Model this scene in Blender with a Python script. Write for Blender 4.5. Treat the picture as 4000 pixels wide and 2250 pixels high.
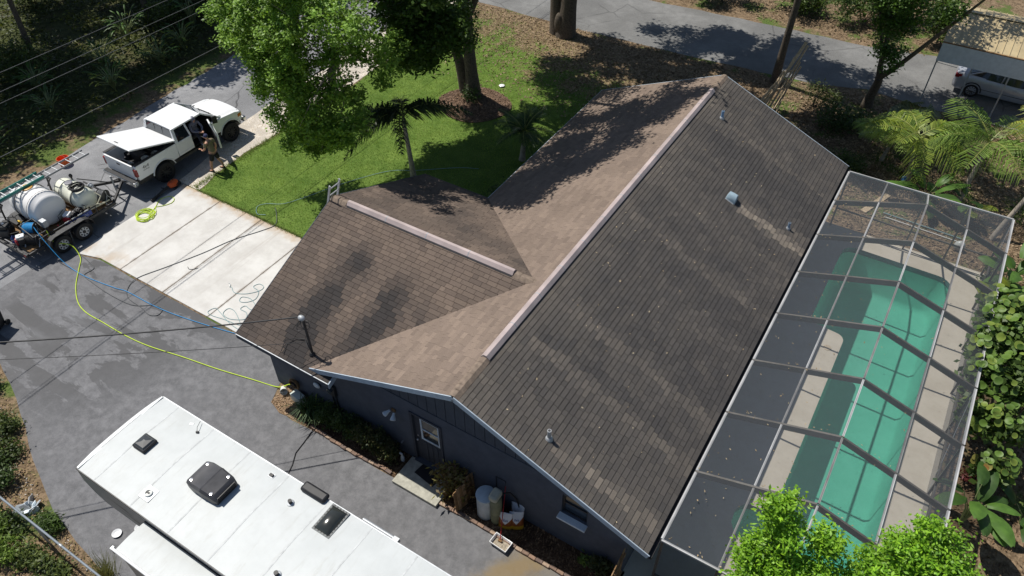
import bpy, math, random
import numpy as np
from mathutils import Vector, Matrix, noise as mnoise
for _o in list(bpy.data.objects): bpy.data.objects.remove(_o)
SC = bpy.context.scene
COL = SC.collection
R = math.radians
# ------------------------------------------------------------------ camera
cam = bpy.data.cameras.new('camera'); camo = bpy.data.objects.new('camera', cam); COL.objects.link(camo)
CAMP = Vector((6.899, -8.576, 18.775)); YAW, PIT = -0.555, 0.768
cam.sensor_width = 36; cam.lens = 2940.2/4000*36; cam.clip_start = .1; cam.clip_end = 2000
_f = Vector((math.sin(YAW)*math.cos(PIT), math.cos(YAW)*math.cos(PIT), -math.sin(PIT)))
camo.location = CAMP; camo.rotation_euler = _f.to_track_quat('-Z', 'Y').to_euler()
SC.camera = camo
# ------------------------------------------------------------------ light
SUN_A, SUN_B = .56, -.06            # shadow shift per metre of height in x and y
sdir = Vector((SUN_A, SUN_B, -1)).normalized()
w = bpy.data.worlds.new('World'); SC.world = w; w.use_nodes = True
nt = w.node_tree; bg = nt.nodes['Background']; sky = nt.nodes.new('ShaderNodeTexSky')
sky.sky_type = 'NISHITA'; sky.sun_disc = False
sky.sun_elevation = math.asin(-sdir.z); sky.sun_rotation = math.atan2(-sdir.x, -sdir.y)
sky.air_density = 1.0; sky.dust_density = .6; sky.ozone_density = 1.2
nt.links.new(sky.outputs[0], bg.inputs[0]); bg.inputs[1].default_value = .075
sl = bpy.data.lights.new('sun', 'SUN'); sl.energy = 4.6; sl.angle = R(.5); sl.color = (1, .955, .88)
so = bpy.data.objects.new('sun', sl); COL.objects.link(so); so.rotation_euler = sdir.to_track_quat('-Z', 'Y').to_euler(); so.location = (-20, 0, 40)
SC.view_settings.view_transform = 'Standard'; SC.view_settings.look = 'None'; SC.view_settings.exposure = .12; SC.view_settings.gamma = 1
SC.render.engine = 'CYCLES'; SC.cycles.max_bounces = 8; SC.cycles.transparent_max_bounces = 24
rnd = random.Random(7); rng = np.random.default_rng(11)
# ------------------------------------------------------------------ helpers
def V3(*a): return Vector(a)
class MB:
    def __init__(s): s.v = []; s.f = []
    def add(s, vs, fs):
        b = len(s.v); s.v += [tuple(p) for p in vs]; s.f += [tuple(i+b for i in f) for f in fs]; return s
    def box(s, x0, x1, y0, y1, z0, z1, M=None):
        vs = [Vector((x, y, z)) for z in (z0, z1) for y in (y0, y1) for x in (x0, x1)]
        if M is not None: vs = [M @ p for p in vs]
        return s.add(vs, [(0,2,3,1), (4,5,7,6), (0,1,5,4), (2,6,7,3), (0,4,6,2), (1,3,7,5)])
    def bar(s, p, q, wd, ht, up=(0,0,1)):
        p, q = Vector(p), Vector(q); d = (q-p).normalized(); u = Vector(up)
        sd = d.cross(u)
        if sd.length < 1e-5: sd = d.cross(Vector((1,0,0)))
        sd.normalize(); u = sd.cross(d); a, b = sd*wd/2, u*ht/2
        vs = [p-a-b, p+a-b, p+a+b, p-a+b, q-a-b, q+a-b, q+a+b, q-a+b]
        return s.add(vs, [(0,3,2,1), (4,5,6,7), (0,1,5,4), (1,2,6,5), (2,3,7,6), (3,0,4,7)])
    def tube(s, path, r, n=8, cap=True):
        P = [Vector(p) for p in path]; m = len(P)
        rs = r if isinstance(r, (list, tuple)) else [r]*m
        t = (P[1]-P[0]).normalized(); u = t.orthogonal().normalized(); b = len(s.v)
        for i in range(m):
            t2 = (P[min(i+1, m-1)]-P[max(i-1, 0)])
            t2 = t2.normalized() if t2.length > 1e-9 else t
            u = (u-t2*u.dot(t2));  u = u.normalized() if u.length > 1e-6 else t2.orthogonal().normalized()
            w_ = t2.cross(u); t = t2
            for k in range(n):
                a = 2*math.pi*k/n; s.v.append(tuple(P[i]+(u*math.cos(a)+w_*math.sin(a))*rs[i]))
        for i in range(m-1):
            for k in range(n):
                k2 = (k+1) % n; s.f.append((b+i*n+k, b+i*n+k2, b+(i+1)*n+k2, b+(i+1)*n+k))
        if cap:
            s.f.append(tuple(b+k for k in reversed(range(n)))); s.f.append(tuple(b+(m-1)*n+k for k in range(n)))
        return s
    def cyl(s, p, q, r0, r1=None, n=12, cap=True): return s.tube([p, q], [r0, r0 if r1 is None else r1], n, cap)
    def lathe(s, prof, n=16, M=None, cap=True):
        b = len(s.v); M = M or Matrix()
        for r, z in prof:
            for k in range(n):
                a = 2*math.pi*k/n; s.v.append(tuple(M @ Vector((r*math.cos(a), r*math.sin(a), z))))
        m = len(prof)
        for i in range(m-1):
            for k in range(n):
                k2 = (k+1) % n; s.f.append((b+i*n+k, b+i*n+k2, b+(i+1)*n+k2, b+(i+1)*n+k))
        if cap: s.f.append(tuple(b+k for k in reversed(range(n)))); s.f.append(tuple(b+(m-1)*n+k for k in range(n)))
        return s
    def prism(s, poly, z0, z1, M=None):
        n = len(poly); vs = [Vector((x, y, z0)) for x, y in poly]+[Vector((x, y, z1)) for x, y in poly]
        if M is not None: vs = [M @ p for p in vs]
        return s.add(vs, [tuple(reversed(range(n))), tuple(range(n, 2*n))]+[(i, (i+1) % n, n+(i+1) % n, n+i) for i in range(n)])
    def sphere(s, c, r, nu=12, nv=8, M=None):
        rx, ry, rz = r if isinstance(r, (tuple, list)) else (r, r, r); b = len(s.v); c = Vector(c)
        for i in range(nv+1):
            t = math.pi*i/nv
            for k in range(nu):
                a = 2*math.pi*k/nu; p = Vector((rx*math.sin(t)*math.cos(a), ry*math.sin(t)*math.sin(a), -rz*math.cos(t)))
                s.v.append(tuple(c+((M @ p) if M else p)))
        for i in range(nv):
            for k in range(nu):
                k2 = (k+1) % nu; s.f.append((b+i*nu+k, b+i*nu+k2, b+(i+1)*nu+k2, b+(i+1)*nu+k))
        return s
    def grid(s, fn, nu, nv):
        b = len(s.v)
        for i in range(nv+1):
            for k in range(nu+1): s.v.append(tuple(fn(k/nu, i/nv)))
        for i in range(nv):
            for k in range(nu):
                q = b+i*(nu+1)+k; s.f.append((q, q+1, q+nu+2, q+nu+1))
        return s
    def loft(s, rings, cap=True):
        b = len(s.v); n = len(rings[0])
        for r in rings: s.v += [tuple(p) for p in r]
        for i in range(len(rings)-1):
            for k in range(n):
                k2 = (k+1) % n; s.f.append((b+i*n+k, b+i*n+k2, b+(i+1)*n+k2, b+(i+1)*n+k))
        if cap: s.f.append(tuple(b+k for k in reversed(range(n)))); s.f.append(tuple(b+(len(rings)-1)*n+k for k in range(n)))
        return s
    def torus(s, c, R_, r, n=24, m=8, M=None, squash=1):
        path = []
        for i in range(n+1):
            a = 2*math.pi*i/n; p = Vector((R_*math.cos(a), R_*math.sin(a)*squash, 0)); path.append(Vector(c)+((M @ p) if M else p))
        return s.tube(path, r, m, False)
    def mesh(s, name, smooth=None):
        me = bpy.data.meshes.new(name); me.from_pydata(s.v, [], s.f); me.update()
        import bmesh
        bm = bmesh.new(); bm.from_mesh(me); bmesh.ops.recalc_face_normals(bm, faces=bm.faces); bm.to_mesh(me); bm.free()
        if smooth:
            me.shade_smooth(); me.set_sharp_from_angle(angle=R(smooth))
        return me
    def build(s, name, m, parent=None, smooth=None, bevel=0, seg=2, loc=None):
        o = bpy.data.objects.new(name, s.mesh(name, smooth)); COL.objects.link(o)
        if m: o.data.materials.append(m)
        if parent: o.parent = parent
        if loc is not None: o.location = loc
        if bevel:
            b = o.modifiers.new('bevel', 'BEVEL'); b.width = bevel; b.segments = seg; b.limit_method = 'ANGLE'; b.angle_limit = R(35)
            o.data.shade_smooth(); o.data.set_sharp_from_angle(angle=R(40))
        return o
def tag(o, label=None, cat=None, group=None, kind=None):
    if label: o['label'] = label
    if cat: o['category'] = cat
    if group: o['group'] = group
    if kind: o['kind'] = kind
    return o
def thing(name, label, cat, loc=(0,0,0), rz=0, group=None):
    o = bpy.data.objects.new(name, None); COL.objects.link(o); o.location = loc; o.rotation_euler = (0, 0, rz)
    o.empty_display_size = .2
    return tag(o, label, cat, group)
def copy_tree(o, parent=None):
    c = o.copy(); COL.objects.link(c)
    if parent: c.parent = parent
    for ch in o.children: copy_tree(ch, c)
    return c
def polys_obj(name, V, C, m, parent=None, kind=None, thick=None):
    """V (N,k,3) -> one mesh of N k-gons, C (N,3) colour per piece"""
    N, k, _ = V.shape
    me = bpy.data.meshes.new(name); me.vertices.add(N*k); me.vertices.foreach_set('co', V.reshape(-1).astype(np.float32))
    me.loops.add(N*k); me.loops.foreach_set('vertex_index', np.arange(N*k, dtype=np.int32))
    me.polygons.add(N); me.polygons.foreach_set('loop_start', np.arange(0, N*k, k, dtype=np.int32))
    at = me.attributes.new('Col', 'FLOAT_COLOR', 'POINT')
    cc = np.ones((N, k, 4), np.float32); cc[:, :, :3] = C[:, None, :]
    at.data.foreach_set('color', cc.reshape(-1)); me.update(); me.validate()
    me.materials.append(m)
    o = bpy.data.objects.new(name, me); COL.objects.link(o)
    if parent: o.parent = parent
    if kind: o['kind'] = kind
    return o
# ------------------------------------------------------------------ materials
class NT:
    def __init__(s, name):
        s.m = bpy.data.materials.new(name); s.m.use_nodes = True; s.t = s.m.node_tree; s.p = s.t.nodes['Principled BSDF']; s.out = s.t.nodes['Material Output']
    def n(s, typ, props=None, **inp):
        nd = s.t.nodes.new('ShaderNode'+typ)
        for k, v in (props or {}).items(): setattr(nd, k, v)
        for k, v in inp.items(): s.set(nd, k, v)
        return nd
    def set(s, nd, k, v):
        k = int(k[1:]) if (k[0] == 'i' and k[1:].isdigit()) else k.replace('_', ' ')
        i = nd.inputs[k]
        if isinstance(v, bpy.types.NodeSocket): s.t.links.new(v, i)
        elif isinstance(v, bpy.types.Node): s.t.links.new(v.outputs[0], i)
        else:
            if hasattr(i.default_value, '__len__') and not hasattr(v, '__len__'): v = (v,)*len(i.default_value)
            if hasattr(v, '__len__') and len(v) == 3 and len(i.default_value) == 4: v = tuple(v)+(1,)
            i.default_value = v
    def pos(s): return s.n('NewGeometry').outputs['Position']
    def noise(s, scale, vec=None, detail=4, rough=.55, dist=0):
        return s.n('TexNoise', Scale=scale, Detail=detail, Roughness=rough, Distortion=dist, Vector=vec if vec is not None else s.pos())
    def ramp(s, fac, a, b): return s.n('MapRange', {'interpolation_type': 'SMOOTHSTEP'}, Value=fac, From_Min=a, From_Max=b).outputs[0]
    def mix(s, fac, a, b, mode='MIX'):
        nd = s.n('Mix', {'data_type': 'RGBA', 'blend_type': mode}); s.set(nd, 'i0', fac); s.set(nd, 'i6', a); s.set(nd, 'i7', b); return nd.outputs[2]
    def math(s, op, a, b=0., c=0.):
        nd = s.n('Math', {'operation': op}); s.set(nd, 'i0', a); s.set(nd, 'i1', b); s.set(nd, 'i2', c); return nd.outputs[0]
    def sep(s): return s.n('SeparateXYZ', Vector=s.pos()).outputs
    def mapping(s, loc=(0,0,0), rot=(0,0,0), sc=(1,1,1), vec=None):
        return s.n('Mapping', Vector=vec if vec is not None else s.pos(), Location=loc, Rotation=rot, Scale=sc).outputs[0]
    def bump(s, h, strength=.3, dist=.02):
        s.set(s.p, 'Normal', s.n('Bump', Strength=strength, Distance=dist, Height=h))
    def base(s, c, rough=.7, metal=0, spec=.5):
        s.set(s.p, 'Base Color', c); s.set(s.p, 'Roughness', rough); s.set(s.p, 'Metallic', metal); s.set(s.p, 'Specular IOR Level', spec); return s.m
def dk(c, k): return tuple(x*k for x in c)
def simple(name, c, rough=.6, metal=0, var=.12, scale=6, spec=.4, bump=0, bscale=60):
    t = NT(name)
    if var:
        col = t.mix(t.ramp(t.noise(scale, detail=5), .25, .75), dk(c, 1-var), tuple(min(1, x*(1+var)) for x in c))
    else: col = c
    if bump: t.bump(t.noise(bscale), bump, .01)
    return t.base(col, rough, metal, spec)
def attr_mat(name, rough=.6, var=.15, scale=14, transl=0, spec=.3, bump=0, bscale=80):
    t = NT(name); a = t.n('Attribute', {'attribute_name': 'Col'}); oi = t.n('ObjectInfo')
    c = t.mix(1., a.outputs[0], oi.outputs['Color'], 'MULTIPLY')
    if var:
        k = t.n('MapRange', Value=t.noise(scale, detail=3).outputs[0], From_Min=.2, From_Max=.8, To_Min=1-var, To_Max=1+var).outputs[0]
        cc = t.n('CombineXYZ', X=k, Y=k, Z=k).outputs[0]; c = t.mix(1., c, cc, 'MULTIPLY')
    if bump: t.bump(t.noise(bscale), bump, .01)
    t.base(c, rough, 0, spec)
    if transl:
        tr = t.n('BsdfTranslucent', Color=t.mix(1., c, (1.25, 1.25, .6, 1), 'MULTIPLY')); mx = t.n('MixShader', Fac=transl); t.set(mx, 'i1', t.p.outputs[0]); t.set(mx, 'i2', tr.outputs[0])
        t.t.links.new(mx.outputs[0], t.out.inputs[0])
    return t.m
def glass_mat(name, col=(.015, .02, .025), rough=.06):
    t = NT(name); return t.base(col, rough, 0, .7)
M = {}
M['white_paint'] = simple('white_paint', (.8, .81, .82), .25, var=.03, spec=.5)
M['off_white'] = simple('off_white', (.72, .73, .72), .5, var=.05)
M['plastic_white'] = simple('plastic_white', (.66, .67, .64), .45, var=.06, scale=3)
M['black'] = simple('black_plastic', (.018, .018, .02), .5, var=.3)
M['rubber'] = simple('rubber', (.016, .016, .017), .8, var=.25, bump=.2)
M['dark_metal'] = simple('dark_metal', (.05, .05, .052), .5, metal=.3, var=.25)
M['steel'] = simple('steel', (.42, .43, .45), .4, metal=.7, var=.12)
M['alu'] = simple('aluminium', (.6, .62, .64), .38, metal=.55, var=.08)
M['galv'] = simple('galvanised', (.4, .42, .44), .5, metal=.4, var=.12)
M['red'] = simple('red_paint', (.35, .02, .025), .4, var=.15)
M['orange'] = simple('orange_plastic', (.75, .13, .02), .5, var=.1)
M['teal'] = simple('teal_fibreglass', (.01, .2, .17), .45, var=.12)
M['blue_hose'] = simple('blue_hose', (.03, .26, .55), .5, var=.15, scale=25)
M['yellow_hose'] = simple('yellow_hose', (.5, .66, .04), .5, var=.1)
M['grey_hose'] = simple('grey_hose', (.1, .105, .11), .6, var=.15)
M['teal_hose'] = simple('teal_hose', (.2, .33, .35), .5, var=.1)
M['blue_sign'] = simple('blue_sign', (.015, .05, .26), .4, var=.1)
M['glass'] = glass_mat('dark_glass'); M['glass_blue'] = glass_mat('blue_glass', (.05, .065, .08), .05)
M['taillight'] = simple('taillight', (.22, .01, .012), .2, var=.1)
M['amber'] = simple('amber_lens', (.5, .16, .02), .25, var=.05)
M['chrome'] = simple('chrome', (.6, .6, .6), .18, metal=.9, var=.03)
M['wood'] = simple('weathered_wood', (.3, .19, .1), .8, var=.3, scale=9, bump=.3)
M['wood_dark'] = simple('brown_wood', (.2, .115, .05), .8, var=.3, scale=9, bump=.3)
M['lumber'] = simple('grey_lumber', (.5, .39, .26), .85, var=.3, scale=12)
M['bark'] = simple('bark', (.105, .085, .065), .95, var=.4, scale=14, bump=.9, bscale=28)
M['bark_palm'] = simple('palm_bark', (.33, .29, .24), .9, var=.25, scale=10, bump=.5, bscale=25)
M['skin'] = simple('skin', (.5, .27, .18), .55, var=.05)
M['leaf'] = attr_mat('leaf', .5, .22, 3, .33, .35)
M['leaf_gloss'] = attr_mat('glossy_leaf', .48, .22, 6, .28, .35)
M['grass_blade'] = attr_mat('grass_blade', .6, .22, 1.5, .3, .25)
M['litter'] = attr_mat('dry_leaf', .75, .2, 9, .1, .2)
M['stone_piece'] = attr_mat('stone_piece', .85, .2, 30, 0, .25, .4)
M['shingle'] = attr_mat('shingle', .93, .2, 45, 0, .2, .5, 160)
# ------------------------------------------------------------------ ground and paving
def ground_mat():
    t = NT('leaf_litter_ground'); p = t.pos()
    v = t.n('TexVoronoi', Scale=9., Vector=p); v2 = t.n('TexVoronoi', Scale=22., Vector=p)
    br = t.mix(t.ramp(t.n('SeparateColor', Color=v.outputs['Color']).outputs[0], .1, .9), (.1, .068, .04), (.26, .185, .115))
    br = t.mix(.4, br, t.mix(t.n('SeparateColor', Color=v2.outputs['Color']).outputs[1], (.06, .042, .026), (.3, .22, .14)))
    gr = t.mix(t.ramp(t.noise(14, detail=5), .3, .7), (.045, .085, .018), (.13, .17, .045))
    x, y, z = t.sep()
    # more green in the wood on the far side of the side road and on the verges
    left = t.ramp(x, -23., -28.)
    f = t.math('ADD', t.noise(.55, detail=6, rough=.65).outputs[0], t.math('MULTIPLY', left, .13))
    f = t.ramp(f, .50, .62)
    c = t.mix(f, br, gr)
    # dark humus tone adds shade to the wood floor across the side road
    c = t.mix(t.math('MULTIPLY', t.ramp(x, -24.8, -27.5), .8), c, t.mix(t.ramp(t.noise(2.5, detail=6), .35, .65), (.03, .032, .014), (.07, .075, .03)))
    t.bump(t.math('ADD', v.outputs['Distance'], t.noise(30).outputs[0]), .6, .03)
    return t.base(c, .95, 0, .15)
def lawn_mat():
    t = NT('lawn_turf'); x, y, z = t.sep()
    g = t.mix(t.ramp(t.noise(1.1, detail=6, rough=.7), .3, .72), (.085, .15, .025), (.17, .25, .05))
    g = t.mix(t.ramp(t.noise(26, detail=3), .45, .75), g, (.05, .1, .01))
    v = t.n('TexVoronoi', Scale=11., Vector=t.pos())
    br = t.mix(t.n('SeparateColor', Color=v.outputs['Color']).outputs[0], (.12, .08, .045), (.3, .22, .135))
    # the turf thins into fallen leaves towards the street and under the big trees
    d = t.math('ADD', t.math('MULTIPLY', t.math('ADD', y, -22.6), .16), t.math('MULTIPLY', t.math('ADD', x, 12.), .055))
    d = t.math('ADD', d, t.math('MULTIPLY', t.math('ADD', t.noise(.8, detail=6, rough=.7).outputs[0], -.5), 2.6))
    c = t.mix(t.ramp(d, -.05, .35), g, br)
    t.bump(t.noise(45), .8, .03)
    return t.base(c, .9, 0, .2)
def road_mat(name, ca, cb, crack=.6, cs=.55, mott=2.2):
    t = NT(name); p = t.pos()
    c = t.mix(t.ramp(t.noise(mott, detail=7, rough=.7), .3, .7), ca, cb)
    c = t.mix(t.ramp(t.noise(.35, detail=5), .35, .7), dk(ca, .8), c)
    c = t.mix(t.ramp(t.noise(95, detail=2), .5, .8), c, dk(cb, 1.35))
    if crack:
        wv = t.mapping(sc=(1, 1, 1), vec=t.mix(.18, p, t.noise(1.6, detail=5).outputs[1]))
        v = t.n('TexVoronoi', {'feature': 'DISTANCE_TO_EDGE'}, Scale=cs, Vector=wv)
        k = t.math('MULTIPLY', t.ramp(v.outputs[0], .014, .002), t.ramp(t.noise(.4).outputs[0], .42, .58))
        c = t.mix(t.math('MULTIPLY', k, crack), c, dk(ca, .3))
    t.bump(t.noise(120), .4, .01)
    return t.base(c, .9, 0, .2)
def drive_mat():
    t = NT('driveway_asphalt'); x, y, z = t.sep()
    c = t.mix(t.ramp(t.noise(3.2, detail=9, rough=.75), .3, .72), (.108, .109, .115), (.205, .205, .214))
    c = t.mix(t.math('MULTIPLY', t.ramp(t.noise(.5, detail=7, rough=.7), .4, .65), .5), c, (.125, .126, .133))
    c = t.mix(t.ramp(t.noise(110, detail=2), .52, .8), c, (.27, .27, .27))
    # damp run-off from the wash trailer: streaks that follow the fall of the drive
    v = t.mapping(rot=(0, 0, R(-49)), sc=(.22, .62, 1))
    f = t.ramp(t.noise(1.25, v, detail=8, rough=.62, dist=.4).outputs[0], .49, .515)
    reg = t.math('MULTIPLY', t.ramp(t.math('ADD', x, t.math('MULTIPLY', y, -.35)), -9.2, -12.2), t.ramp(y, -5.2, -3.2))
    reg = t.math('MULTIPLY', reg, t.ramp(x, -18.6, -17.4))
    f = t.math('MULTIPLY', f, reg)
    c = t.mix(t.math('MULTIPLY', f, .85), c, (.05, .051, .056))
    # pale dusty haze of dried wash near the trailer
    f2 = t.math('MULTIPLY', t.ramp(t.noise(.9, v, detail=6).outputs[0], .55, .75), t.ramp(x, -13.5, -16.5))
    c = t.mix(t.math('MULTIPLY', f2, .5), c, (.27, .28, .3))
    # tan iron stain near the water softener
    sx = t.math('ABSOLUTE', t.math('ADD', t.math('ADD', x, -1.9), t.math('MULTIPLY', t.math('ADD', y, 1.6), -.55)))
    f3 = t.math('MULTIPLY', t.ramp(t.math('ADD', sx, t.math('MULTIPLY', t.noise(2.2, detail=6).outputs[0], .9)), 1.15, .55), t.ramp(y, -3.6, -1.6))
    f3 = t.math('MULTIPLY', f3, t.ramp(x, .4, 1.4))
    c = t.mix(t.math('MULTIPLY', f3, .75), c, (.24, .17, .075))
    f4 = t.math('MULTIPLY', t.ramp(x, .9, 3.2), t.ramp(t.noise(1.4, detail=6).outputs[0], .35, .6))
    c = t.mix(t.math('MULTIPLY', f4, .45), c, (.22, .19, .14))
    t.bump(t.noise(120), .35, .01)
    rough = t.n('MapRange', Value=f, To_Min=.9, To_Max=.55).outputs[0]
    return t.base(c, rough, 0, .25)
def concrete_mat():
    t = NT('driveway_concrete'); x, y, z = t.sep()
    c = t.mix(t.ramp(t.noise(.9, detail=8, rough=.7), .3, .7), (.5, .485, .46), (.63, .62, .595))
    # tyre-run grime along the drive and rusty edge stain by the turf
    v = t.mapping(rot=(0, 0, R(2)), sc=(1.9, .12, 1))
    c = t.mix(t.math('MULTIPLY', t.ramp(t.noise(1.6, v, detail=6).outputs[0], .56, .72), .35), c, (.33, .29, .25))
    e = t.math('MULTIPLY', t.ramp(t.math('ADD', y, t.math('MULTIPLY', t.noise(2.5, detail=5).outputs[0], .9)), 5.95, 6.55), .75)
    c = t.mix(e, c, (.4, .27, .14))
    e2 = t.math('MULTIPLY', t.math('MULTIPLY', t.ramp(y, 2.3, 1.2), t.ramp(x, -15.6, -16.6)), t.ramp(t.noise(1.5, detail=5).outputs[0], .42, .6))
    c = t.mix(t.math('MULTIPLY', e2, .5), c, (.42, .3, .18))
    for jx in (-16.1, -13.8, -11.5):
        k = t.ramp(t.math('ADD', t.math('ABSOLUTE', t.math('ADD', x, -jx)), t.math('MULTIPLY', t.noise(3.5, detail=5).outputs[0], .16)), .17, .07)
        c = t.mix(t.math('MULTIPLY', k, .7), c, (.24, .19, .15))
    t.bump(t.noise(70), .2, .01)
    return t.base(c, .85, 0, .25)
def speck_mat(name, cols, scale=18, rough=.95):
    t = NT(name); v = t.n('TexVoronoi', Scale=scale, Vector=t.pos()); s_ = t.n('SeparateColor', Color=v.outputs['Color'])
    c = t.mix(s_.outputs[0], cols[0], cols[1]); c = t.mix(t.ramp(s_.outputs[1], .6, .8), c, cols[2])
    c = t.mix(t.ramp(t.noise(1.2, detail=5), .35, .7), dk(cols[0], .75), c)
    t.bump(v.outputs['Distance'], .8, .03)
    return t.base(c, rough, 0, .15)
M['ground'] = ground_mat(); M['lawn'] = lawn_mat(); M['drive'] = drive_mat(); M['concrete'] = concrete_mat()
M['road'] = road_mat('side_road_asphalt', (.21, .213, .222), (.305, .308, .318), .8)
M['street'] = road_mat('street_asphalt', (.165, .165, .162), (.235, .235, .23), .45, .3)
M['sand'] = speck_mat('shell_gravel', [(.66, .6, .52), (.84, .79, .71), (.46, .37, .26)], 26)
M['mulch'] = speck_mat('bark_mulch', [(.075, .045, .028), (.15, .095, .055), (.26, .18, .11)], 20)
M['mulch_tan'] = speck_mat('old_mulch', [(.15, .1, .07), (.27, .19, .135), (.1, .06, .04)], 20)
M['pebble'] = speck_mat('tan_pebbles', [(.3, .2, .12), (.46, .33, .2), (.6, .5, .4)], 30)
def sheet(name, poly, z, m, thick=0, label=None):
    mb = MB()
    if thick: mb.prism(poly, z-thick, z)
    else: mb.add([(x, y, z) for x, y in poly], [tuple(range(len(poly)))])
    o = mb.build(name, m); o['kind'] = 'structure'; return o
# ground with a hole where the pool is dug
PX0, PX1, PY0, PY1 = 6.0, 10.3, 2.6, 16.9
g = MB(); xs = [-500, -60, PX0, PX1, 60, 500]; ys = [-500, -40, PY0, PY1, 80, 500]
vid = {}
for i, x in enumerate(xs):
    for j, y in enumerate(ys): vid[i, j] = len(g.v); g.v.append((x, y, 0))
for i in range(5):
    for j in range(5):
        if (i, j) != (2, 2): g.f.append((vid[i, j], vid[i+1, j], vid[i+1, j+1], vid[i, j+1]))
tag(g.build('ground', M['ground']), kind='structure')
def wob(pts, amp=.12, step=.7, seed=1):
    out = []; n = len(pts)
    for i in range(n):
        a, b = Vector(pts[i]).to_2d() if 0 else Vector(pts[i]), Vector(pts[(i+1) % n]); L = (b-a).length; k = max(1, int(L/step))
        for q in range(k):
            p = a.lerp(b, q/k); nz = mnoise.noise_vector(Vector((p.x*1.1+seed*9, p.y*1.1, seed)))
            out.append((p.x+nz.x*amp, p.y+nz.y*amp) if q else (p.x, p.y))
    return out
ROADP = wob([(-18.9, -40), (-18.2, .75), (-18.1, 6.0), (-18.75, 8.2), (-19.7, 10.6), (-19.9, 13.5), (-20.2, 20), (-20, 60), (-26.5, 60), (-25.8, 20), (-25.1, 14.6), (-24.8, 10.5), (-24.2, 4), (-24.3, -40)], .16, .6, 2)
sheet('side_road', ROADP, .004, M['road'])
DRIVEP = wob([(-18.9, .9), (-18.9, -40), (-17.4, -40), (-16.9, -4.3), (-16.0, -3.7), (-13.83, -4.42), (-11.36, -5.5), (-9.38, -6.2), (-7.45, -6.5), (-5.5, -6.75), (9, -6.9), (9, -3.2), (5.0, -1.6), (4.75, -.42), (-5.3, -.45), (-6.0, -.5), (-7.0, -.34), (-7.3, .35), (-7.3, 1.12), (-17.2, 1.12), (-18.2, .85)], .05, .6, 3)
sheet('driveway', DRIVEP, .008, M['drive'])
sand = sheet('gravel_shoulder', wob([(-18.7, 6.05), (-17.45, 6.05), (-17.75, 7.2), (-17.9, 9), (-17.75, 12.4), (-17.9, 20), (-18.3, 27), (-20.3, 27), (-20.3, 20), (-20.0, 13.4), (-19.8, 10.6), (-19.05, 8.2)], .1, .5, 4), .006, M['sand'])
LAWNP = wob([(-17.35, 6.03), (-7.5, 6.03), (-5, 8), (-3, 17), (-1, 19), (-1, 27.3), (-18.2, 27.3), (-17.8, 20), (-17.65, 12.4), (-17.8, 9), (-17.68, 7.2)], .07, .4, 5)
sheet('lawn', LAWNP, .012, M['lawn'])
STREETP = wob([(-40, 27.9), (-17, 27.65), (-11.4, 27.5), (-4.5, 27.85), (2, 28.4), (4.1, 29.2), (5.4, 29.0), (8, 28.9), (30, 28.9), (30, 35.2), (8, 35.0), (3.0, 33.9), (-2.3, 33.7), (-7.8, 33.3), (-17, 32.7), (-40, 32.5)], .12, .7, 6)
sheet('street', STREETP, .005, M['street'])
# concrete drive: four slabs with open joints
dr = MB()
cslabs = [[(-18.3, .88), (-17.25, 1.18), (-16.11, 1.18), (-16.11, 6.0), (-17.4, 6.0), (-18.3, 6.0)], [(-16.09, 1.18), (-13.81, 1.18), (-13.81, 6.0), (-16.09, 6.0)],
          [(-13.79, 1.18), (-11.51, 1.18), (-11.51, 6.0), (-13.79, 6.0)], [(-11.49, 1.18), (-7.42, 1.18), (-7.42, 6.0), (-11.49, 6.0)]]
cbase = sheet('concrete_driveway', [(-18.28, .9), (-17.25, 1.2), (-7.43, 1.2), (-7.43, 5.98), (-18.28, 5.98)], .010, M['mulch_tan'])
for s_ in cslabs: MB().prism(wob(s_, .012, .5, 8), -.08, .032).build('slab', M['concrete'], cbase, bevel=.008)
# mulch and pebble beds by the house, ring of mulch round the tree, garden beyond the pool
sheet('planting_bed', wob([(-5.95, -.42), (4.7, -.40), (4.7, .5), (-5.95, .5)], .03, .4, 9), .03, M['mulch'], .02)
sheet('pebble_bed', wob([(-7.05, .1), (-7.0, -.33), (-6.5, -.5), (-5.96, -.45), (-5.96, .5), (-7.2, .5)], .03, .25, 10), .026, M['pebble'], .018)
MULCH_RING = [(-11.55+1.75*math.cos(a)+.1*math.sin(3*a), 17.75+1.6*math.sin(a)) for a in np.linspace(0, 6.2832, 40)[:-1]]
sheet("mulch_ring", MULCH_RING, .05, M['mulch_tan'], .045)
sheet('added_dark_bed', wob([(4.68, .36), (4.74, -.40), (5.0, -1.5), (8.9, -3.1), (8.9, .26), (4.7, .26)], .03, .5, 12), .022, M['mulch'], .012)  # dark mulch sheet added to deepen the shade at this corner
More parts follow.
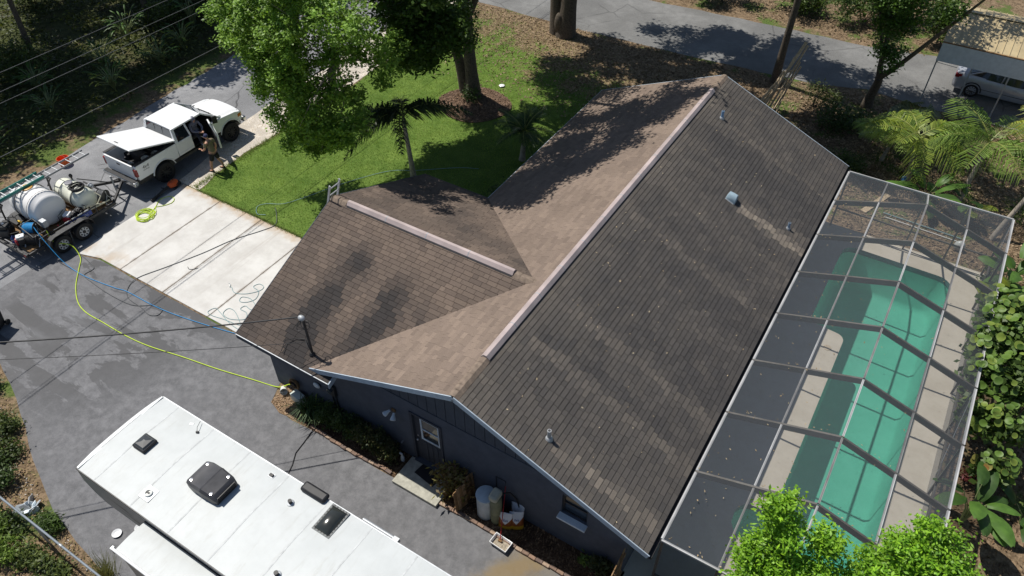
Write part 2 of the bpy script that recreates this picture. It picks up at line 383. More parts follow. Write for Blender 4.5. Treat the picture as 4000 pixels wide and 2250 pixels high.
# ------------------------------------------------------------------ pool and deck
def arc(cx, cy, r, a0, a1, n=7): return [(cx+r*math.cos(R(a0+(a1-a0)*i/n)), cy+r*math.sin(R(a0+(a1-a0)*i/n))) for i in range(n+1)]
POOL = (arc(9.55, 3.5, .5, -90, 0) + arc(9.55, 16.15, .5, 0, 90) + arc(6.7, 16.15, .5, 90, 180) + arc(6.55, 12.25, .35, 180, 250, 4)
        + [(6.9, 11.86), (7.15, 11.84)] + arc(7.12, 11.54, .3, 90, 0, 5) + [(7.42, 9), (7.42, 4.5)] + arc(7.05, 4.45, .37, 0, -60, 4) + arc(7.0, 3.62, .5, 120, 200, 5) + arc(7.05, 3.5, .55, 190, 270, 5))
def ring_faces(outer, inner, z, mb):
    """deck = rectangle with a pool shaped hole, filled with triangles"""
    import bmesh
    from mathutils.geometry import tessellate_polygon
    tri = tessellate_polygon([[Vector((x, y, 0)) for x, y in outer], [Vector((x, y, 0)) for x, y in inner]])
    pts = outer+inner; mb.add([(x, y, z) for x, y in pts], [t for t in tri]); return mb
def deck_mat():
    t = NT('pool_deck'); c = t.mix(t.ramp(t.noise(1.1, detail=7, rough=.7), .3, .7), (.47, .425, .35), (.55, .505, .425))
    c = t.mix(t.math('MULTIPLY', t.ramp(t.noise(7, detail=6), .6, .78), .4), c, (.3, .24, .17))
    t.bump(t.noise(90), .3, .008); return t.base(c, .8, 0, .3)
M['deck'] = deck_mat()
deck = MB(); ring_faces([(4.6, .3), (10.98, .3), (10.98, 17.64), (4.6, 17.64)], POOL, .03, deck)
n0 = len(deck.v)
deck.box(10.98, 11.0, .3, 17.64, -.1, .03); deck.box(4.6, 10.98, 17.64, 17.66, -.1, .03); deck.box(4.6, 10.98, .28, .3, -.1, .03)
dko = tag(deck.build('pool_deck', M['deck']), kind='structure')
# coping lip inside the hole
DEPTH = 1.75
pool = thing('swimming_pool', 'long green swimming pool under the screen cage', 'pool', (8.2, 10, 0)); pl = Vector((8.2, 10, 0))
def P2(poly, z): return [(x-8.2, y-10, z) for x, y in poly]
def plaster():
    t = NT('pool_plaster'); c = t.mix(t.ramp(t.noise(1.2, detail=6, rough=.7), .3, .7), (.31, .57, .5), (.38, .63, .56))
    c = t.mix(t.math('MULTIPLY', t.ramp(t.noise(9, detail=6), .62, .75), .35), c, (.2, .45, .38)); return t.base(c, .7, 0, .2)
M['plaster'] = plaster(); M['coping'] = simple('pool_tile', (.07, .16, .16), .3, var=.25, scale=12)
n = len(POOL)
tile = MB(); tile.add(P2(POOL, .028)+P2(POOL, -.2), [(i, (i+1) % n, n+(i+1) % n, n+i) for i in range(n)]); tile.build('tile_band', M['coping'], pool)
cx_, cy_ = 8.5, 9.9
shell = MB()
mid = [(cx_+(x-cx_)*.94, cy_+(y-cy_)*.985) for x, y in POOL]
shell.add(P2(POOL, -.2)+P2(mid, -DEPTH+.15)+P2([(cx_+(x-cx_)*.86, cy_+(y-cy_)*.965) for x, y in POOL], -DEPTH), [(i, (i+1) % n, n+(i+1) % n, n+i) for i in range(n)]+[(n+i, n+(i+1) % n, 2*n+(i+1) % n, 2*n+i) for i in range(n)])
from mathutils.geometry import tessellate_polygon
_fl = [Vector(p) for p in shell.v[2*n:3*n]]
shell.f += [tuple(2*n+i for i in t_) for t_ in tessellate_polygon([_fl])]
shell.build('basin', M['plaster'], pool, smooth=60)
def water_mat():
    t = NT('pool_water'); nz = t.noise(2.6, detail=4); b = t.n('Bump', Strength=.25, Distance=.04, Height=nz.outputs[0])
    tr = t.n('BsdfTransparent', Color=(.48, .79, .71, 1)); gl = t.n('BsdfGlossy', Color=(.9, .95, 1, 1), Roughness=.04, Normal=b)
    fr = t.n('Fresnel', IOR=1.33, Normal=b); mx = t.n('MixShader', Fac=fr); t.set(mx, 'i1', tr.outputs[0]); t.set(mx, 'i2', gl.outputs[0])
    t.t.links.new(mx.outputs[0], t.out.inputs[0]); return t.m
M['water'] = water_mat()
wt = MB(); wt.add(P2(POOL, -.13), [tuple(t_) for t_ in tessellate_polygon([[Vector(p) for p in P2(POOL, 0)]])]); wto = wt.build('water', M['water'], pool)
if wto.data.polygons[0].normal.z < 0: wto.data.flip_normals()
# return fitting lid on the deck
lid = MB().lathe([(.001, .0), (.13, 0), (.13, .012), (.11, .018), (.001, .018)], 24); tag(lid.build('skimmer_lid', simple('lid_tan', (.5, .42, .31), .6), loc=(7.05, 11.0, .03), smooth=40), 'round tan skimmer lid set in the deck beside the pool', 'lid')
# ------------------------------------------------------------------ house
def siding_mat(name, c):
    t = NT(name); col = t.mix(t.ramp(t.noise(3, detail=7, rough=.7), .3, .7), dk(c, .88), dk(c, 1.12)); t.bump(t.noise(55, detail=5), .35, .01); return t.base(col, .75, 0, .3)
M['wall'] = siding_mat('slate_stucco', (.085, .098, .125)); M['siding'] = siding_mat('slate_siding', (.07, .08, .1)); M['fascia'] = siding_mat('pale_blue_fascia', (.42, .49, .56))
M['door'] = siding_mat('door_paint', (.055, .06, .075)); M['sill'] = siding_mat('white_sill', (.62, .68, .72))
M['under'] = simple('roof_deck', (.06, .055, .05), .95)
M['vent_pink'] = simple('ridge_vent_metal', (.44, .365, .35), .4, var=.2, scale=1.3, spec=.5)
house = thing('house', 'single-storey slate-grey house under a brown shingle roof', 'house', (0, 0, 0))
SL = .4226; ZR = 4.774; LY = 17.85; YN = -.08; XE = 5.26; XW = -5.0; ZW = 4.58; WY = 4.47; WX = -7.74; WN = -.2; WF = 9.03
zme = lambda x: ZR-SL*abs(x); zwi = lambda y: ZW-SL*abs(y-WY)
slopes = {   # convex pieces in plan (x, y), with a function for height and the downhill direction
 'east': ([(0, YN), (XE, YN), (XE, LY), (0, LY)], lambda x, y: zme(x), (1, 0)),
 'west_a': ([(0, YN), (0, WY), (-.46, WY), (XW, YN)], lambda x, y: zme(x), (-1, 0)),
 'west_b': ([(0, WY), (0, LY), (XW, LY), (XW, 9.01), (-.46, WY)], lambda x, y: zme(x), (-1, 0)),
 'wing_near': ([(WX, WY), (WX, WN), (-5.13, WN), (-.46, WY)], lambda x, y: zwi(y), (0, -1)),
 'wing_near_tip': ([(-5.13, WN), (-4.2, WN), (-4.2, .3), (-4.63, .3)], lambda x, y: zwi(y), (0, -1)),
 'wing_far': ([(WX, WY), (-.46, WY), (-5.02, WF), (WX, WF)], lambda x, y: zwi(y), (0, 1)),
}
def area2(p): return sum(p[i][0]*p[(i+1) % len(p)][1]-p[(i+1) % len(p)][0]*p[i][1] for i in range(len(p)))
def clip(sub, clipper):
    c = clipper if area2(clipper) > 0 else clipper[::-1]; out = sub
    for i in range(len(c)):
        a, b = c[i], c[(i+1) % len(c)]; inp = out; out = []
        if not inp: return []
        ins = lambda p: (b[0]-a[0])*(p[1]-a[1])-(b[1]-a[1])*(p[0]-a[0])
        for k in range(len(inp)):
            p, q_ = inp[k], inp[(k+1) % len(inp)]; dp, dq = ins(p), ins(q_)
            if dp >= -1e-9: out.append(p)
            if (dp >= 0) != (dq >= 0) and abs(dp-dq) > 1e-12:
                t_ = dp/(dp-dq); out.append((p[0]+(q_[0]-p[0])*t_, p[1]+(q_[1]-p[1])*t_))
    return out
roof = None; rb = MB()
for k, (poly, zf, dn) in slopes.items():
    nn = len(poly); rb.add([(x, y, zf(x, y)-.004) for x, y in poly]+[(x, y, zf(x, y)-.13) for x, y in poly], [tuple(range(nn)), tuple(reversed(range(nn, 2*nn)))]+[(i, (i+1) % nn, nn+(i+1) % nn, nn+i) for i in range(nn)])
roof = rb.build('roof', M['under'], house)
def fbm(x, y, o=4):
    return mnoise.fractal(Vector((x, y, 3.3)), .9, 2.0, o)
def stain(which, x, y):
    """algae staining of the shingles: 0 clean .. 1 black"""
    if which.startswith('wing_near'):
        u = x+.12*(y-WY); d = WY-y            # streaks run down the slope
        s1 = math.exp(-((u+6.05+.25*math.sin(y*1.7))/.62)**2)*min(1, max(0, (d-.6)/.8))
        s2 = math.exp(-((u+4.35+.2*math.sin(y*1.3+1))/.6)**2)*min(1, max(0, (d-.7)/.9))
        s3 = math.exp(-((u+3.1)/.25)**2)*min(1, max(0, (d-1.3)/.8))*.55
        s = max(s1, s2, s3)*(.85+.6*fbm(x*1.4, y*.8)) + .3*max(0, .25+fbm(x*1.2+9, y*.5))
        s += .4*max(0, min(1, (d-2.6)/1.6))*max(0, min(1, (-3.2-x)/1.2))+.25*max(0, min(1, (-6.6-x)/.8))
        return max(0, min(1, s))
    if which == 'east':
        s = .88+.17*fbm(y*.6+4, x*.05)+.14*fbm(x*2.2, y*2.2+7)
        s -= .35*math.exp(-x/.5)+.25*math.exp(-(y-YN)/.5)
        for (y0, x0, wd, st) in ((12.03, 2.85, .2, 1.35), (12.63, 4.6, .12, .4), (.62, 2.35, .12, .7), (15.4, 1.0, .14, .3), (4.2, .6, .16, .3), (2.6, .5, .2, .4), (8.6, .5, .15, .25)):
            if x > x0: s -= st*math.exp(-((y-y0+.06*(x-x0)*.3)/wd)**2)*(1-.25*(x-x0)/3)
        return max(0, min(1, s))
    if which.startswith('west'): return max(0, min(.5, .08+.3*fbm(x*.8, y*.8)+.25*max(0, 1-(y-YN)/1.2)))
    return max(0, min(.7, .28+.5*fbm(x*.7, y*.7+5)))
EXPO, TABW, TH = .143, .31, .017
pieces = []
cosr = 1/math.sqrt(1+SL*SL)
for key, (poly, zf, dn) in slopes.items():
    along_y = dn[0] != 0
    run_max = {'east': XE, 'west_a': -XW, 'west_b': -XW, 'wing_near': WY-WN, 'wing_near_tip': WY-WN, 'wing_far': WF-WY}[key]
    e = EXPO*cosr; nc = int(run_max/e)+1
    us = [p[1] if along_y else p[0] for p in poly]; u0, u1 = min(us), max(us)
    for c in range(nc):
        r1 = run_max-c*e; r0 = max(0, r1-e*1.12)      # r1 = lower (downhill) run
        off = (c*.137+.31*(c % 3)/3) % TABW; u = u0-off
        while u < u1:
            wd = TABW*rnd.choice((.55, .8, 1, 1, 1.25)); g_ = .0045 if key.startswith('wing') else .0022
            if along_y: rect = [(dn[0]*r1, u+g_), (dn[0]*r1, u+wd-g_), (dn[0]*r0, u+wd-g_), (dn[0]*r0, u+g_)]
            else: rect = [(u+g_, WY+dn[1]*r1), (u+wd-g_, WY+dn[1]*r1), (u+wd-g_, WY+dn[1]*r0), (u+g_, WY+dn[1]*r0)]
            u += wd
            cl = clip(rect, poly)
            if len(cl) < 3 or abs(area2(cl)) < .004: continue
            full = len(cl) == 4 and abs(abs(area2(cl))-abs(area2(rect))) < 1e-6
            cxm = sum(p[0] for p in cl)/len(cl); cym = sum(p[1] for p in cl)/len(cl)
            s = stain(key, cxm, cym); j = rnd.random()
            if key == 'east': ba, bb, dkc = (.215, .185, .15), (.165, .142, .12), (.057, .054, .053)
            elif key.startswith('west'): ba, bb, dkc = (.235, .182, .145), (.19, .147, .12), (.11, .085, .07)
            else: ba, bb, dkc = (.172, .132, .105), (.13, .1, .082), (.042, .038, .037)
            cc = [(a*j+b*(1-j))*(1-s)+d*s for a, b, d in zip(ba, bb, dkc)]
            k_ = 1+.16*(rnd.random()-.5); cc = [x*k_ for x in cc]
            th = TH*(.92+.16*rnd.random())
            def top(p):
                rr = (p[0]*dn[0] if along_y else (p[1]-WY)*dn[1]); t_ = (rr-r0)/(r1-r0); return zf(*p)+.001+th*t_
            pieces.append((key, [(p[0], p[1], top(p)) for p in cl], [(p[0], p[1], zf(*p)-.003) for p in cl], cc, full))
def view_size(pc):
    c = Vector(pc[1][0]); d = CAMP-c; nrm = {'e': Vector((SL, 0, 1)), 'w': Vector((-SL, 0, 1))}.get(pc[0][0], Vector((0, 0, 1)))
    if pc[0].startswith('wing_near'): nrm = Vector((0, -SL, 1))
    if pc[0] == 'wing_far': nrm = Vector((0, SL, 1))
    a = (Vector(pc[1][1])-Vector(pc[1][0])).length
    return a*nrm.normalized().dot(d.normalized())/d.length_squared
order = sorted((i for i in range(len(pieces)) if pieces[i][4]), key=lambda i: -view_size(pieces[i]))[:290]
single = set(order)
def piece_mesh(lst, name, shared=None):
    v, f, col = [], [], []
    for tp, bt, cc in lst:
        b = len(v); n_ = len(tp); v += tp+bt
        f.append(tuple(range(b, b+n_))); f += [(b+i, b+n_+i, b+n_+(i+1) % n_, b+(i+1) % n_) for i in range(n_)]
        col += [cc]*(2*n_)
    me = bpy.data.meshes.new(name); me.from_pydata(v, [], f); me.update()
    import bmesh
    bm = bmesh.new(); bm.from_mesh(me); bmesh.ops.recalc_face_normals(bm, faces=bm.faces)
    bm.to_mesh(me); bm.free()
    at = me.attributes.new('Col', 'FLOAT_COLOR', 'POINT'); at.data.foreach_set('color', np.concatenate([np.array(col, np.float32), np.ones((len(col), 1), np.float32)], 1).reshape(-1))
    me.materials.append(M['shingle']); return me
if True:
    lst = [(p[1], p[2], p[3]) for i, p in enumerate(pieces) if i not in single]
    o = bpy.data.objects.new('shingle_field', piece_mesh(lst, 'shingle_field')); COL.objects.link(o); o.parent = roof; o['kind'] = 'stuff'
cache = {}
for i in order:
    key, tp, bt, cc, _ = pieces[i]; o0 = Vector(tp[0])
    sig = (key, round((Vector(tp[1])-o0).length, 3), round((Vector(tp[2])-Vector(tp[1])).length, 2))
    if sig not in cache:
        cache[sig] = piece_mesh([([tuple(Vector(p)-o0) for p in tp], [tuple(Vector(p)-o0) for p in bt], (1, 1, 1))], 'shingle')
    o = bpy.data.objects.new('shingle', cache[sig]); COL.objects.link(o); o.parent = roof; o.location = o0; o.color = (*cc, 1)
# ridge caps where no vent sits, and the two metal ridge vents
def capshape(p, q, wd, hgt, m, name, par, lift=.0):
    p, q = Vector(p), Vector(q); d = (q-p).normalized(); sd = Vector((d.y, -d.x, 0)); mb = MB()
    pr_ = [(-wd/2, -wd/2*SL+hgt*.45), (-wd/2*.35, hgt), (wd/2*.35, hgt), (wd/2, -wd/2*SL+hgt*.45), (wd/2, -wd/2*SL+hgt*.1), (0, hgt*.2), (-wd/2, -wd/2*SL+hgt*.1)]
    mb.loft([[e_+sd*a+Vector((0, 0, b+lift)) for a, b in pr_] for e_ in (p, q)]); return mb.build(name, m, par, smooth=25)
capm = simple('cap_shingle', (.2, .155, .12), .95, var=.25, scale=9)
for y0 in np.arange(YN, 1.25, .2): capshape((0, y0, ZR), (0, y0+.215, ZR), .3, .028, capm, 'ridge_cap', roof, .008*((int(y0*5)) % 2))
for y0 in np.arange(16.52, LY-.1, .22): capshape((0, y0, ZR), (0, y0+.23, ZR), .3, .028, capm, 'ridge_cap', roof, .008*((int(y0*5)) % 2))
for x0 in np.arange(WX, -7.15, .2): capshape((x0, WY, ZW), (x0+.215, WY, ZW), .3, .028, capm, 'ridge_cap', roof, .008*((int(-x0*5)) % 2))
for x0 in np.arange(-1.1, -.5, .2): capshape((x0, WY, ZW), (x0+.215, WY, ZW), .3, .028, capm, 'ridge_cap', roof, .008*((int(-x0*5)) % 2))
v1 = capshape((-7.08, WY, ZW), (-1.1, WY, ZW), .25, .08, M['vent_pink'], 'ridge_vent', house, .02); v1['label'] = 'pinkish metal ridge vent on the short wing ridge'
v2 = capshape((0, 1.3, ZR), (0, 16.5, ZR), .25, .08, M['vent_pink'], 'ridge_vent', house, .02); v2['label'] = 'long pinkish metal ridge vent on the main ridge'
for a, b, par in (((-7.06, WY, ZW), (-1.12, WY, ZW), v1), ((0, 1.32, ZR), (0, 16.48, ZR), v2)):
    capshape(a, b, .31, .03, M['black'], 'vent_gap_shade', par, .004)  # black strip paints the shaded gap beneath the ridge vent
    A_, B_ = Vector(a), Vector(b); n_j = int((B_-A_).length/1.22)
    for q in range(1, n_j): p_ = A_.lerp(B_, q/n_j); d_ = (B_-A_).normalized()*.012; capshape(p_-d_, p_+d_, .258, .083, M['galv'], 'vent_joint', par, .0205)
# fascia and gutters
fb = MB()
def rake(p, q, name='fascia_board', m=None, w_=.025, h_=.17): MB().bar(p, q, w_, h_).build(name, m or M['fascia'], house, bevel=.004)
zo = -.075
rake((0, YN-.014, ZR+zo), (XE+.02, YN-.014, zme(XE)+zo)); rake((0, YN-.014, ZR+zo), (-4.95, YN-.014, zme(-4.95)+zo))
rake((0, LY+.014, ZR+zo), (XE, LY+.014, zme(XE)+zo)); rake((0, LY+.014, ZR+zo), (XW, LY+.014, zme(XW)+zo))
rake((WX-.014, WY, ZW+zo), (WX-.014, WN, zwi(WN)+zo), m=M['siding']); rake((WX-.014, WY, ZW+zo), (WX-.014, WF, zwi(WF)+zo), m=M['siding'])
rake((WX, WN-.015, zwi(WN)-.08), (-4.2, WN-.015, zwi(WN)-.08), m=M['siding'])
rake((WX, WN-.02, zwi(WN)+.004), (-4.2, WN-.02, zwi(WN)+.004), 'drip_edge', M['galv'], .03, .015)
rake((XW-.014, 9.0, zme(XW)-.08), (XW-.014, LY, zme(XW)-.08)); rake((WX, WF+.014, zwi(WF)-.08), (-5.0, WF+.014, zwi(WF)-.08), m=M['siding'])
# pale return board that closes the wing eave under the main rake
MB().add([(-4.19, WN-.03, zwi(WN)-.17), (-4.19, WN-.03, zwi(WN)+.02), (-4.19, .38, zwi(.38)+.02), (-4.19, .38, zwi(.38)-.19), (-4.16, WN-.03, zwi(WN)-.17), (-4.16, WN-.03, zwi(WN)+.02), (-4.16, .38, zwi(.38)+.02), (-4.16, .38, zwi(.38)-.19)],
         [(0,1,2,3), (4,7,6,5), (0,4,5,1), (1,5,6,2), (2,6,7,3), (3,7,4,0)]).build('eave_return', M['fascia'], house)
gut = MB(); gy0, gy1 = YN, LY
gut.box(XE+.005, XE+.02, gy0, gy1, 2.40, 2.53); gut.box(XE+.02, XE+.1, gy0, gy1, 2.40, 2.415); gut.box(XE+.088, XE+.1, gy0, gy1, 2.415, 2.50)
gut.build('gutter', M['black'], house)
# soffits and walls
WTOP = 2.76
def sof(x0, x1, y0, y1, zf):
    MB().box(x0, x1, y0, y1, zf-.02, zf).build('soffit', M['fascia'], house)
wb = MB(); T = .16
def wbox(x0, x1, z0, z1): wb.box(x0, x1, .4, .4+T, z0, z1)
wbox(-7.4, -1.87, 0, 2.42); wbox(-4.2, -1.87, 2.42, WTOP); wbox(-1.87, -.93, 2.27, WTOP); wbox(-1.87, -.93, 0, .16); wbox(-.93, 2.80, 0, WTOP); wbox(2.80, 3.52, 0, 1.44); wbox(2.80, 3.52, 2.28, WTOP); wbox(3.52, 4.64, 0, 2.66)
wb.build('wall', M['wall'], house)
MB().box(4.48, 4.64, .56, 17.3, 0, 2.6).build('wall', M['wall'], house)
MB().box(-4.5, 4.48, 17.14, 17.3, 0, 2.6).build('wall', M['wall'], house)
MB().box(-4.66, -4.5, 8.5, 17.3, 0, 2.6).build('wall', M['wall'], house)
MB().box(-7.4, -4.66, 8.34, 8.5, 0, 2.5).build('wall', M['wall'], house)
wv = MB(); wv.box(-7.4, -7.24, .56, 1.6, 0, 2.42); wv.box(-7.4, -7.24, 6.6, 8.34, 0, 2.42); wv.box(-7.4, -7.24, 1.6, 6.6, 2.2, 2.42); wv.build('wall', M['wall'], house)
# gables closed with boards (front: board siding, wing: stucco)
MB().add([(-7.4, .5, 2.42), (-7.4, 8.4, 2.42), (-7.4, WY, ZW-.2), (-7.3, .5, 2.42), (-7.3, 8.4, 2.42), (-7.3, WY, ZW-.2)], [(0,1,2), (3,5,4), (0,2,5,3), (2,1,4,5), (0,3,4,1)]).build('gable_wall', M['wall'], house)
MB().add([(-4.5, 17.3, 2.6), (4.64, 17.3, 2.6), (0, 17.3, ZR-.16), (-4.5, 17.2, 2.6), (4.64, 17.2, 2.6), (0, 17.2, ZR-.16)], [(0,1,2), (3,5,4), (0,2,5,3), (2,1,4,5), (0,3,4,1)]).build('gable_wall', M['siding'], house)
gd = MB().box(-7.42, -7.36, 1.65, 6.55, .02, 2.18).build('garage_door', M['sill'], house)
for k in range(4): MB().box(-7.445, -7.42, 1.68, 6.52, .05+k*.53, .05+k*.53+.5).build('panel', M['sill'], gd, bevel=.01)
# gable siding boards
gs = MB().add([(-4.28, .40, 2.765), (4.3, .40, 2.765), (0, .40, ZR-.18), (-4.28, .5, 2.765), (4.3, .5, 2.765), (0, .5, ZR-.18)], [(0,1,2), (3,5,4), (0,2,5,3), (2,1,4,5), (0,3,4,1)]).build('gable_siding', M['black'], house)
x = -4.25
while x < 4.25:
    x1 = min(x+.3, 4.3); a, b = x+.009, x1-.009; pts = [(a, 2.79), (b, 2.79), (b, zme(b)-.17)]
    if a < 0 < b: pts.append((0, ZR-.17))
    pts.append((a, zme(a)-.17))
    if min(zme(a), zme(b))-.17 > 2.81: MB().add([(p, .375, q) for p, q in pts]+[(p, .40, q) for p, q in pts], [tuple(range(len(pts))), tuple(reversed(range(len(pts), 2*len(pts))))]+[(i, len(pts)+i, len(pts)+(i+1) % len(pts), (i+1) % len(pts)) for i in range(len(pts))]).build('board', M['siding'], gs)
    x = x1
MB().box(-4.25, 4.2, .36, .40, 2.755, 2.79).build('siding_trim', M['siding'], house)
# door
door = MB().box(-1.85, -.95, .45, .5, .17, 2.26).build('door', M['door'], house)
door['label'] = 'dark panelled side door with a white framed window'
fr = MB()
for a in ((-1.62, -.98, 2.16, 2.21), (-1.62, -.98, 1.25, 1.30), (-1.62, -.98, 1.70, 1.735)): fr.box(a[0], a[1], .415, .45, a[2], a[3])
fr.box(-1.62, -1.565, .418, .45, 1.30, 2.16); fr.box(-1.035, -.98, .418, .45, 1.30, 2.16); fr.build('window_frame', M['sill'], door)
MB().box(-1.565, -1.035, .435, .448, 1.30, 2.16).build('pane', M['glass'], door)
for x0 in (-1.6, -1.42, -1.24, -1.08): MB().box(x0, x0+.13, .438, .45, .3, 1.1).build('door_panel', M['door'], door, bevel=.006)
MB().sphere((-1.76, .40, 1.12), .035).build('knob', M['steel'], door, smooth=60); MB().cyl((-1.76, .43, 1.28), (-1.76, .46, 1.28), .028).build('deadbolt', M['steel'], door)
jb = MB(); jb.box(-1.93, -1.85, .37, .45, .12, 2.33); jb.box(-.95, -.87, .37, .45, .12, 2.33); jb.box(-1.85, -.95, .37, .45, 2.26, 2.33); jb.build('door_frame', M['door'], house)
MB().box(-1.9, -.9, .3, .46, .12, .17).build('threshold', M['siding'], house)
# window on the right of the gable wall
wn = MB().box(2.80, 3.52, .50, .52, 1.44, 2.28).build('window', M['glass_blue'], house)
wf = MB(); wf.box(2.80, 3.52, .47, .5, 2.23, 2.28); wf.box(2.80, 3.52, .47, .5, 1.44, 1.49); wf.box(2.80, 2.85, .47, .5, 1.49, 2.23); wf.box(3.47, 3.52, .47, .5, 1.49, 2.23); wf.box(2.85, 3.47, .465, .5, 1.84, 1.88); wf.build('frame', M['dark_metal'], wn)
MB().box(2.76, 3.56, .22, .45, 1.36, 1.43).build('sill', M['sill'], wn, bevel=.01)
# twin floodlight
fl = MB().box(-2.55, -2.43, .36, .4, 1.92, 2.04).build('floodlight', M['wood_dark'], house)
for dx, dz in ((-.2, -.02), (.12, -.1)):
    Mx = Matrix.Translation((-2.49+dx*.4, .33, 1.98+dz*.4)) @ Vector((dx, -.3, dz-.15)).to_track_quat('Z', 'Y').to_matrix().to_4x4()
    MB().lathe([(.001, 0), (.035, 0), (.04, .06), (.075, .15), (.08, .2), (.06, .215), (.001, .22)], 14, Mx).build('lamp_head', M['sill'], fl, smooth=50)
# roof penetrations
def pipe(x, y, h, r, name='vent_pipe', m=None):
    z = zme(x); a = MB().cyl((x, y, z-.05), (x, y, z+h), r, n=14).build(name, m or M['galv'], house, smooth=50)
    MB().cyl((x, y, z+h-.012), (x, y, z+h+.002), r*.72, n=14).build('pipe_mouth', M['black'], a)
    MB().lathe([(r*2.1, -.05), (r*1.9, .03), (r*1.25, .07), (r*1.2, .07)], 14, Matrix.Translation((x, y, z))).build('flashing', M['galv'], a, smooth=50)
pipe(2.2, .66, .33, .05); pipe(.84, 15.45, .3, .05, m=simple('blue_pipe', (.2, .33, .5), .5)); pipe(4.5, 12.63, .26, .042, m=simple('blue_grey_pipe', (.22, .3, .4), .5))
hx, hy = 2.62, 12.08; hz = zme(hx)
hood = MB(); rings = []
for xx, kk in ((-.2, .3), (-.14, .85), (.0, 1.0), (.13, 1.0)):
    rings.append([(hx+xx, hy+.17*math.cos(a), zme(hx+xx)-.03+(.29*kk)*math.sin(a)**.8+.12*max(0, xx)) for a in np.linspace(0, math.pi, 11)])
hood.loft(rings); hd = hood.build('exhaust_hood', simple('blue_grey_hood', (.26, .35, .41), .6), house, smooth=40)
MB().box(hx-.22, hx+.1, hy-.2, hy+.2, -.01, .004, Matrix.Translation((0, 0, hz)) @ Matrix.Translation((hx, 0, .02)) @ Matrix.Rotation(math.atan(SL), 4, 'Y') @ Matrix.Translation((-hx, 0, 0))).build('flashing', M['galv'], hd)
# electric service mast with weather head
ms = MB().cyl((-5.15, .27, 2.55), (-5.15, .27, 4.2), .038, n=10).build('service_mast', M['dark_metal'], house)
MB().sphere((-5.2, .27, 4.24), (.11, .085, .085)).build('weather_head', M['galv'], ms, smooth=60)
lp = MB()
for k in range(4):
    a0 = k*1.5; lp.tube([(-5.22+.2*math.cos(a0+t*3.6)*math.sin(t*3.1416), .27+.2*math.sin(a0+t*3.6)*math.sin(t*3.14), 4.18-.26*math.sin(t*3.14)) for t in np.linspace(0, 1, 12)], .009, 5)
lp.build('drip_loop', M['black'], ms)
MB().lathe([(.1, -.08), (.09, 0), (.05, .06), (.045, .06)], 12, Matrix.Translation((-5.15, .27, zwi(.27)+.02))).build('flashing', M['black'], ms)
cb = MB(); cb.tube([(-5.28, .27, 3.0), (-5.6, .5, 2.95), (-5.9, .4, 2.92), (-6.1, .2, 2.9), (-6.0, -.1, 2.78)], .012, 5); cb.build('drop_cable', M['black'], ms)
# meter, conduits and hose hanger on the front wall
mt = MB().box(-4.98, -4.7, .30, .4, 1.1, 1.55).build('meter_box', M['dark_metal'], house, bevel=.01)
MB().cyl((-4.84, .3, 1.4), (-4.84, .22, 1.4), .09).build('meter_glass', M['glass_blue'], mt)
for dx in (-4.9, -4.76): MB().cyl((dx, .37, .03), (dx, .37, 1.1), .022).build('conduit', M['dark_metal'], mt)
MB().cyl((-4.84, .36, 1.55), (-4.84, .36, 2.5), .03).build('conduit', M['dark_metal'], mt)
MB().sphere((-5.47, .34, 1.13), (.13, .05, .11)).build('wall_vent', M['sill'], house, smooth=60)
hh = MB()
for k in range(7): hh.torus((-6.45, .32-.012*k, .62), .17+.012*(k % 3), .014, 20, 6, Matrix.Rotation(R(90), 4, 'X').to_3x3())
hg = hh.build('hose_hanger', M['wood_dark'], house, smooth=60); MB().box(-6.52, -6.38, .22, .4, .58, .66).build('bracket', M['black'], hg)
MB().cyl((-6.6, .4, .42), (-6.6, .3, .42), .02).build('spigot', M['steel'], house); MB().cyl((-2.33, .4, .63), (-2.33, .3, .63), .02).build('spigot', M['steel'], house)
# ------------------------------------------------------------------ pool cage
def screen_mat():
    t = NT('insect_screen'); df = t.n('BsdfDiffuse', Color=(.115, .125, .14, 1)); tr = t.n('BsdfTransparent', Color=(1, 1, 1, 1))
    mx = t.n('MixShader', Fac=.30); t.set(mx, 'i1', tr.outputs[0]); t.set(mx, 'i2', df.outputs[0]); t.t.links.new(mx.outputs[0], t.out.inputs[0]); return t.m
M['screen'] = screen_mat()
M['cage'] = simple('bronze_aluminium', (.1, .095, .088), .45, metal=.1, var=.25, scale=2.5); M['cage_white'] = simple('chalky_aluminium', (.42, .42, .42), .5, var=.2, scale=1.5)
cage = thing('pool_cage', 'screened pool enclosure with metal beams beside the house', 'pool cage', (8.1, 9, 0)); co = Vector((8.1, 9, 0))
CAGEP = simple('dull_aluminium', (.2, .195, .19), .5, var=.25, scale=2)
cxs = [5.38, 6.744, 8.122, 9.511, 10.86]; cz = [2.57, 3.04, 3.5, 3.06, 2.62]
cys = [17.54, 15.466, 13.266, 11.113, 8.959, 6.798, 4.671, 2.544, .418]
def cp(k, i, dz=0):
    z = cz[k] if 0 < i < 8 else cz[0]+(cz[4]-cz[0])*(cxs[k]-cxs[0])/(cxs[4]-cxs[0]); return Vector((cxs[k], cys[i], z+dz))-co
for i in range(9):
    dp = .05 if i in (0, 8) else .19; mm = M['cage_white'] if i in (0, 8) else M['cage']
    for k in range(4): MB().bar(cp(k, i, -dp/2), cp(k+1, i, -dp/2), .055, dp).build('roof_beam', mm, cage)
for k in range(5):
    for i in range(8):
        d = (cp(k, i+1)-cp(k, i)).normalized()*.03; wd = .07 if k in (0, 4) else .05
        MB().bar(cp(k, i, -.024)+d, cp(k, i+1, -.024)-d, wd, .05).build('purlin', M['cage_white'] if k in (0, 4) or (i*7+k*3) % 5 < 2 else CAGEP, cage)
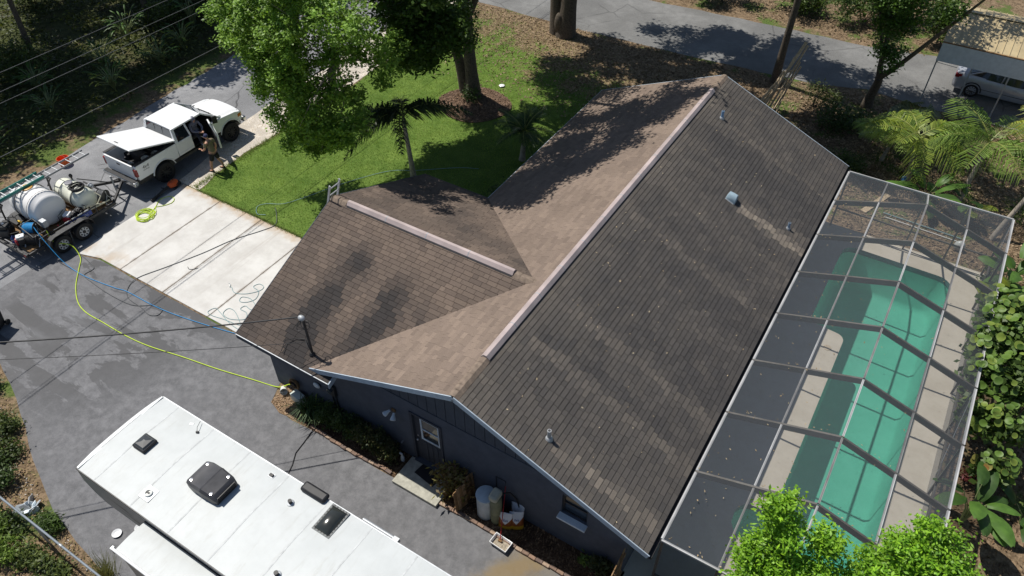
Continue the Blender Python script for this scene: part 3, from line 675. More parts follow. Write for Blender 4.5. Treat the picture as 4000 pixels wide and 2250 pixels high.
for k in range(4):
    for i in range(8):
        a, b, c, d = cp(k, i, .004), cp(k+1, i, .004), cp(k+1, i+1, .004), cp(k, i+1, .004)
        MB().add([a, b, c, d], [(0, 1, 2, 3)]).build('screen_panel', M['screen'], cage)
def wallpost(x, y, z): MB().box(x-.03-co.x, x+.03-co.x, y-.03-co.y, y+.03-co.y, .03, z-.05).build('post', M['cage'], cage)
for i in range(9): wallpost(10.86, cys[i], 2.6)
for k in range(4):
    wallpost(cxs[k] if k else 5.41, 17.54, 2.55); wallpost(cxs[k] if k else 5.41, .418, 2.55)
for i in range(8):
    MB().add([(10.86-co.x, cys[i]-co.y, .05), (10.86-co.x, cys[i+1]-co.y, .05), (10.86-co.x, cys[i+1]-co.y, 2.58), (10.86-co.x, cys[i]-co.y, 2.58)], [(0,1,2,3)]).build('screen_panel', M['screen'], cage)
    MB().box(10.835-co.x, 10.885-co.x, cys[i+1]+.03-co.y, cys[i]-.03-co.y, .85, .9).build('chair_rail', M['cage'], cage)
    if i % 2 == 0: MB().bar((10.86-co.x, cys[i+1]-co.y, .1), (10.86-co.x, cys[i]-co.y, 2.5), .012, .012).build('brace_cable', M['galv'], cage)
for y in (17.54, .418):
    for k in range(4):
        MB().add([(cxs[k]-co.x, y-co.y, .05), (cxs[k+1]-co.x, y-co.y, .05), (cxs[k+1]-co.x, y-co.y, 2.56), (cxs[k]-co.x, y-co.y, 2.56)], [(0,1,2,3)]).build('screen_panel', M['screen'], cage)
        MB().box(cxs[k]+.03-co.x, cxs[k+1]-.03-co.x, y-.025-co.y, y+.025-co.y, .85, .9).build('chair_rail', M['cage'], cage)
        if y < 1: MB().box(cxs[k]+.03-co.x, cxs[k+1]-.03-co.x, y-.01-co.y, y+.01-co.y, .05, .85).build('added_dark_panel', M['dark_metal'], cage)  # dark panels added so the shaded near end looks darker
# fallen leaves lying on the screens and roof
def flat_leaves(name, pts, size, cols, m, seed, tilt=.35):
    r_ = np.random.default_rng(seed); P = np.array(pts, float); N = len(P)
    a = r_.uniform(0, 6.283, N); L = size*r_.uniform(.6, 1.3, N); W = L*r_.uniform(.3, .55, N); tz = r_.normal(0, tilt, (N, 2))
    ax = np.stack([np.cos(a), np.sin(a), tz[:, 0]], 1)*L[:, None]/2; bx = np.stack([-np.sin(a), np.cos(a), tz[:, 1]], 1)*W[:, None]/2
    V = np.stack([P+ax, P+bx, P-ax, P-bx], 1); ca, cb_ = np.array(cols[0]), np.array(cols[1]); u = r_.random((N, 1))
    C = (ca*u+cb_*(1-u))*r_.uniform(.7, 1.2, (N, 1)); return V, C
pts = []
for _ in range(260):
    i = rnd.randrange(8); k = rnd.choice((0, 0, 0, 1, 1, 2)); u, v_ = rnd.random(), rnd.random()
    if rnd.random() < .4: v_ = .93+.05*rnd.random()
    a = cp(k, i).lerp(cp(k+1, i), u); b = cp(k, i+1).lerp(cp(k+1, i+1), u); p = a.lerp(b, v_); pts.append(tuple(p+Vector((0, 0, .02))))
V, C = flat_leaves('x', pts, .06, ((.42, .34, .22), (.25, .18, .1)), None, 5); o = polys_obj('fallen_leaf', V, C, M['litter'], None, 'stuff'); o.location = co
tag(o, 'dry tan leaves caught on the cage screens', 'leaves')
pts = [(x, y, zme(x)+.022) for x, y in ((rnd.uniform(.2, 5.1), rnd.uniform(0, 17.5)) for _ in range(100))]
pts += [(x, y, zme(x)+.022) for x, y in ((rnd.gauss(1.2, .5), rnd.gauss(6.3, 1.5)) for _ in range(26)) if .2 < x < 5]
V, C = flat_leaves('x', pts, .06, ((.6, .52, .36), (.4, .3, .18)), None, 6); tag(polys_obj('roof_leaf', V, C, M['litter'], None, 'stuff'), 'tiny dry leaves scattered over the roof shingles', 'leaves')
# ------------------------------------------------------------------ fifth-wheel trailer
def rvp(x, y): return (6.9+(x-6.9)*.99354, -8.576+(y+8.576)*.99354)
RZ = 3.4; X0, X1, YL, YR = -6.96, 4.6, -5.635, -3.165
rv = thing('camper_trailer', 'long white-roofed fifth-wheel camper parked beside the house', 'camper', (-1, -4.4, 0)); ro = Vector((-1, -4.4, 0))
def rvb(mb, name, m, par=None, **k): return mb.build(name, m, par or rv, **k)
def L_(x, y, z): return (x-ro.x, y-ro.y, z)
def rvmat():
    t = NT('rv_membrane'); c = t.mix(t.ramp(t.noise(1.3, detail=6, rough=.65), .3, .7), (.47, .495, .495), (.525, .55, .55))
    c = t.mix(t.math('MULTIPLY', t.ramp(t.noise(3.5, t.mapping(sc=(1.8, .35, 1)), detail=7, rough=.7), .5, .75), .4), c, (.36, .36, .33)); c = t.mix(t.math('MULTIPLY', t.ramp(t.noise(.7, detail=6, rough=.7), .5, .7), .3), c, (.4, .41, .39)); return t.base(c, .5, 0, .35)
M['rv_roof'] = rvmat(); M['rv_wall'] = simple('rv_side', (.3, .31, .32), .4, var=.05); M['rv_dark'] = simple('rv_dark_band', (.06, .062, .068), .4)
# side profile (x, z) of the hull: nose overhang, then the full-height box
prof = [(X0+.02, RZ-.02), (X0-.2, RZ-.28), (X0-.22, RZ-.7), (X0-.02, 2.35), (X0+.35, 2.12), (-4.75, 2.12), (-4.75, .62), (X1, .62), (X1, RZ-.02)]
hull = MB(); hull.add([L_(x, YL, z) for x, z in prof]+[L_(x, YR, z) for x, z in prof], [tuple(range(9)), tuple(reversed(range(9, 18)))]+[(i, 9+i, 9+(i+1) % 9, (i+1) % 9) for i in range(9)])
rvb(hull, 'body', M['rv_wall'], bevel=.03)
def crownz(y): t_ = (y-(YL+YR)/2)/((YR-YL)/2); return RZ+.035*(1-t_*t_)
rf = MB(); rf.grid(lambda u, v_: L_(X0+(X1-X0)*u, YL-.01+(YR-YL+.02)*v_, crownz(YL+(YR-YL)*v_)), 24, 10); n_ = len(rf.v)
rvb(rf, 'roof', M['rv_roof'], smooth=60); rfo = rv.children[-1]
seam = simple('seam_sealant', (.5, .52, .52), .6, var=.2)
for xs_ in (-6.37, -5.1, -3.85, -2.6, -1.35, -.1, 1.15, 2.4):
    s_ = MB(); s_.grid(lambda u, v_: L_(xs_+.008*math.sin(v_*9)+.035*(u-.5), YL+(YR-YL)*v_, crownz(YL+(YR-YL)*v_)+.004), 1, 10); rvb(s_, 'seam', seam, rfo)
# nose cap, corner trims
nc = MB(); nc.grid(lambda u, v_: L_(X0-.005-.27*math.sin(u*1.5708)*(1-(2*v_-1)**4*.35)*math.cos(0), YL+.03+(YR-YL-.06)*v_, crownz(YL+(YR-YL)*v_)+.006-.34*(1-math.cos(u*1.5708))), 6, 12); rvb(nc, 'nose_cap', M['white_paint'], smooth=60)
MB().bar(L_(X0+.0, YL, RZ+.012), L_(X0, YR, RZ+.012), .05, .03).build('cap_seam', M['galv'], rv)
MB().bar(L_(X0, YR+.015, RZ-.02), L_(X1, YR+.015, RZ-.02), .03, .05).build('drip_rail', M['galv'], rv)
MB().bar(L_(X0, YL-.015, RZ-.03), L_(X1, YL-.015, RZ-.03), .03, .05).build('drip_rail', M['dark_metal'], rv)
for y in (YL+.02, YR-.02): MB().box(X0-.05-ro.x, X0+.03-ro.x, y-.05-ro.y, y+.05-ro.y, RZ-.05, RZ+.0).build('clearance_light', M['black'], rv)
for (a, b, z0) in ((-6.3, -5.6, 2.75), (-6.0, -5.0, 2.5)):
    MB().add([L_(a, YL-.004, z0), L_(b, YL-.004, z0+.02), L_(b+.25, YL-.004, z0-.12), L_(b-.05, YL-.004, z0-.06)], [(0,1,2,3)]).build('graphic_stripe', M['rv_dark'], rv)
# air conditioner
ax, ay = rvp(-3.92, -4.25); az = crownz(ay)
ac = MB(); rings = []
for t_, h_, w_ in ((-.5, .06, .27), (-.47, .25, .33), (-.3, .3, .36), (.0, .32, .36), (.02, .335, .365), (.05, .32, .36), (.36, .27, .34), (.46, .16, .31), (.47, .02, .3)):
    rings.append([L_(ax+t_, ay-w_, az+.02), L_(ax+t_, ay-w_, az+h_*.8), L_(ax+t_, ay-w_*.86, az+h_), L_(ax+t_, ay+w_*.86, az+h_), L_(ax+t_, ay+w_, az+h_*.8), L_(ax+t_, ay+w_, az+.02)])
ac.loft(rings); aco = rvb(ac, 'air_conditioner', simple('ac_shroud', (.05, .05, .055), .45, var=.2, spec=.5), smooth=35, bevel=.02)
for dx, dy in ((-.36, -.24), (-.36, .24), (.3, -.26), (.3, .26)):
    MB().lathe([(.04, 0), (.04, .012), (.001, .016)], 12, Matrix.Translation(L_(ax+dx, ay+dy, az+.285 if dx > 0 else az+.29))).build('shroud_cap', M['chrome'], aco, smooth=50)
for k in range(7): MB().box(ax+.465-ro.x, ax+.485-ro.x, ay-.26-ro.y, ay+.26-ro.y, az+.04+k*.028, az+.055+k*.028).build('louvre', M['black'], aco)
# roof fittings
def rvbox(name, x, y, sx, sy, h, m, rz=0, bev=.03):
    px, py = rvp(x, y); z = crownz(py); Mx = Matrix.Translation(L_(px, py, z)) @ Matrix.Rotation(rz, 4, 'Z')
    o = MB().box(-sx/2, sx/2, -sy/2, sy/2, -.01, h, Mx).build(name, m, rv, bevel=bev); return o, Mx
o, Mx = rvbox('roof_vent', -6.21, -4.33, .42, .42, .09, M['black']); MB().lathe([(.26, .085), (.2, .13), (.05, .15), (.001, .15)], 4, Mx @ Matrix.Rotation(R(45), 4, 'Z')).build('vent_lid', simple('smoked_lid', (.04, .045, .05), .3), o)
def sky_pyr(): pass
o, Mx = rvbox('skylight_flange', -1.02, -3.49, .5, .72, .02, simple('flange_grey', (.16, .17, .17), .6), 0, .005)
dome = MB(); dome.grid(lambda u, v_: Mx @ Vector((-.205+.41*u, -.315+.63*v_, .02+.13*(math.sin(math.pi*u)*math.sin(math.pi*v_))**.4)), 12, 14); dome.build('skylight_dome', simple('smoked_dome', (.03, .033, .03), .16, spec=.6), rv, smooth=70)
scr = MB()
for k in range(8):
    for s_ in (-1, 1): scr.lathe([(.02, 0), (.02, .006), (.001, .01)], 8, Mx @ Matrix.Translation((s_*.215, -.29+.083*k, .015)))
    if k < 5:
        for s_ in (-1, 1): scr.lathe([(.02, 0), (.02, .006), (.001, .01)], 8, Mx @ Matrix.Translation((-.17+.085*k, s_*.325, .015)))
tag(scr.build('sealant_dabs', M['dark_metal'], o), kind='stuff')
o, Mx = rvbox('side_awning_motor_cover', -1.8, -3.15, .72, .26, .12, M['black'], 0, .06)
for (x, y, r) in ((-2.1, -3.64, .045), (-1.15, -5.04, .05)):
    px, py = rvp(x, y); z = crownz(py)
    o = MB().cyl(L_(px, py, z-.01), L_(px, py, z+.12), r, n=14).build('plumbing_vent', M['black'], rv, smooth=50); MB().lathe([(r*2, 0), (r*1.9, .02), (r*1.2, .03)], 14, Matrix.Translation(L_(px, py, z))).build('boot', M['galv'], o)
o, Mx = rvbox('pipe_flange', -5.05, -5.18, .34, .34, .012, M['galv'], R(0), .004); MB().lathe([(.1, 0), (.095, .05), (.06, .06), (.055, .03), (.001, .03)], 18, Mx).build('pipe_collar', M['plastic_white'], o, smooth=40); MB().box(-.05, .05, -.02, .02, .03, .06, Mx).build('pipe_cross', M['black'], o)
o, Mx = rvbox('small_vent', -2.99, -3.34, .16, .12, .012, M['galv'], 0, .003); MB().box(-.05, .05, -.035, .035, .01, .05, Mx).build('vent_body', M['black'], o)
o, Mx = rvbox('antenna_base', -5.42, -3.42, .07, .05, .05, M['dark_metal'], .5, .01); MB().tube([Mx @ Vector(p) for p in ((0, 0, .05), (-.02, .1, .09), (-.02, .3, .06))], .006, 5).build('antenna_rod', M['dark_metal'], o)
o, Mx = rvbox('sealant_patch', -5.75, -3.32, .11, .07, .006, M['galv'], .4, .002)
# slide-out on the far side from the house
SY = -6.43; SZ = 3.02
so_ = MB().box(-4.72-ro.x, 3.9-ro.x, SY-ro.y, YL-ro.y, 1.0, SZ).build('slide_out', M['rv_wall'], rv, bevel=.015)
sr = MB(); sr.grid(lambda u, v_: L_(-4.76+8.7*u, SY-.02+(YL-SY+.02)*v_, SZ+.012+.03*math.sin(math.pi*v_)), 10, 6); sr.build('slide_roof', M['rv_roof'], so_, smooth=60)
MB().cyl(L_(-4.82, SY-.03, SZ+.03), L_(3.9, SY-.03, SZ+.03), .035, n=10).build('topper_roller', M['white_paint'], so_, smooth=50)
MB().box(-4.86-ro.x, -4.8-ro.x, SY-.06-ro.y, SY+.02-ro.y, SZ-.15, SZ+.06).build('roller_bracket', M['galv'], so_)
MB().bar(L_(-4.72, YL-.02, SZ+.06), L_(3.9, YL-.02, SZ+.06), .03, .05).build('slide_seal', M['black'], so_)
aw = MB().cyl(L_(-.45, YR+.1, RZ-.12), L_(.5, YR+.1, RZ-.12), .05, n=10).build('awning_tube', M['galv'], rv, smooth=50); MB().box(.42-ro.x, .56-ro.x, YR-ro.y, YR+.14-ro.y, RZ-.18, RZ-.05).build('awning_end', M['galv'], aw)
for x in (.4, 1.3):
    for y, s_ in ((YL+.02, -1), (YR-.02, 1)):
        Mx = Matrix.Translation(L_(x, y, .38)) @ Matrix.Rotation(R(90), 4, 'X'); o = MB().lathe([(.2, -.11), (.36, -.11), (.38, -.06), (.38, .06), (.36, .11), (.2, .11)], 20, Mx).build('wheel', M['rubber'], rv, smooth=40); MB().lathe([(.001, -.06), (.2, -.1), (.2, .1), (.001, .06)], 16, Mx).build('rim', M['off_white'], o)
for y in (YL+.3, YR-.3): MB().box(-4.5-ro.x, -4.4-ro.x, y-.05-ro.y, y+.05-ro.y, .02, .65).build('landing_leg', M['dark_metal'], rv)
pc = MB(); pc.tube([L_(*p) for p in ((-5.17, -.5, .02), (-5.1, -.9, .02), (-5.05, -1.3, .02), (-4.85, -1.65, .02), (-4.72, -2.0, .02), (-4.6, -2.6, .02), (-4.4, -3.1, .02), (-4.3, YR+.02, .75))], .016, 6); pc.build('shore_power_cable', M['black'], rv, smooth=60)
# ------------------------------------------------------------------ pickup truck (local y forward, x to the kerb side)
tk = thing('pickup_truck', 'white extended-cab pickup with open door and raised bed lid', 'truck', (-20.0, 7.4, 0))
WP = M['white_paint']; TRIM = simple('truck_trim', (.025, .025, .028), .5); M['seat'] = simple('seat_fabric', (.06, .06, .065), .9); M['bedliner'] = simple('bed_liner', (.03, .03, .032), .7, var=.3)
def arch(cy, r=.57, zc=.47, zb=.74, n=12):
    a0 = math.asin((zb-zc)/r); return [(cy-r*math.cos(a), zc+r*math.sin(a)) for a in np.linspace(a0, math.pi-a0, n)]
def sidepanel(poly, x0, x1, name, m, parent=tk, bevel=.02):
    n_ = len(poly); mb = MB(); mb.add([(x0, y, z) for y, z in poly]+[(x1, y, z) for y, z in poly], [tuple(range(n_)), tuple(reversed(range(n_, 2*n_)))]+[(i, n_+i, n_+(i+1) % n_, (i+1) % n_) for i in range(n_)])
    return mb.build(name, m, parent, bevel=bevel)
bed_poly = [(-2.72, .74)]+arch(-1.54)+[(-.72, .74), (-.70, 1.36), (-.72, 1.40), (-2.70, 1.40), (-2.74, 1.36)]
fen_poly = [(1.2, .74)]+arch(2.08)+[(2.66, .72), (2.8, .8), (2.83, 1.0), (2.78, 1.16), (2.5, 1.25), (1.75, 1.33), (1.2, 1.33)]
for s in (1, -1):
    x0, x1 = (.86, 1.0) if s > 0 else (-1.0, -.86)
    bp = sidepanel(bed_poly, x0, x1, 'bed_side', WP); sidepanel([(-2.72, 1.402), (-.72, 1.402), (-.72, 1.43), (-2.72, 1.43)], x0, x1, 'rail_cap', TRIM, bp, .004)
    sidepanel(fen_poly, x0, x1, 'front_fender', WP)
    fl_ = MB()
    for cy in (-1.54, 2.08): fl_.tube([(s*1.0, y, z) for y, z in arch(cy, .57, .47, .6, 14)], .025, 6)
    fl_.build('arch_lip', WP, tk, smooth=60)
MB().box(-.86, .86, -2.78, -.7, .72, .78).build('bed_floor', M['bedliner'], tk); MB().box(-.86, .86, -.78, -.71, .78, 1.40).build('bed_front', M['bedliner'], tk)
for s in (1, -1): MB().box(min(s*.55, s*.86), max(s*.55, s*.86), -2.0, -1.08, .78, 1.02).build('wheel_well', M['bedliner'], tk, bevel=.04)
tg = MB().box(-.855, .855, -2.80, -2.73, .76, 1.41).build('tailgate', WP, tk, bevel=.015); MB().box(-.09, .09, -2.815, -2.80, 1.22, 1.28).build('handle', M['black'], tg)
for s in (1, -1):
    MB().box(min(s*.84, s*1.003), max(s*.84, s*1.003), -2.80, -2.68, .92, 1.26).build('tail_light', M['taillight'], tk, bevel=.02)
    MB().box(min(s*.62, s*.97), max(s*.62, s*.97), 2.79, 2.87, .93, 1.12).build('headlight', M['chrome'], tk, bevel=.02)
    MB().box(min(s*.8, s*1.005), max(s*.8, s*1.005), 2.6, 2.8, .94, 1.1).build('corner_lamp', M['amber'], tk, bevel=.015)
bu = MB().box(-1.0, 1.0, -3.02, -2.81, .56, .74).build('rear_bumper', M['chrome'], tk, bevel=.03); MB().box(-.9, .9, -3.01, -2.83, .735, .755).build('step_pad', M['black'], bu)
MB().box(-1.02, 1.02, 2.84, 3.02, .58, .82).build('front_bumper', M['chrome'], tk, bevel=.05); MB().box(-.62, .62, 2.8, 2.86, .86, 1.14).build('grille', TRIM, tk, bevel=.02)
MB().box(-.9, .9, -2.7, 2.75, .5, .72).build('chassis', M['dark_metal'], tk)
hdm = MB(); hdm.grid(lambda u, v_: (-.97+1.94*u, 1.72+1.08*v_, 1.31+.09*math.sin(math.pi*u)**.6-.13*v_**2-.05*abs(2*u-1)**4), 14, 10); hdm.build('hood', WP, tk, smooth=60)
MB().box(-.86, .86, 1.2, 2.76, .7, 1.2).build('engine_bay', M['dark_metal'], tk)
# cab
MB().box(-.9, .9, -.69, 1.72, .62, .74).build('cab_floor', TRIM, tk)
MB().box(-.9, .9, 1.45, 1.72, .74, 1.3).build('dashboard', TRIM, tk, bevel=.05)
rof = MB(); rof.grid(lambda u, v_: (-.80+1.6*u, -.6+1.5*v_, 1.93+.06*(math.sin(math.pi*u)*math.sin(math.pi*(.12+.76*v_)))**.5), 12, 10); rof.build('cab_roof', WP, tk, smooth=70)
MB().box(-.8, .8, -.6, .88, 1.9, 1.934).build('headliner', WP, tk, bevel=.02)
bk = MB().box(-.94, .94, -.69, -.63, .74, 1.38).build('cab_back', WP, tk, bevel=.02)
gl = MB(); gl.add([(-.80, -.665, 1.42), (.80, -.665, 1.42), (.74, -.6, 1.88), (-.74, -.6, 1.88)], [(0,1,2,3)]); gl.build('rear_window', M['glass_blue'], tk)
ff = MB(); ff.bar((-.88, -.66, 1.38), (-.79, -.58, 1.92), .08, .08); ff.bar((.88, -.66, 1.38), (.79, -.58, 1.92), .08, .08); ff.bar((-.9, -.66, 1.39), (.9, -.66, 1.39), .06, .06); ff.build('rear_pillars', WP, tk, bevel=.02)
MB().bar((-.25, -.65, 1.42), (-.24, -.61, 1.88), .015, .015).build('window_divider', TRIM, tk); MB().bar((.25, -.65, 1.42), (.24, -.61, 1.88), .015, .015).build('window_divider', TRIM, tk)
ws = MB(); ws.add([(-.84, 1.76, 1.34), (.84, 1.76, 1.34), (.72, .93, 1.93), (-.72, .93, 1.93)], [(0,1,2,3)]); ws.build('windshield', M['glass_blue'], tk)
for s in (1, -1): MB().bar((s*.92, 1.78, 1.33), (s*.78, .9, 1.93), .07, .07).build('windshield_pillar', WP, tk, bevel=.015)
cw = MB(); cw.box(-.86, .86, 1.68, 1.86, 1.29, 1.335); cwo = cw.build('cowl', M['black'], tk)
for x in (-.5, .15): MB().bar((x, 1.8, 1.36), (x+.55, 1.5, 1.53), .012, .02).build('wiper', M['black'], cwo)
# kerb side: rear half door shut, front door open; far side: both shut
def cabside(s):
    x = lambda z: s*(.985-.19*max(0, (z-1.33)/.6))
    lo = sidepanel([(-.69, .74), (.12, .74), (.12, 1.36), (-.69, 1.36)], min(s*.9, s*.985), max(s*.9, s*.985), 'rear_half_door', WP)
    for y0, y1, wd in ((-.64, -.55, .14), (.09, .06, .07)): MB().bar((x(1.34), y0, 1.34), (x(1.92), y1, 1.92), wd, .06, (s, 0, 0)).build('door_pillar', WP, lo, bevel=.01)
    MB().bar((x(1.9), -.6, 1.9), (x(1.9), .9, 1.9), .07, .07).build('roof_rail', WP, tk, bevel=.02)
    MB().add([(x(1.36)-s*.01, -.57, 1.36), (x(1.36)-s*.01, .07, 1.36), (x(1.88)-s*.01, .05, 1.88), (x(1.88)-s*.01, -.5, 1.88)], [(0,1,2,3)]).build('side_window', M['glass'], lo)
    MB().box(min(s*.988, s*1.0), max(s*.988, s*1.0), -.66, .1, .84, .86).build('trim_strip', WP, lo)
cabside(1); cabside(-1)
def front_door(parent, local):   # door in its own plane: y from 0 (hinge) back to -1.1, z
    dr_ = MB(); dr_.box(-.04, .04, -1.1, 0, 0.0, .62); o = dr_.build('front_door', WP, parent, bevel=.02)
    f = MB(); f.bar((0, -1.07, .6), (-.15, -.98, 1.17), .06, .06); f.bar((0, -.03, .6), (-.15, -.62, 1.17), .06, .06); f.bar((-.15, -1.0, 1.17), (-.15, -.6, 1.17), .06, .06); f.build('window_frame', WP, o, bevel=.01)
    MB().add([(-.01, -1.04, .62), (-.01, -.08, .62), (-.14, -.62, 1.15), (-.14, -.96, 1.15)], [(0,1,2,3)]).build('door_glass', M['glass_blue'], o)
    MB().box(-.075, -.04, -1.02, -.06, .05, .55).build('door_card', TRIM, o, bevel=.01); MB().box(.04, .06, -1.0, -.85, .5, .54).build('door_handle', M['black'], o)
    mi = MB().box(.06, .28, -.14, -.04, .64, .98).build('mirror', M['black'], o, bevel=.03); return o
fd = front_door(tk, True); fd.location = (.98, 1.2, .72); fd.rotation_euler = (0, 0, R(62))
fd['label'] = 'open kerb-side door of the pickup'
ld = front_door(tk, True); ld.location = (-.945, 1.2, .72); ld.scale = (-1, 1, 1)
# seats
for x in (-.42, .42):
    s_ = MB().box(x-.28, x+.28, .2, .78, .88, 1.06).build('seat', M['seat'], tk, bevel=.05); MB().box(x-.27, x+.27, .08, .26, 1.0, 1.62).build('seat_back', M['seat'], s_, bevel=.06)
MB().box(-.2, .2, .3, 1.2, .74, .98).build('console', TRIM, tk, bevel=.03); MB().torus((-.42, 1.28, 1.28), .18, .02, 20, 6, Matrix.Rotation(R(62), 3, 'X')).build('steering_wheel', M['black'], tk)
# bed lid
lm = MB(); lm.box(-1.0, 1.0, -2.14, 0, 0, .06); lido = lm.build('bed_lid', WP, tk, bevel=.02); lido.location = (0, -.66, 1.46); lido.rotation_euler = (R(-17.5), 0, 0)
MB().box(-.12, .1, -2.0, -1.95, .06, .07).build('lock_handle', M['dark_metal'], lido)
for s in (1, -1): MB().bar((s*.8, -1.6, 1.4), (s*.8, -1.9, 1.78), .02, .02).build('lid_strut', M['dark_metal'], tk)
# wheels
def wheel(parent, x, y, z, r, wd, rimr, rimmat, side, spokes=10, tyre=M['rubber']):
    Mx = Matrix.Translation((x, y, z)) @ Matrix.Rotation(R(90), 4, 'Y')
    o = MB().lathe([(rimr, -wd/2), (r*.93, -wd/2), (r, -wd*.34), (r, wd*.34), (r*.93, wd/2), (rimr, wd/2)], 28, Mx, False).build('wheel', tyre, parent, smooth=35)
    e = side*wd/2
    MB().lathe([(.001, e*.55), (rimr*.9, e*.62), (rimr, e*.98), (rimr*1.02, e*.4), (.001, e*.4)], 24, Mx).build('rim', rimmat, o, smooth=40)
    sp = MB()
    for k in range(spokes):
        a = 2*math.pi*k/spokes; sp.bar(Mx @ Vector((.05*math.cos(a), .05*math.sin(a), e*.72)), Mx @ Vector((rimr*.92*math.cos(a), rimr*.92*math.sin(a), e*.82)), .03, .03, (side, 0, 0))
    sp.lathe([(.06, e*.6), (.05, e*.85), (.001, e*.87)], 12, Mx); sp.build('spokes', M['dark_metal'] if rimmat is not M['off_white'] else rimmat, o); return o
BR = simple('black_rim', (.022, .022, .024), .35, metal=.4)
for y in (-1.54, 2.08):
    for s in (1, -1): wheel(tk, s*.87, y, .45, .45, .31, .26, BR, s)
# decals
def text(body, size, m, parent, Mx, name='lettering', ext=.002, shear=0):
    cu = bpy.data.curves.new(name, 'FONT'); cu.body = body; cu.size = size; cu.extrude = ext; cu.align_x = 'CENTER'; cu.align_y = 'CENTER'; cu.shear = shear
    tmp = bpy.data.objects.new(name, cu); COL.objects.link(tmp); me = bpy.data.meshes.new_from_object(tmp); bpy.data.objects.remove(tmp)
    o = bpy.data.objects.new(name, me); COL.objects.link(o); me.materials.append(m); o.parent = parent; o.matrix_local = Mx; return o
SIDE = Matrix(((0, 0, 1, 0), (1, 0, 0, 0), (0, 1, 0, 0), (0, 0, 0, 1)))     # text x -> local y, text y -> z, faces +x
text('4x4', .2, M['dark_metal'], tk, Matrix.Translation((1.004, -2.3, 1.2)) @ SIDE, shear=.3); text('OFF ROAD', .06, M['dark_metal'], tk, Matrix.Translation((1.004, -2.3, 1.07)) @ SIDE, shear=.3)
# load in the bed (own things)
def bucket(name, label, loc, r=.15, h=.36, m=None, cat='bucket', tilt=None, group=None):
    o = thing(name, label, cat, loc, 0, group)
    if tilt: o.rotation_euler = tilt
    MB().lathe([(r*.82, 0), (r, h), (r*1.05, h), (r*1.05, h-.03), (r*.97, h-.03), (r*.94, h), (r*.78, .02), (.001, .02)], 20).build('pail', m or M['plastic_white'], o, smooth=40)
    MB().tube([(r*math.cos(a), r*math.sin(a)*.1+.02, h-.03+.12*math.sin(a)) for a in np.linspace(0, math.pi, 12)], .004, 5).build('handle', M['steel'], o); return o
bucket('bucket', 'white plastic bucket in the truck bed nearest the tailgate', (-19.62, 5.55, .785)); bucket('bucket', 'white plastic bucket in the truck bed closest to the cab', (-19.55, 6.0, .785))
tb = MB().box(-.35, .35, -.2, .2, 0, .3).build('tool_box', M['dark_metal'], None, bevel=.02, loc=(-20.3, 5.7, .785)); tag(tb, 'dark tool box lying in the shaded truck bed', 'box')
tb = MB().box(-.25, .25, -.15, .15, 0, .22).build('red_crate', M['red'], None, bevel=.02, loc=(-19.5, 6.4, .785)); tag(tb, 'small red crate against the front of the truck bed', 'crate')
pm = thing('pressure_pump', 'small black pump with silver pipe just inside the tailgate', 'pump', (-20.0, 5.0, .785))
MB().box(-.2, .2, -.14, .14, 0, .22).build('motor', M['black'], pm, bevel=.03); MB().cyl((-.5, 0, .3), (.3, .05, .34), .03).build('pipe', M['steel'], pm); MB().sphere((.1, 0, .28), .09).build('head', M['steel'], pm, smooth=60)
# ------------------------------------------------------------------ people
def skin_obj(name, verts, edges, radii, m, parent, sub=2, root=0):
    me = bpy.data.meshes.new(name); me.from_pydata(verts, edges, []); me.update(); o = bpy.data.objects.new(name, me); COL.objects.link(o); o.parent = parent
    o.modifiers.new('skin', 'SKIN'); sk = me.skin_vertices[0]
    for i, r in enumerate(radii): sk.data[i].radius = r if isinstance(r, tuple) else (r, r)
    sk.data[root].use_root = True
    s_ = o.modifiers.new('sub', 'SUBSURF'); s_.levels = sub; s_.render_levels = sub; me.materials.append(m); o.modifiers['skin'].use_smooth_shade = True; return o
def chain(V, E, Rr, start, pts):
    prev = start
    for p, r in pts: V.append(p); Rr.append(r); E.append((prev, len(V)-1)); prev = len(V)-1
    return prev
def hand(parent, wrist, d, up, m):
    wrist, d, up = Vector(wrist), Vector(d).normalized(), Vector(up).normalized(); sd = d.cross(up).normalized(); up = sd.cross(d)
    V, E, Rr = [tuple(wrist)], [], [.022]; palm = wrist+d*.08; V.append(tuple(palm)); Rr.append((.036, .018)); E.append((0, 1))
    for k, L in enumerate((.075, .085, .08, .065)):
        b = palm+sd*(.028-.019*k); chain(V, E, Rr, 1, [(tuple(b+d*.02), .009), (tuple(b+d*(.02+L*.5)-up*.01), .0085), (tuple(b+d*(.02+L*.85)-up*.035), .0075)])
    chain(V, E, Rr, 0, [(tuple(wrist+d*.035+sd*.035), .011), (tuple(wrist+d*.07+sd*.055-up*.01), .009), (tuple(wrist+d*.095+sd*.055-up*.025), .008)])
    return skin_obj('hand', V, E, Rr, m, parent, 1)
def head(parent, c, face, m, hair=None):
    c, f = Vector(c), Vector(face).normalized(); s = f.cross(Vector((0, 0, 1))).normalized(); u = s.cross(f)
    Mr = Matrix((s, f, u)).transposed(); h = MB(); h.sphere(c, (.075, .095, .115), 16, 12, Mr); h.sphere(c-u*.05+f*.03, (.055, .06, .06), 12, 8, Mr)
    h.sphere(c+f*.1-u*.01, (.015, .022, .026), 8, 6, Mr)
    for q in (-1, 1): h.sphere(c+s*q*.078, (.014, .024, .032), 8, 6, Mr)
    o = h.build('head', m, parent, smooth=80); e = MB()
    for q in (-1, 1): e.sphere(c+s*q*.032+f*.085+u*.012, .011, 8, 6)
    e.build('eyes', M['black'], o); mo = MB(); mo.sphere(c+f*.088-u*.055, (.024, .008, .007), 8, 6, Mr); mo.build('mouth', M['red'], o); return o, Mr
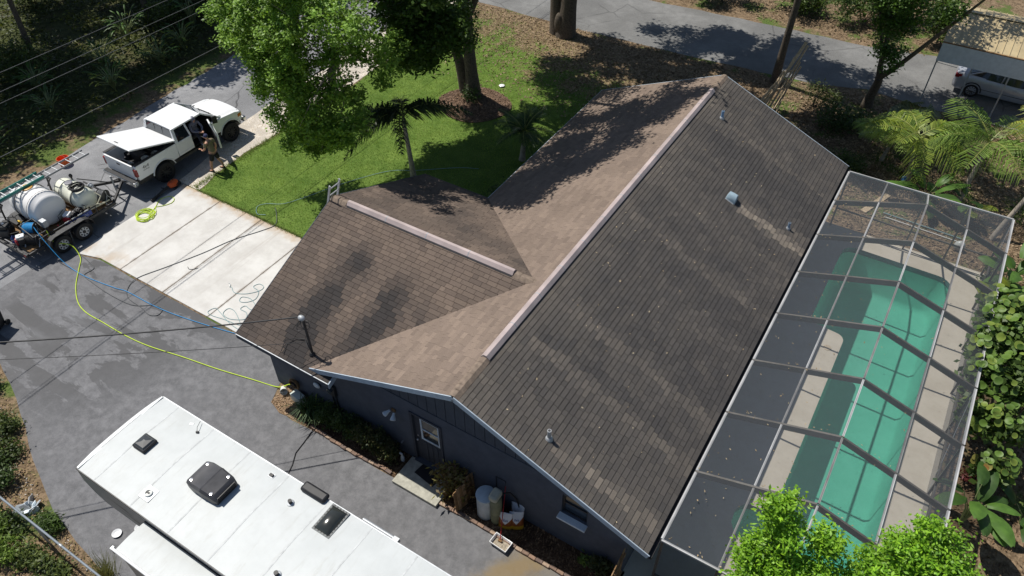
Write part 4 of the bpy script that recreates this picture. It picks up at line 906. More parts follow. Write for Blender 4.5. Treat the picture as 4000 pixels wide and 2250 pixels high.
M['shirt'] = simple('olive_shirt', (.18, .15, .095), .9, var=.15, scale=14); M['shorts'] = simple('dark_shorts', (.02, .02, .022), .9); M['cap'] = simple('navy_cap', (.03, .035, .09), .8); M['hoodie'] = simple('grey_hoodie', (.2, .2, .25), .9, var=.15, scale=14); M['hair'] = simple('brown_hair', (.05, .03, .015), .8); M['shoe'] = simple('black_shoe', (.02, .02, .02), .6)
# standing man: turned to the open door (faces -x and a little +y), feet apart
pe = thing('person', 'person in olive shirt, dark shorts and cap standing by the open truck door', 'person', (-17.86, 7.5, 0), R(8))
hip = (0, 0, .93)
V, E, Rr = [hip], [], [(.15, .11)]
ch = chain(V, E, Rr, 0, [((-.02, .0, 1.12), (.14, .1)), ((-.04, 0, 1.32), (.165, .11)), ((-.05, 0, 1.43), (.12, .08)), ((-.07, 0, 1.50), (.055, .055)), ((-.09, 0, 1.58), (.05, .05))])
for s, (fx, fy) in ((-1, (-.12, -.2)), (1, (.1, .22))):
    chain(V, E, Rr, 0, [((0, s*.1, .86), .095), ((fx*.5-.04, s*.1+(fy-s*.1)*.5, .5), .062), ((fx, fy, .28), .055), ((fx+.02, fy, .09), .04), ((fx-.08, fy, .045), .038), ((fx-.17, fy, .035), .03)])
def arm(side, pts): chain(V, E, Rr, 3, pts)
arm(-1, [((-.05, -.2, 1.41), .058), ((-.12, -.27, 1.16), .046), ((-.28, -.25, 1.05), .036), ((-.36, -.22, 1.07), .028)])
arm(1, [((-.04, .2, 1.41), .058), ((.02, .26, 1.14), .046), ((-.06, .27, .92), .036), ((-.09, .27, .84), .028)])
skin_obj('body', V, E, Rr, M['skin'], pe)
hand(pe, (-.36, -.22, 1.07), (-1, .1, .05), (0, 0, 1), M['skin']); hand(pe, (-.09, .27, .84), (-.2, 0, -1), (-1, 0, 0), M['skin'])
V, E, Rr = [(0, 0, .9)], [], [(.175, .135)]
chain(V, E, Rr, 0, [((-.02, 0, 1.12), (.165, .125)), ((-.04, 0, 1.32), (.185, .135)), ((-.05, 0, 1.44), (.13, .095)), ((-.065, 0, 1.475), (.07, .07))])
chain(V, E, Rr, 3, [((-.05, -.2, 1.42), .075), ((-.09, -.25, 1.25), .072)]); chain(V, E, Rr, 3, [((-.04, .2, 1.42), .075), ((0, .25, 1.25), .072)])
skin_obj('shirt', V, E, Rr, M['shirt'], pe)
V, E, Rr = [(0, 0, .95)], [], [(.165, .125)]
chain(V, E, Rr, 0, [((-.01, -.1, .84), .115), ((-.05, -.13, .6), .1), ((-.055, -.135, .55), .1)]); chain(V, E, Rr, 0, [((.01, .1, .84), .115), ((.02, .15, .6), .1), ((.022, .155, .55), .1)])
skin_obj('shorts', V, E, Rr, M['shorts'], pe)
hd_, Mr = head(pe, (-.11, 0, 1.65), (-1, .25, -.25), M['skin'])
cpm = MB(); cpm.sphere((-.105, 0, 1.685), (.092, .108, .095), 14, 8, Mr); cpo = cpm.build('cap', M['cap'], pe, smooth=70); MB().grid(lambda u, v_: Vector((-.11, 0, 1.685))+Mr @ Vector(((u-.5)*.16*(1-.25*v_), .08+.1*v_, .005-.02*v_-.03*(2*u-1)**2)), 8, 4).build('brim', M['cap'], cpo, smooth=70)
for fx, fy in ((-.12, -.2), (.1, .22)): MB().loft([[(fx+a, fy-w_, 0.0), (fx+a, fy-w_, h_*.6), (fx+a, fy, h_), (fx+a, fy+w_, h_*.6), (fx+a, fy+w_, 0.0)] for a, w_, h_ in ((.08, .035, .1), (.04, .045, .12), (-.06, .05, .09), (-.15, .05, .06), (-.2, .03, .04))]).build('shoe', M['shoe'], pe, smooth=60)
# seated man in the doorway
ps = thing('person', 'person in grey hooded top seated sideways in the truck doorway', 'person', (-19.45, 7.95, 1.06))
V, E, Rr = [(0, 0, .1)], [], [(.16, .14)]
chain(V, E, Rr, 0, [((.06, 0, .3), (.16, .12)), ((.14, 0, .48), (.18, .12)), ((.17, 0, .58), (.1, .08)), ((.2, 0, .66), (.05, .05))])
for s in (-1, 1):
    chain(V, E, Rr, 0, [((.2, s*.11, .12), .09), ((.5, s*.14, .1), .07), ((.56, s*.14, -.15), .058), ((.55, s*.14, -.28), .045), ((.64, s*.14, -.3), .04)])
    chain(V, E, Rr, 3, [((.17, s*.21, .54), .062), ((.32, s*.26, .32), .05), ((.48, s*.12, .27), .04), ((.54, s*.06, .28), .03)])
skin_obj('body', V, E, Rr, M['hoodie'], ps)
for s in (-1, 1): hand(ps, (.54, s*.06, .28), (1, -s*.4, 0), (0, 0, 1), M['skin'])
hd_, Mr = head(ps, (.24, 0, .74), (1, -.1, -.35), M['skin']); MB().sphere((.215, 0, .765), (.115, .12, .135), 14, 10, Mr).build('hood', M['hoodie'], ps, smooth=70)
V, E, Rr = [(0, 0, .06)], [], [(.17, .15)]
for s in (-1, 1): chain(V, E, Rr, 0, [((.2, s*.11, .125), .1), ((.5, s*.14, .105), .08), ((.56, s*.14, -.15), .068), ((.555, s*.14, -.22), .06)])
skin_obj('trousers', V, E, Rr, simple('dark_trousers', (.04, .042, .055), .9), ps)
# things lying beside the truck
bl = thing('leaf_blower', 'orange and black leaf blower lying beside the rear wheel', 'blower', (-18.5, 5.55, .02), R(8))
MB().loft([[(x_*w_, y_, .17+z_*h_) for x_, z_ in ((-1, -.6), (-.8, .6), (-.3, 1), (.3, 1), (.8, .6), (1, -.6), (.5, -1), (-.5, -1))] for y_, w_, h_ in ((-.12, .06, .05), (-.06, .13, .1), (.1, .17, .14), (.26, .16, .12), (.34, .1, .08))]).build('housing', simple('blower_orange', (.55, .09, .02), .5), bl, smooth=50); MB().box(-.2, .16, .05, .42, 0, .16).build('engine', M['black'], bl, bevel=.03)
MB().tube([(-.02, -.1, .14), (-.06, -.35, .12), (-.08, -.75, .06), (-.1, -1.05, .05)], [.06, .055, .055, .06], 10).build('tube', M['black'], bl, smooth=60)
MB().tube([(.1, .2, .2), (.22, .25, .12), (.25, .05, .05), (.2, -.1, .02)], .015, 6).build('strap', M['black'], bl, smooth=60); MB().torus((0, .1, .3), .08, .015, 14, 6, Matrix.Rotation(R(90), 3, 'Y')).build('handle', M['black'], bl)
MB().bar((-.3, -.25, .1), (.05, -.25, .14), .025, .03).build('throttle_arm', M['black'], bl)
# ------------------------------------------------------------------ wash trailer
tr = thing('wash_trailer', 'black twin-axle trailer loaded with wash tanks and hose reels', 'trailer', (-19.9, 1.5, 0)); to = Vector((-19.9, 1.5, 0))
def tl(x, y, z): return (x-to.x, y-to.y, z)
def tbox(name, x0, x1, y0, y1, z0, z1, m, par=None, bev=.01): return MB().box(x0-to.x, x1-to.x, y0-to.y, y1-to.y, z0, z1).build(name, m, par or tr, bevel=bev)
DM = M['dark_metal']; TX0, TX1 = -21.0, -18.95
for x in (TX0, TX1): tbox('frame_rail', x-.04, x+.04, -.35, 3.35, .46, .58, DM)
for y in (-.35, .9, 2.1, 3.35): tbox('cross_member', TX0+.04, TX1-.04, y-.04, y+.04, .47, .57, DM)
for k, y in enumerate(np.arange(-.28, 3.3, .225)): tbox('deck_plank', TX0+.045, TX1-.045, y, y+.205, .575+.003*(k % 2), .61+.003*(k % 2), M['wood_dark'], None, .004)
MB().bar(tl(TX0+.1, 3.35, .52), tl(-20.02, 4.45, .52), .08, .1).build('tongue_bar', DM, tr); MB().bar(tl(TX1-.1, 3.35, .52), tl(-19.96, 4.45, .52), .08, .1).build('tongue_bar', DM, tr)
tbox('coupler', -20.07, -19.91, 4.38, 4.66, .5, .64, M['dark_metal']); MB().cyl(tl(-19.85, 4.02, .02), tl(-19.85, 4.02, 1.05), .035).build('jack', M['galv'], tr); MB().bar(tl(-19.85, 4.02, 1.0), tl(-19.62, 4.02, 1.06), .02, .02).build('jack_crank', DM, tr)
lb = MB().box(TX0-.03-to.x, TX1+.03-to.x, -.46-to.y, -.4-to.y, .46, .6).build('rear_bumper', DM, tr)
for x in (TX0+.08, TX1-.08):
    MB().box(x-.06-to.x, x+.06-to.x, -.475-to.y, -.46-to.y, .48, .55).build('marker_lamp', M['taillight'], lb)
for y in (.78, 1.66):
    for x, s in ((TX1+.19, 1), (TX0-.19, -1)):
        o = wheel(tr, x-to.x, y-to.y, .36, .36, .23, .2, M['off_white'], s, 8); o.name = 'wheel'
        st = MB(); Mx = Matrix.Translation((x+s*.11-to.x, y-to.y, .36)) @ Matrix.Rotation(R(90), 4, 'Y')
        for k in range(8): a = 2*math.pi*(k+.5)/8; st.lathe([(.026, -.012), (.026, .012), (.001, .012)], 8, Mx @ Matrix.Translation((.145*math.cos(a), .145*math.sin(a), 0)))
        st.lathe([(.065, -.02), (.06, .02), (.001, .025)], 10, Mx); st.build('hub', M['black'], o)
for x0, x1 in ((TX1+.05, TX1+.32), (TX0-.32, TX0-.05)):
    fd_ = MB(); pr_ = [(.3, .42), (.3, .6), (.42, .78), (.6, .84), (1.84, .84), (2.02, .78), (2.14, .6), (2.14, .42)]
    rg = [[tl(x, y, z) for y, z in pr_]+[tl(x, y+(.012 if y < 1.2 else -.012), z-.02) for y, z in reversed(pr_)] for x in (x0, x1)]
    fd_.loft(rg); fd_.build('fender', DM, tr)
# tanks lie across the trailer
def tank(name, xc, yc, zc, L, r, m, lidcol, label, ribs=3):
    t_ = thing(name, label, 'tank', (xc, yc, .61)); zc -= .61
    Mx = Matrix.Translation((0, 0, zc)) @ Matrix.Rotation(R(90), 4, 'Y'); pf = [(.001, -L/2), (r*.55, -L/2*.995), (r*.85, -L/2*.94), (r*.97, -L/2*.86)]
    for k in range(ribs):
        z0 = -L/2*.8+(L*.8)*(k+.5)/ribs; pf += [(r, z0-.09), (r*1.0, z0-.05), (r*1.065, z0-.03), (r*1.065, z0+.03), (r, z0+.05)]
    pf += [(r*.97, L/2*.86), (r*.85, L/2*.94), (r*.55, L/2*.995), (.001, L/2)]
    MB().lathe(pf, 32, Mx).build('shell', m, t_, smooth=60)
    MB().box(-L*.32, L*.32, -r*.55, r*.55, -zc+0.0, zc*.35).build('foot', m, t_, bevel=.04)
    b = MB().box(-r*.75, r*.1, -r*.42, r*.42, zc+r*.72, zc+r*1.04).build('lid_block', m, t_, bevel=.05)
    MB().lathe([(r*.33, 0), (r*.33, .04), (r*.28, .05), (.001, .03)], 20, Matrix.Translation((-r*.32, 0, zc+r*1.04))).build('fill_lid', lidcol, b, smooth=50)
    for x in (-L*.2, L*.24):
        st = MB(); st.tube([(x, (r*1.05)*math.cos(a), zc+(r*1.05)*math.sin(a)) for a in np.linspace(-.5, math.pi+.5, 20)], .014, 5); st.build('strap', DM, t_)
    return t_
TW = simple('tank_plastic', (.82, .81, .8), .32, var=.05, scale=2.2); TY = simple('yellowed_tank_plastic', (.76, .77, .66), .38, var=.06, scale=2.2)
tank('water_tank', -20.35, 1.28, 1.27, 1.75, .63, TW, simple('amber_lid', (.5, .26, .04), .4), 'large white ribbed water tank with an amber lid on the trailer')
tank('chemical_tank', -20.0, 2.55, 1.05, 1.65, .44, TY, simple('dark_lid', (.2, .2, .23), .5), 'smaller yellowed tank with a dark lid at the trailer front', 2)
# coil of hose lying on the small tank
cl = MB(); r2 = random.Random(3)
for k in range(9): cl.torus((r2.uniform(-.03, .03), r2.uniform(-.03, .03), .02+.016*k), .24+r2.uniform(-.05, .04), .016, 26, 6)
tag(cl.build('hose_coil', M['black'], None, smooth=60, loc=(-19.5, 2.5, 1.5)), 'coil of black and grey hose lying on the smaller trailer tank', 'hose'); 
def reel(name, label, loc, L, r, hm, axis_rz, z, frame=True):
    t_ = thing(name, label, 'hose reel', loc, axis_rz); Mx = Matrix.Translation((0, 0, z)) @ Matrix.Rotation(R(90), 4, 'Y')
    MB().lathe([(.001, -L/2), (r*1.15, -L/2), (r*1.15, -L/2+.015), (r*.5, -L/2+.02), (r*.5, L/2-.02), (r*1.15, L/2-.015), (r*1.15, L/2), (.001, L/2)], 24, Mx).build('drum', DM, t_, smooth=30)
    h = MB(); n_ = int(L/.03)
    for lay in range(2):
        pth = []; rr = r*(.86 if lay == 0 else .98)
        for i in range(n_*14): a = 2*math.pi*i/14; pth.append(Mx @ Vector((rr*math.cos(a), rr*math.sin(a), -L/2+.03+(L-.06)*i/(n_*14))))
        h.tube(pth, .018, 5)
    h.build('wound_hose', hm, t_, smooth=60)
    for s in (-1, 1):
        f = MB(); f.bar((s*(L/2+.03), -.2, 0), (s*(L/2+.03), 0, z), .025, .03, (1, 0, 0)); f.bar((s*(L/2+.03), .2, 0), (s*(L/2+.03), 0, z), .025, .03, (1, 0, 0)); f.build('stand', M['galv'], t_)
    MB().bar((L/2+.05, 0, z), (L/2+.05, 0, z+.18), .02, .02, (1, 0, 0)).build('crank', M['steel'], t_); return t_
reel('hose_reel', 'reel wound with bright blue hose at the trailer rear', (-19.62, .36, .61), .46, .2, M['blue_hose'], R(32), .42)
reel('hose_reel', 'low reel wound with black hose at the trailer rear corner', (-19.25, .12, .61), .46, .17, M['rubber'], R(32), .22)
reel('hose_reel', 'reel wound with grey hose beside the trailer tongue', (-19.25, 3.15, .61), .3, .2, M['grey_hose'], R(20), .3)
def engine(name, label, loc, rz, s=1.0, red=True):
    t_ = thing(name, label, 'engine', loc, rz)
    MB().box(-.2*s, .2*s, -.16*s, .16*s, 0, .06).build('mount', DM, t_); MB().box(-.16*s, .12*s, -.14*s, .14*s, .06, .26*s).build('block', DM, t_, bevel=.02)
    MB().lathe([(.15*s, 0), (.15*s, .06), (.1*s, .09), (.001, .09)], 18, Matrix.Translation((.12*s, 0, .2*s)) @ Matrix.Rotation(R(90), 4, 'Y')).build('recoil_cover', M['red'] if red else M['black'], t_, smooth=40)
    MB().box(-.15*s, .14*s, -.13*s, .11*s, .3*s, .42*s).build('fuel_tank', M['white_paint'] if red else M['black'], t_, bevel=.03); MB().cyl((0, 0, .42*s), (0, 0, .45*s), .035*s).build('fuel_cap', M['off_white'], t_)
    MB().box(-.14*s, .06*s, .12*s, .24*s, .22*s, .38*s).build('muffler', M['black'], t_, bevel=.02); MB().cyl((-.3*s, 0, .16*s), (-.16*s, 0, .16*s), .1*s).build('pump_head', M['steel'], t_)
    fr_ = MB()
    for y in (-.2*s, .26*s): fr_.tube([(-.3*s, y, 0), (-.3*s, y, .46*s), (.25*s, y, .46*s), (.25*s, y, 0)], .014, 6)
    fr_.build('roll_frame', M['black'], t_); return t_
engine('pump_engine', 'red engine with white tank beside the large tank', (-19.25, 1.62, .61), R(-60)); engine('pump_engine', 'red engine at the rear corner of the trailer', (-19.55, -.12, .61), R(-120)); engine('pump_engine', 'big black engine at the rear roadside corner of the trailer', (-20.5, -.1, .61), R(30), 1.3, False)
engine('pump_engine', 'black engine beside the smaller yellowed tank', (-19.2, 2.02, .66), R(20), .8, False)
sg = tbox('blue_sign_panel', TX1+.03, TX1+.05, 1.35, 2.35, .66, .86, M['blue_sign']); text('TITE SEAL', .13, simple('sign_white', (.5, .55, .65), .5), tr, Matrix.Translation(tl(TX1+.053, 1.92, .76)) @ SIDE); MB().lathe([(.07, 0), (.07, .004), (.001, .004)], 18, Matrix.Translation(tl(TX1+.05, 1.45, .76)) @ Matrix.Rotation(R(90), 4, 'Y')).build('round_emblem', simple('emblem', (.3, .38, .55), .5), tr)
for k in range(4): tbox('reflector_tape', TX1+.03, TX1+.044, 1.25+.28*k, 1.43+.28*k, .9, .94, M['off_white'], None, .002)
MB().bar(tl(TX1+.02, .2, .89), tl(TX1+.02, 2.6, .89), .03, .04).build('side_rail', DM, tr)
for y in (.25, 1.2, 2.55): MB().bar(tl(TX1+.02, y, .58), tl(TX1+.02, y, .89), .03, .03).build('rail_post', DM, tr)
for y in (.0, .5): MB().bar(tl(-21.0, y, .6), tl(-21.0, y, .95), .03, .03).build('rail_post', DM, tr)
# silver control box, pipes and small fittings
tbox('control_box', -19.35, -19.08, .62, .82, 1.05, 1.32, M['galv'], None, .02); MB().bar(tl(-19.2, .72, .6), tl(-19.2, .72, 1.05), .05, .05).build('box_stand', DM, tr)
pv = MB(); pv.tube([tl(*p) for p in ((-19.1, 1.95, .75), (-18.95, 2.3, .85), (-18.95, 2.8, .8), (-19.0, 3.2, .75))], .03, 8); pv.tube([tl(*p) for p in ((-19.05, 2.2, 1.0), (-18.92, 2.6, .95), (-18.9, 2.95, .8))], .022, 8); pv.tube([tl(*p) for p in ((-19.2, 2.9, 1.2), (-18.98, 2.95, 1.1), (-18.95, 2.7, .9), (-19.0, 2.5, .8))], .02, 8); pv.build('plumbing', simple('hose_cream', (.5, .48, .36), .5), tr, smooth=60)
tbox('battery_tray', -21.0, -20.5, .3, .7, .61, .85, M['black']); tbox('yellow_grip', -20.6, -20.35, .42, .48, .86, .92, simple('yellow_plastic', (.7, .45, .02), .5)); MB().cyl(tl(-20.75, 3.0, .6), tl(-20.75, 3.0, 1.3), .03).build('filter_post', DM, tr); MB().sphere(tl(-20.75, 3.0, 1.35), (.07, .07, .09)).build('filter_bowl', M['black'], tr, smooth=60); MB().sphere(tl(-20.1, 3.25, .95), (.14, .12, .12)).build('motor_pod', M['alu'], tr, smooth=60)
# clutter that fills the deck: reel frame, hose bundles, jugs, valves
for (x, y, z0, z1) in ((-19.75, .1, .61, 1.25), (-19.05, .1, .61, 1.0), (-19.75, .62, .61, 1.25), (-19.05, .62, .61, 1.0)): MB().bar(tl(x, y, z0), tl(x, y, z1), .03, .03).build('reel_post', DM, tr)
for (a, b) in (((-19.75, .1, 1.24), (-19.05, .1, 1.0)), ((-19.75, .62, 1.24), (-19.05, .62, 1.0)), ((-19.05, .1, .99), (-19.05, .62, .99)), ((-19.75, .1, 1.23), (-19.75, .62, 1.23))): MB().bar(tl(*a), tl(*b), .03, .03).build('reel_rail', DM, tr)
cq = random.Random(8)
for k in range(7):
    x, y = cq.uniform(-20.9, -19.1), cq.choice((cq.uniform(-.3, .55), cq.uniform(2.95, 3.3))); hb = MB()
    for q in range(4): hb.torus(tl(x, y, .64+.025*q), .13+.02*cq.random(), .018, 18, 6)
    hb.build('hose_bundle', (M['black'], M['grey_hose'], M['steel'], M['black'])[k % 4], tr, smooth=60)
for k, (x, y) in enumerate(((-20.85, .9), (-20.1, .35), (-19.95, -.2), (-20.3, 3.2), (-19.7, 3.3))): MB().lathe([(.09, 0), (.1, .03), (.1, .2), (.04, .27), (.03, .3)], 14, Matrix.Translation(tl(x, y, .61))).build('jug', (M['off_white'], M['black'], M['blue_sign'], M['steel'], M['off_white'])[k], tr, smooth=50)
for k in range(9): MB().sphere(tl(-19.06+cq.uniform(-.06, .04), .9+.19*k, .66+cq.uniform(0, .22)), cq.uniform(.025, .05), 8, 6).build('valve', (M['chrome'], M['red'], M['black'])[k % 3], tr, smooth=60)
MB().bar(tl(-20.9, 3.42, .75), tl(-19.0, 3.42, .75), .05, .05).build('front_rail', DM, tr); MB().tube([tl(*p) for p in ((-20.6, 3.1, 1.2), (-20.2, 3.4, 1.1), (-19.9, 3.9, .8), (-20, 4.4, .66))], .02, 6).build('brake_cable', M['black'], tr, smooth=60)
# ladder rack and the two ladders on it
for y in (.2, 2.15):
    MB().bar(tl(-20.98, y, .58), tl(-20.72, y, 1.82), .05, .05).build('rack_post', DM, tr); MB().bar(tl(-21.15, y, 1.84), tl(-20.45, y, 1.84), .05, .05).build('rack_arm', DM, tr); MB().bar(tl(-20.98, y, 1.3), tl(-20.5, y, 1.82), .04, .04).build('rack_brace', DM, tr)
def ladder(name, label, p, q, wd, m, side, rm=None, rail=.03, depth=.07, step=.3, up=(0, 0, 1)):
    p, q = Vector(p), Vector(q); t_ = thing(name, label, 'ladder', p); d = q-p; s = Vector(side).normalized()*wd/2
    for e in (1, -1): MB().bar(s*e, d+s*e, rail, depth, up).build('rail', m, t_, bevel=.004)
    n_ = int(d.length/step)
    for k in range(1, n_+1):
        c = d*((k-.5)/n_); MB().bar(c-s*.98, c+s*.98, .03, .03, up).build('rung', rm or M['alu'], t_)
    return t_
GL = simple('grey_ladder_rail', (.26, .27, .29), .5, metal=.2)
ladder('ladder', 'long grey ladder lying under the teal one on the trailer rack', (-20.78, -1.2, 1.92), (-20.78, 3.95, 1.92), .44, GL, (1, 0, 0), M['alu'])
ladder('ladder', 'teal fibreglass ladder lying on top of the trailer rack', (-20.74, -1.6, 2.02), (-20.74, 2.0, 2.02), .46, M['teal'], (1, 0, 0), M['alu'], .035, .1)
ladder('ladder', 'aluminium ladder leaning against the gable of the garage wing', (-9.25, 4.53, .03), (-7.60, 4.53, 5.12), .44, M['alu'], (0, 1, 0), M['alu'], .03, .07, .3, (1, 0, .3))
# orange hose stand on the road behind the ladders
ob = bucket('bucket', 'orange bucket standing on the road behind the trailer ladders', (-23.8, 4.3, .006), .24, .34, M['orange'])
# ------------------------------------------------------------------ hoses on the drive
def spline(pts, k=6):
    P = [Vector(p) for p in pts]; P = [P[0]*2-P[1]]+P+[P[-1]*2-P[-2]]; out = []
    for i in range(1, len(P)-2):
        a, b, c, d = P[i-1:i+3]
        for q in range(k):
            t = q/k; out.append(.5*((2*b)+(c-a)*t+(2*a-5*b+4*c-d)*t*t+(3*b-a-3*c+d)*t**3))
    out.append(P[-2]); return out
def hose(name, label, pts, r, m, z=.03, cat='hose'):
    pp = [(p[0], p[1], (p[2] if len(p) > 2 else z)) for p in pts]; c = Vector(pp[0])
    return tag(MB().tube([p-c for p in spline(pp)], r, 7).build(name, m, None, smooth=70, loc=c), label, cat)
hose('hose', 'bright yellow hose running from the trailer to the house tap', [(-19.0, .6, 1.0), (-18.75, .55, .6), (-18.4, .9, .35), (-17.9, .8, .06), (-17.45, .41), (-16.74, -.23), (-15.97, -.71), (-15.26, -.9), (-14.35, -.9), (-13.15, -.89), (-12.11, -.79), (-10.76, -.52), (-9.41, -.28), (-8.15, 0), (-7.34, .17), (-7.0, .22, .2), (-6.75, .3, .38), (-6.6, .32, .42)], .016, M['yellow_hose'])
hose('hose', 'straight blue hose stretched from the trailer reel to the garage corner', [(-19.4, .4, 1.2), (-18.9, .3, .9), (-18.2, .25, .3), (-17.71, .25, .05), (-16.77, .25), (-15.46, .42), (-14.9, .53), (-13.48, .56), (-12.18, .71), (-10.12, 1.12), (-8.5, 1.6, .05)], .013, M['blue_hose'])
hose('hose', 'dark grey hose crossing the concrete drive to the lawn', [(-18.7, 1.2, .7), (-18.55, 1.1, .3), (-18.2, .95, .05), (-17.6, .85), (-16.99, .7), (-16.97, .27), (-16.42, .18), (-15.36, .11), (-14.21, .18), (-13.57, .54), (-13.16, .62), (-13.03, .34), (-13.3, .18), (-13.84, .27), (-14.6, .34), (-15.01, .63), (-15.16, 1.17, .05), (-14.74, 2.14, .05), (-14.21, 3.37, .05), (-13.83, 4.5, .05), (-13.28, 5.52, .05), (-13.1, 6.05, .05), (-13.49, 6.52, .05), (-13.87, 6.83, .05)], .0125, M['grey_hose'], .025)
hose('hose', 'pale grey-green hose looping on the lawn toward the palm', [(-13.87, 6.3, .05), (-14.2, 6.17, .05), (-14.54, 6.51, .05), (-14.35, 6.85, .05), (-13.77, 7.21, .05), (-13.3, 8.06, .05), (-12.6, 9.6, .05), (-11.6, 11.2, .05), (-10.6, 11.9, .05), (-9.2, 13.0, .05), (-8.4, 13.4, .05)], .011, M['teal_hose'])
hose('hose', 'short dark scrap of hose lying on the concrete slab', [(-14.08, 2.56), (-13.95, 2.5), (-13.8, 2.58), (-13.72, 2.72)], .011, M['grey_hose'], .045)
hose('hose', 'thin teal hose dropped in loose loops by the garage', [(-11.95, 2.62), (-11.88, 2.64), (-11.58, 2.5), (-11.19, 2.68), (-10.91, 3.03), (-10.92, 3.26), (-11.17, 3.29), (-11.24, 3.07), (-10.91, 3.0), (-10.72, 2.67), (-10.87, 2.38), (-11.11, 2.29), (-11.2, 2.48), (-10.91, 2.58), (-10.58, 2.48), (-10.3, 2.3), (-10.5, 2.2), (-10.77, 2.23), (-10.8, 2.03), (-10.49, 2.01), (-10.31, 1.76), (-10.75, 1.5), (-11.14, 1.55), (-11.18, 1.82), (-10.9, 1.85), (-10.4, 1.6), (-10.28, 1.46), (-10.9, 1.38), (-11.4, 1.29), (-11.66, 1.34), (-11.58, 1.6), (-11.3, 1.55), (-10.6, 1.35), (-10.1, 1.3)], .0095, M['teal_hose'], .044)
nz = MB(); nz.cyl((0, 0, 0), (-.09, .1, .01), .022); nz.cyl((-.09, .1, .01), (-.13, .08, .05), .016); tag(nz.build('hose_nozzle', M['off_white'], None, loc=(-11.95, 2.62, .05)), 'white nozzle at the end of the thin teal hose', 'nozzle')
pts = []; r3 = random.Random(5)
for k in range(9):
    for i in range(14):
        a = 2*math.pi*i/14; q = .3+.06*math.sin(k*2.1)+.03*r3.random(); pts.append((-17.92+q*math.cos(a)*1.0+.07*math.sin(k*1.3), 3.72+q*.95*math.sin(a)+.08*math.cos(k*1.7), .045+.006*k))
pts += [(-17.7, 3.95, .06), (-17.75, 4.15, .05), (-18.0, 4.32, .05), (-17.85, 4.5, .05), (-17.67, 4.84, .05), (-17.8, 5.1, .05), (-18.1, 5.1, .05), (-18.26, 4.76, .05), (-18.05, 4.4, .05), (-17.85, 4.0, .06)]
tag(MB().tube(spline(pts, 2), .013, 6).build('hose_coil', M['yellow_hose'], None, smooth=70), 'tangled yellow hose coil dumped on the concrete near the truck', 'hose')
# ------------------------------------------------------------------ things along the near wall
st = MB().box(-.76, .76, -.48, .48, 0, .11).build('door_step', simple('step_concrete', (.4, .39, .33), .9, var=.2, scale=7, bump=.3), None, bevel=.012, loc=(-1.28, -.11, .01)); tag(st, 'concrete slab step in front of the side door', 'step')
tag(MB().box(-.36, .37, -.2, .2, 0, .012).build('door_mat', M['black'], None, bevel=.004, loc=(-1.28, .1, .121)), 'black door mat on the concrete step', 'mat'); bpy.data.objects['door_mat'].rotation_euler = (0, 0, R(-9))
be = thing('brick_edging', 'row of brown edging bricks between planting bed and driveway', 'edging', (-1, -.4, 0)); bmesh_ = None
bm_b = [simple('edging_brick_%d' % k, c, .9, var=.2, scale=18, bump=.3) for k, c in enumerate(((.2, .135, .1), (.26, .17, .12), (.16, .115, .095), (.34, .25, .18)))]
for k, x in enumerate(list(np.arange(-5.2, -2.2, .205))+list(np.arange(-.4, 4.55, .205))):
    if not hasattr(be, '_m'): pass
    nm = 'brick_mesh_%d' % (k % 4); me = bpy.data.meshes.get(nm)
    if not me: me = MB().box(-.098, .098, -.05, .05, 0, .085).mesh(nm); me.materials.append(bm_b[k % 4])
    o = bpy.data.objects.new('brick', me); COL.objects.link(o); o.parent = be; o.location = (x+1, .0+.025*math.sin(x*2)+rnd.uniform(-.012, .012), .005); o.rotation_euler = (0, 0, rnd.uniform(-.06, .06))
    b = o.modifiers.new('b', 'BEVEL'); b.width = .008; b.segments = 1
bt = thing('brine_tank', 'round pale blue-white brine tank with a flat lid by the wall', 'tank', (.74, .03, .03))
MB().lathe([(.24, 0), (.25, .02), (.255, .92), (.24, .93)], 28).build('drum', simple('brine_plastic', (.5, .56, .6), .5, var=.08), bt, smooth=40); MB().lathe([(.265, .9), (.27, .95), (.24, .965), (.001, .97)], 28).build('lid', simple('brine_lid', (.45, .55, .62), .5, var=.1), bt, smooth=40)
sf = thing('softener_tank', 'tall olive-stained cylinder of the water softener', 'tank', (1.1, -.02, .03))
MB().lathe([(.13, 0), (.155, .05), (.16, .2), (.16, 1.05), (.14, 1.15), (.08, 1.2), (.001, 1.21)], 24).build('cylinder', simple('mossy_tank', (.19, .2, .12), .6, var=.35, scale=3), sf, smooth=60)
MB().box(-.13, .13, -.2, .16, 1.2, 1.42).build('control_head', simple('beige_head', (.48, .48, .38), .5), sf, bevel=.07, seg=4); MB().tube([(.1, .1, 1.3), (.25, .3, 1.2), (.4, .38, .9), (.5, .38, .5), (.45, .38, .1)], .02, 7).build('pipe', M['black'], sf, smooth=60)
MB().tube([(-.25, .4, .9), (-.25, .4, 1.42), (.05, .4, 1.42), (.1, .2, 1.3)], .014, 6).build('supply_pipe', M['dark_metal'], sf, smooth=60)
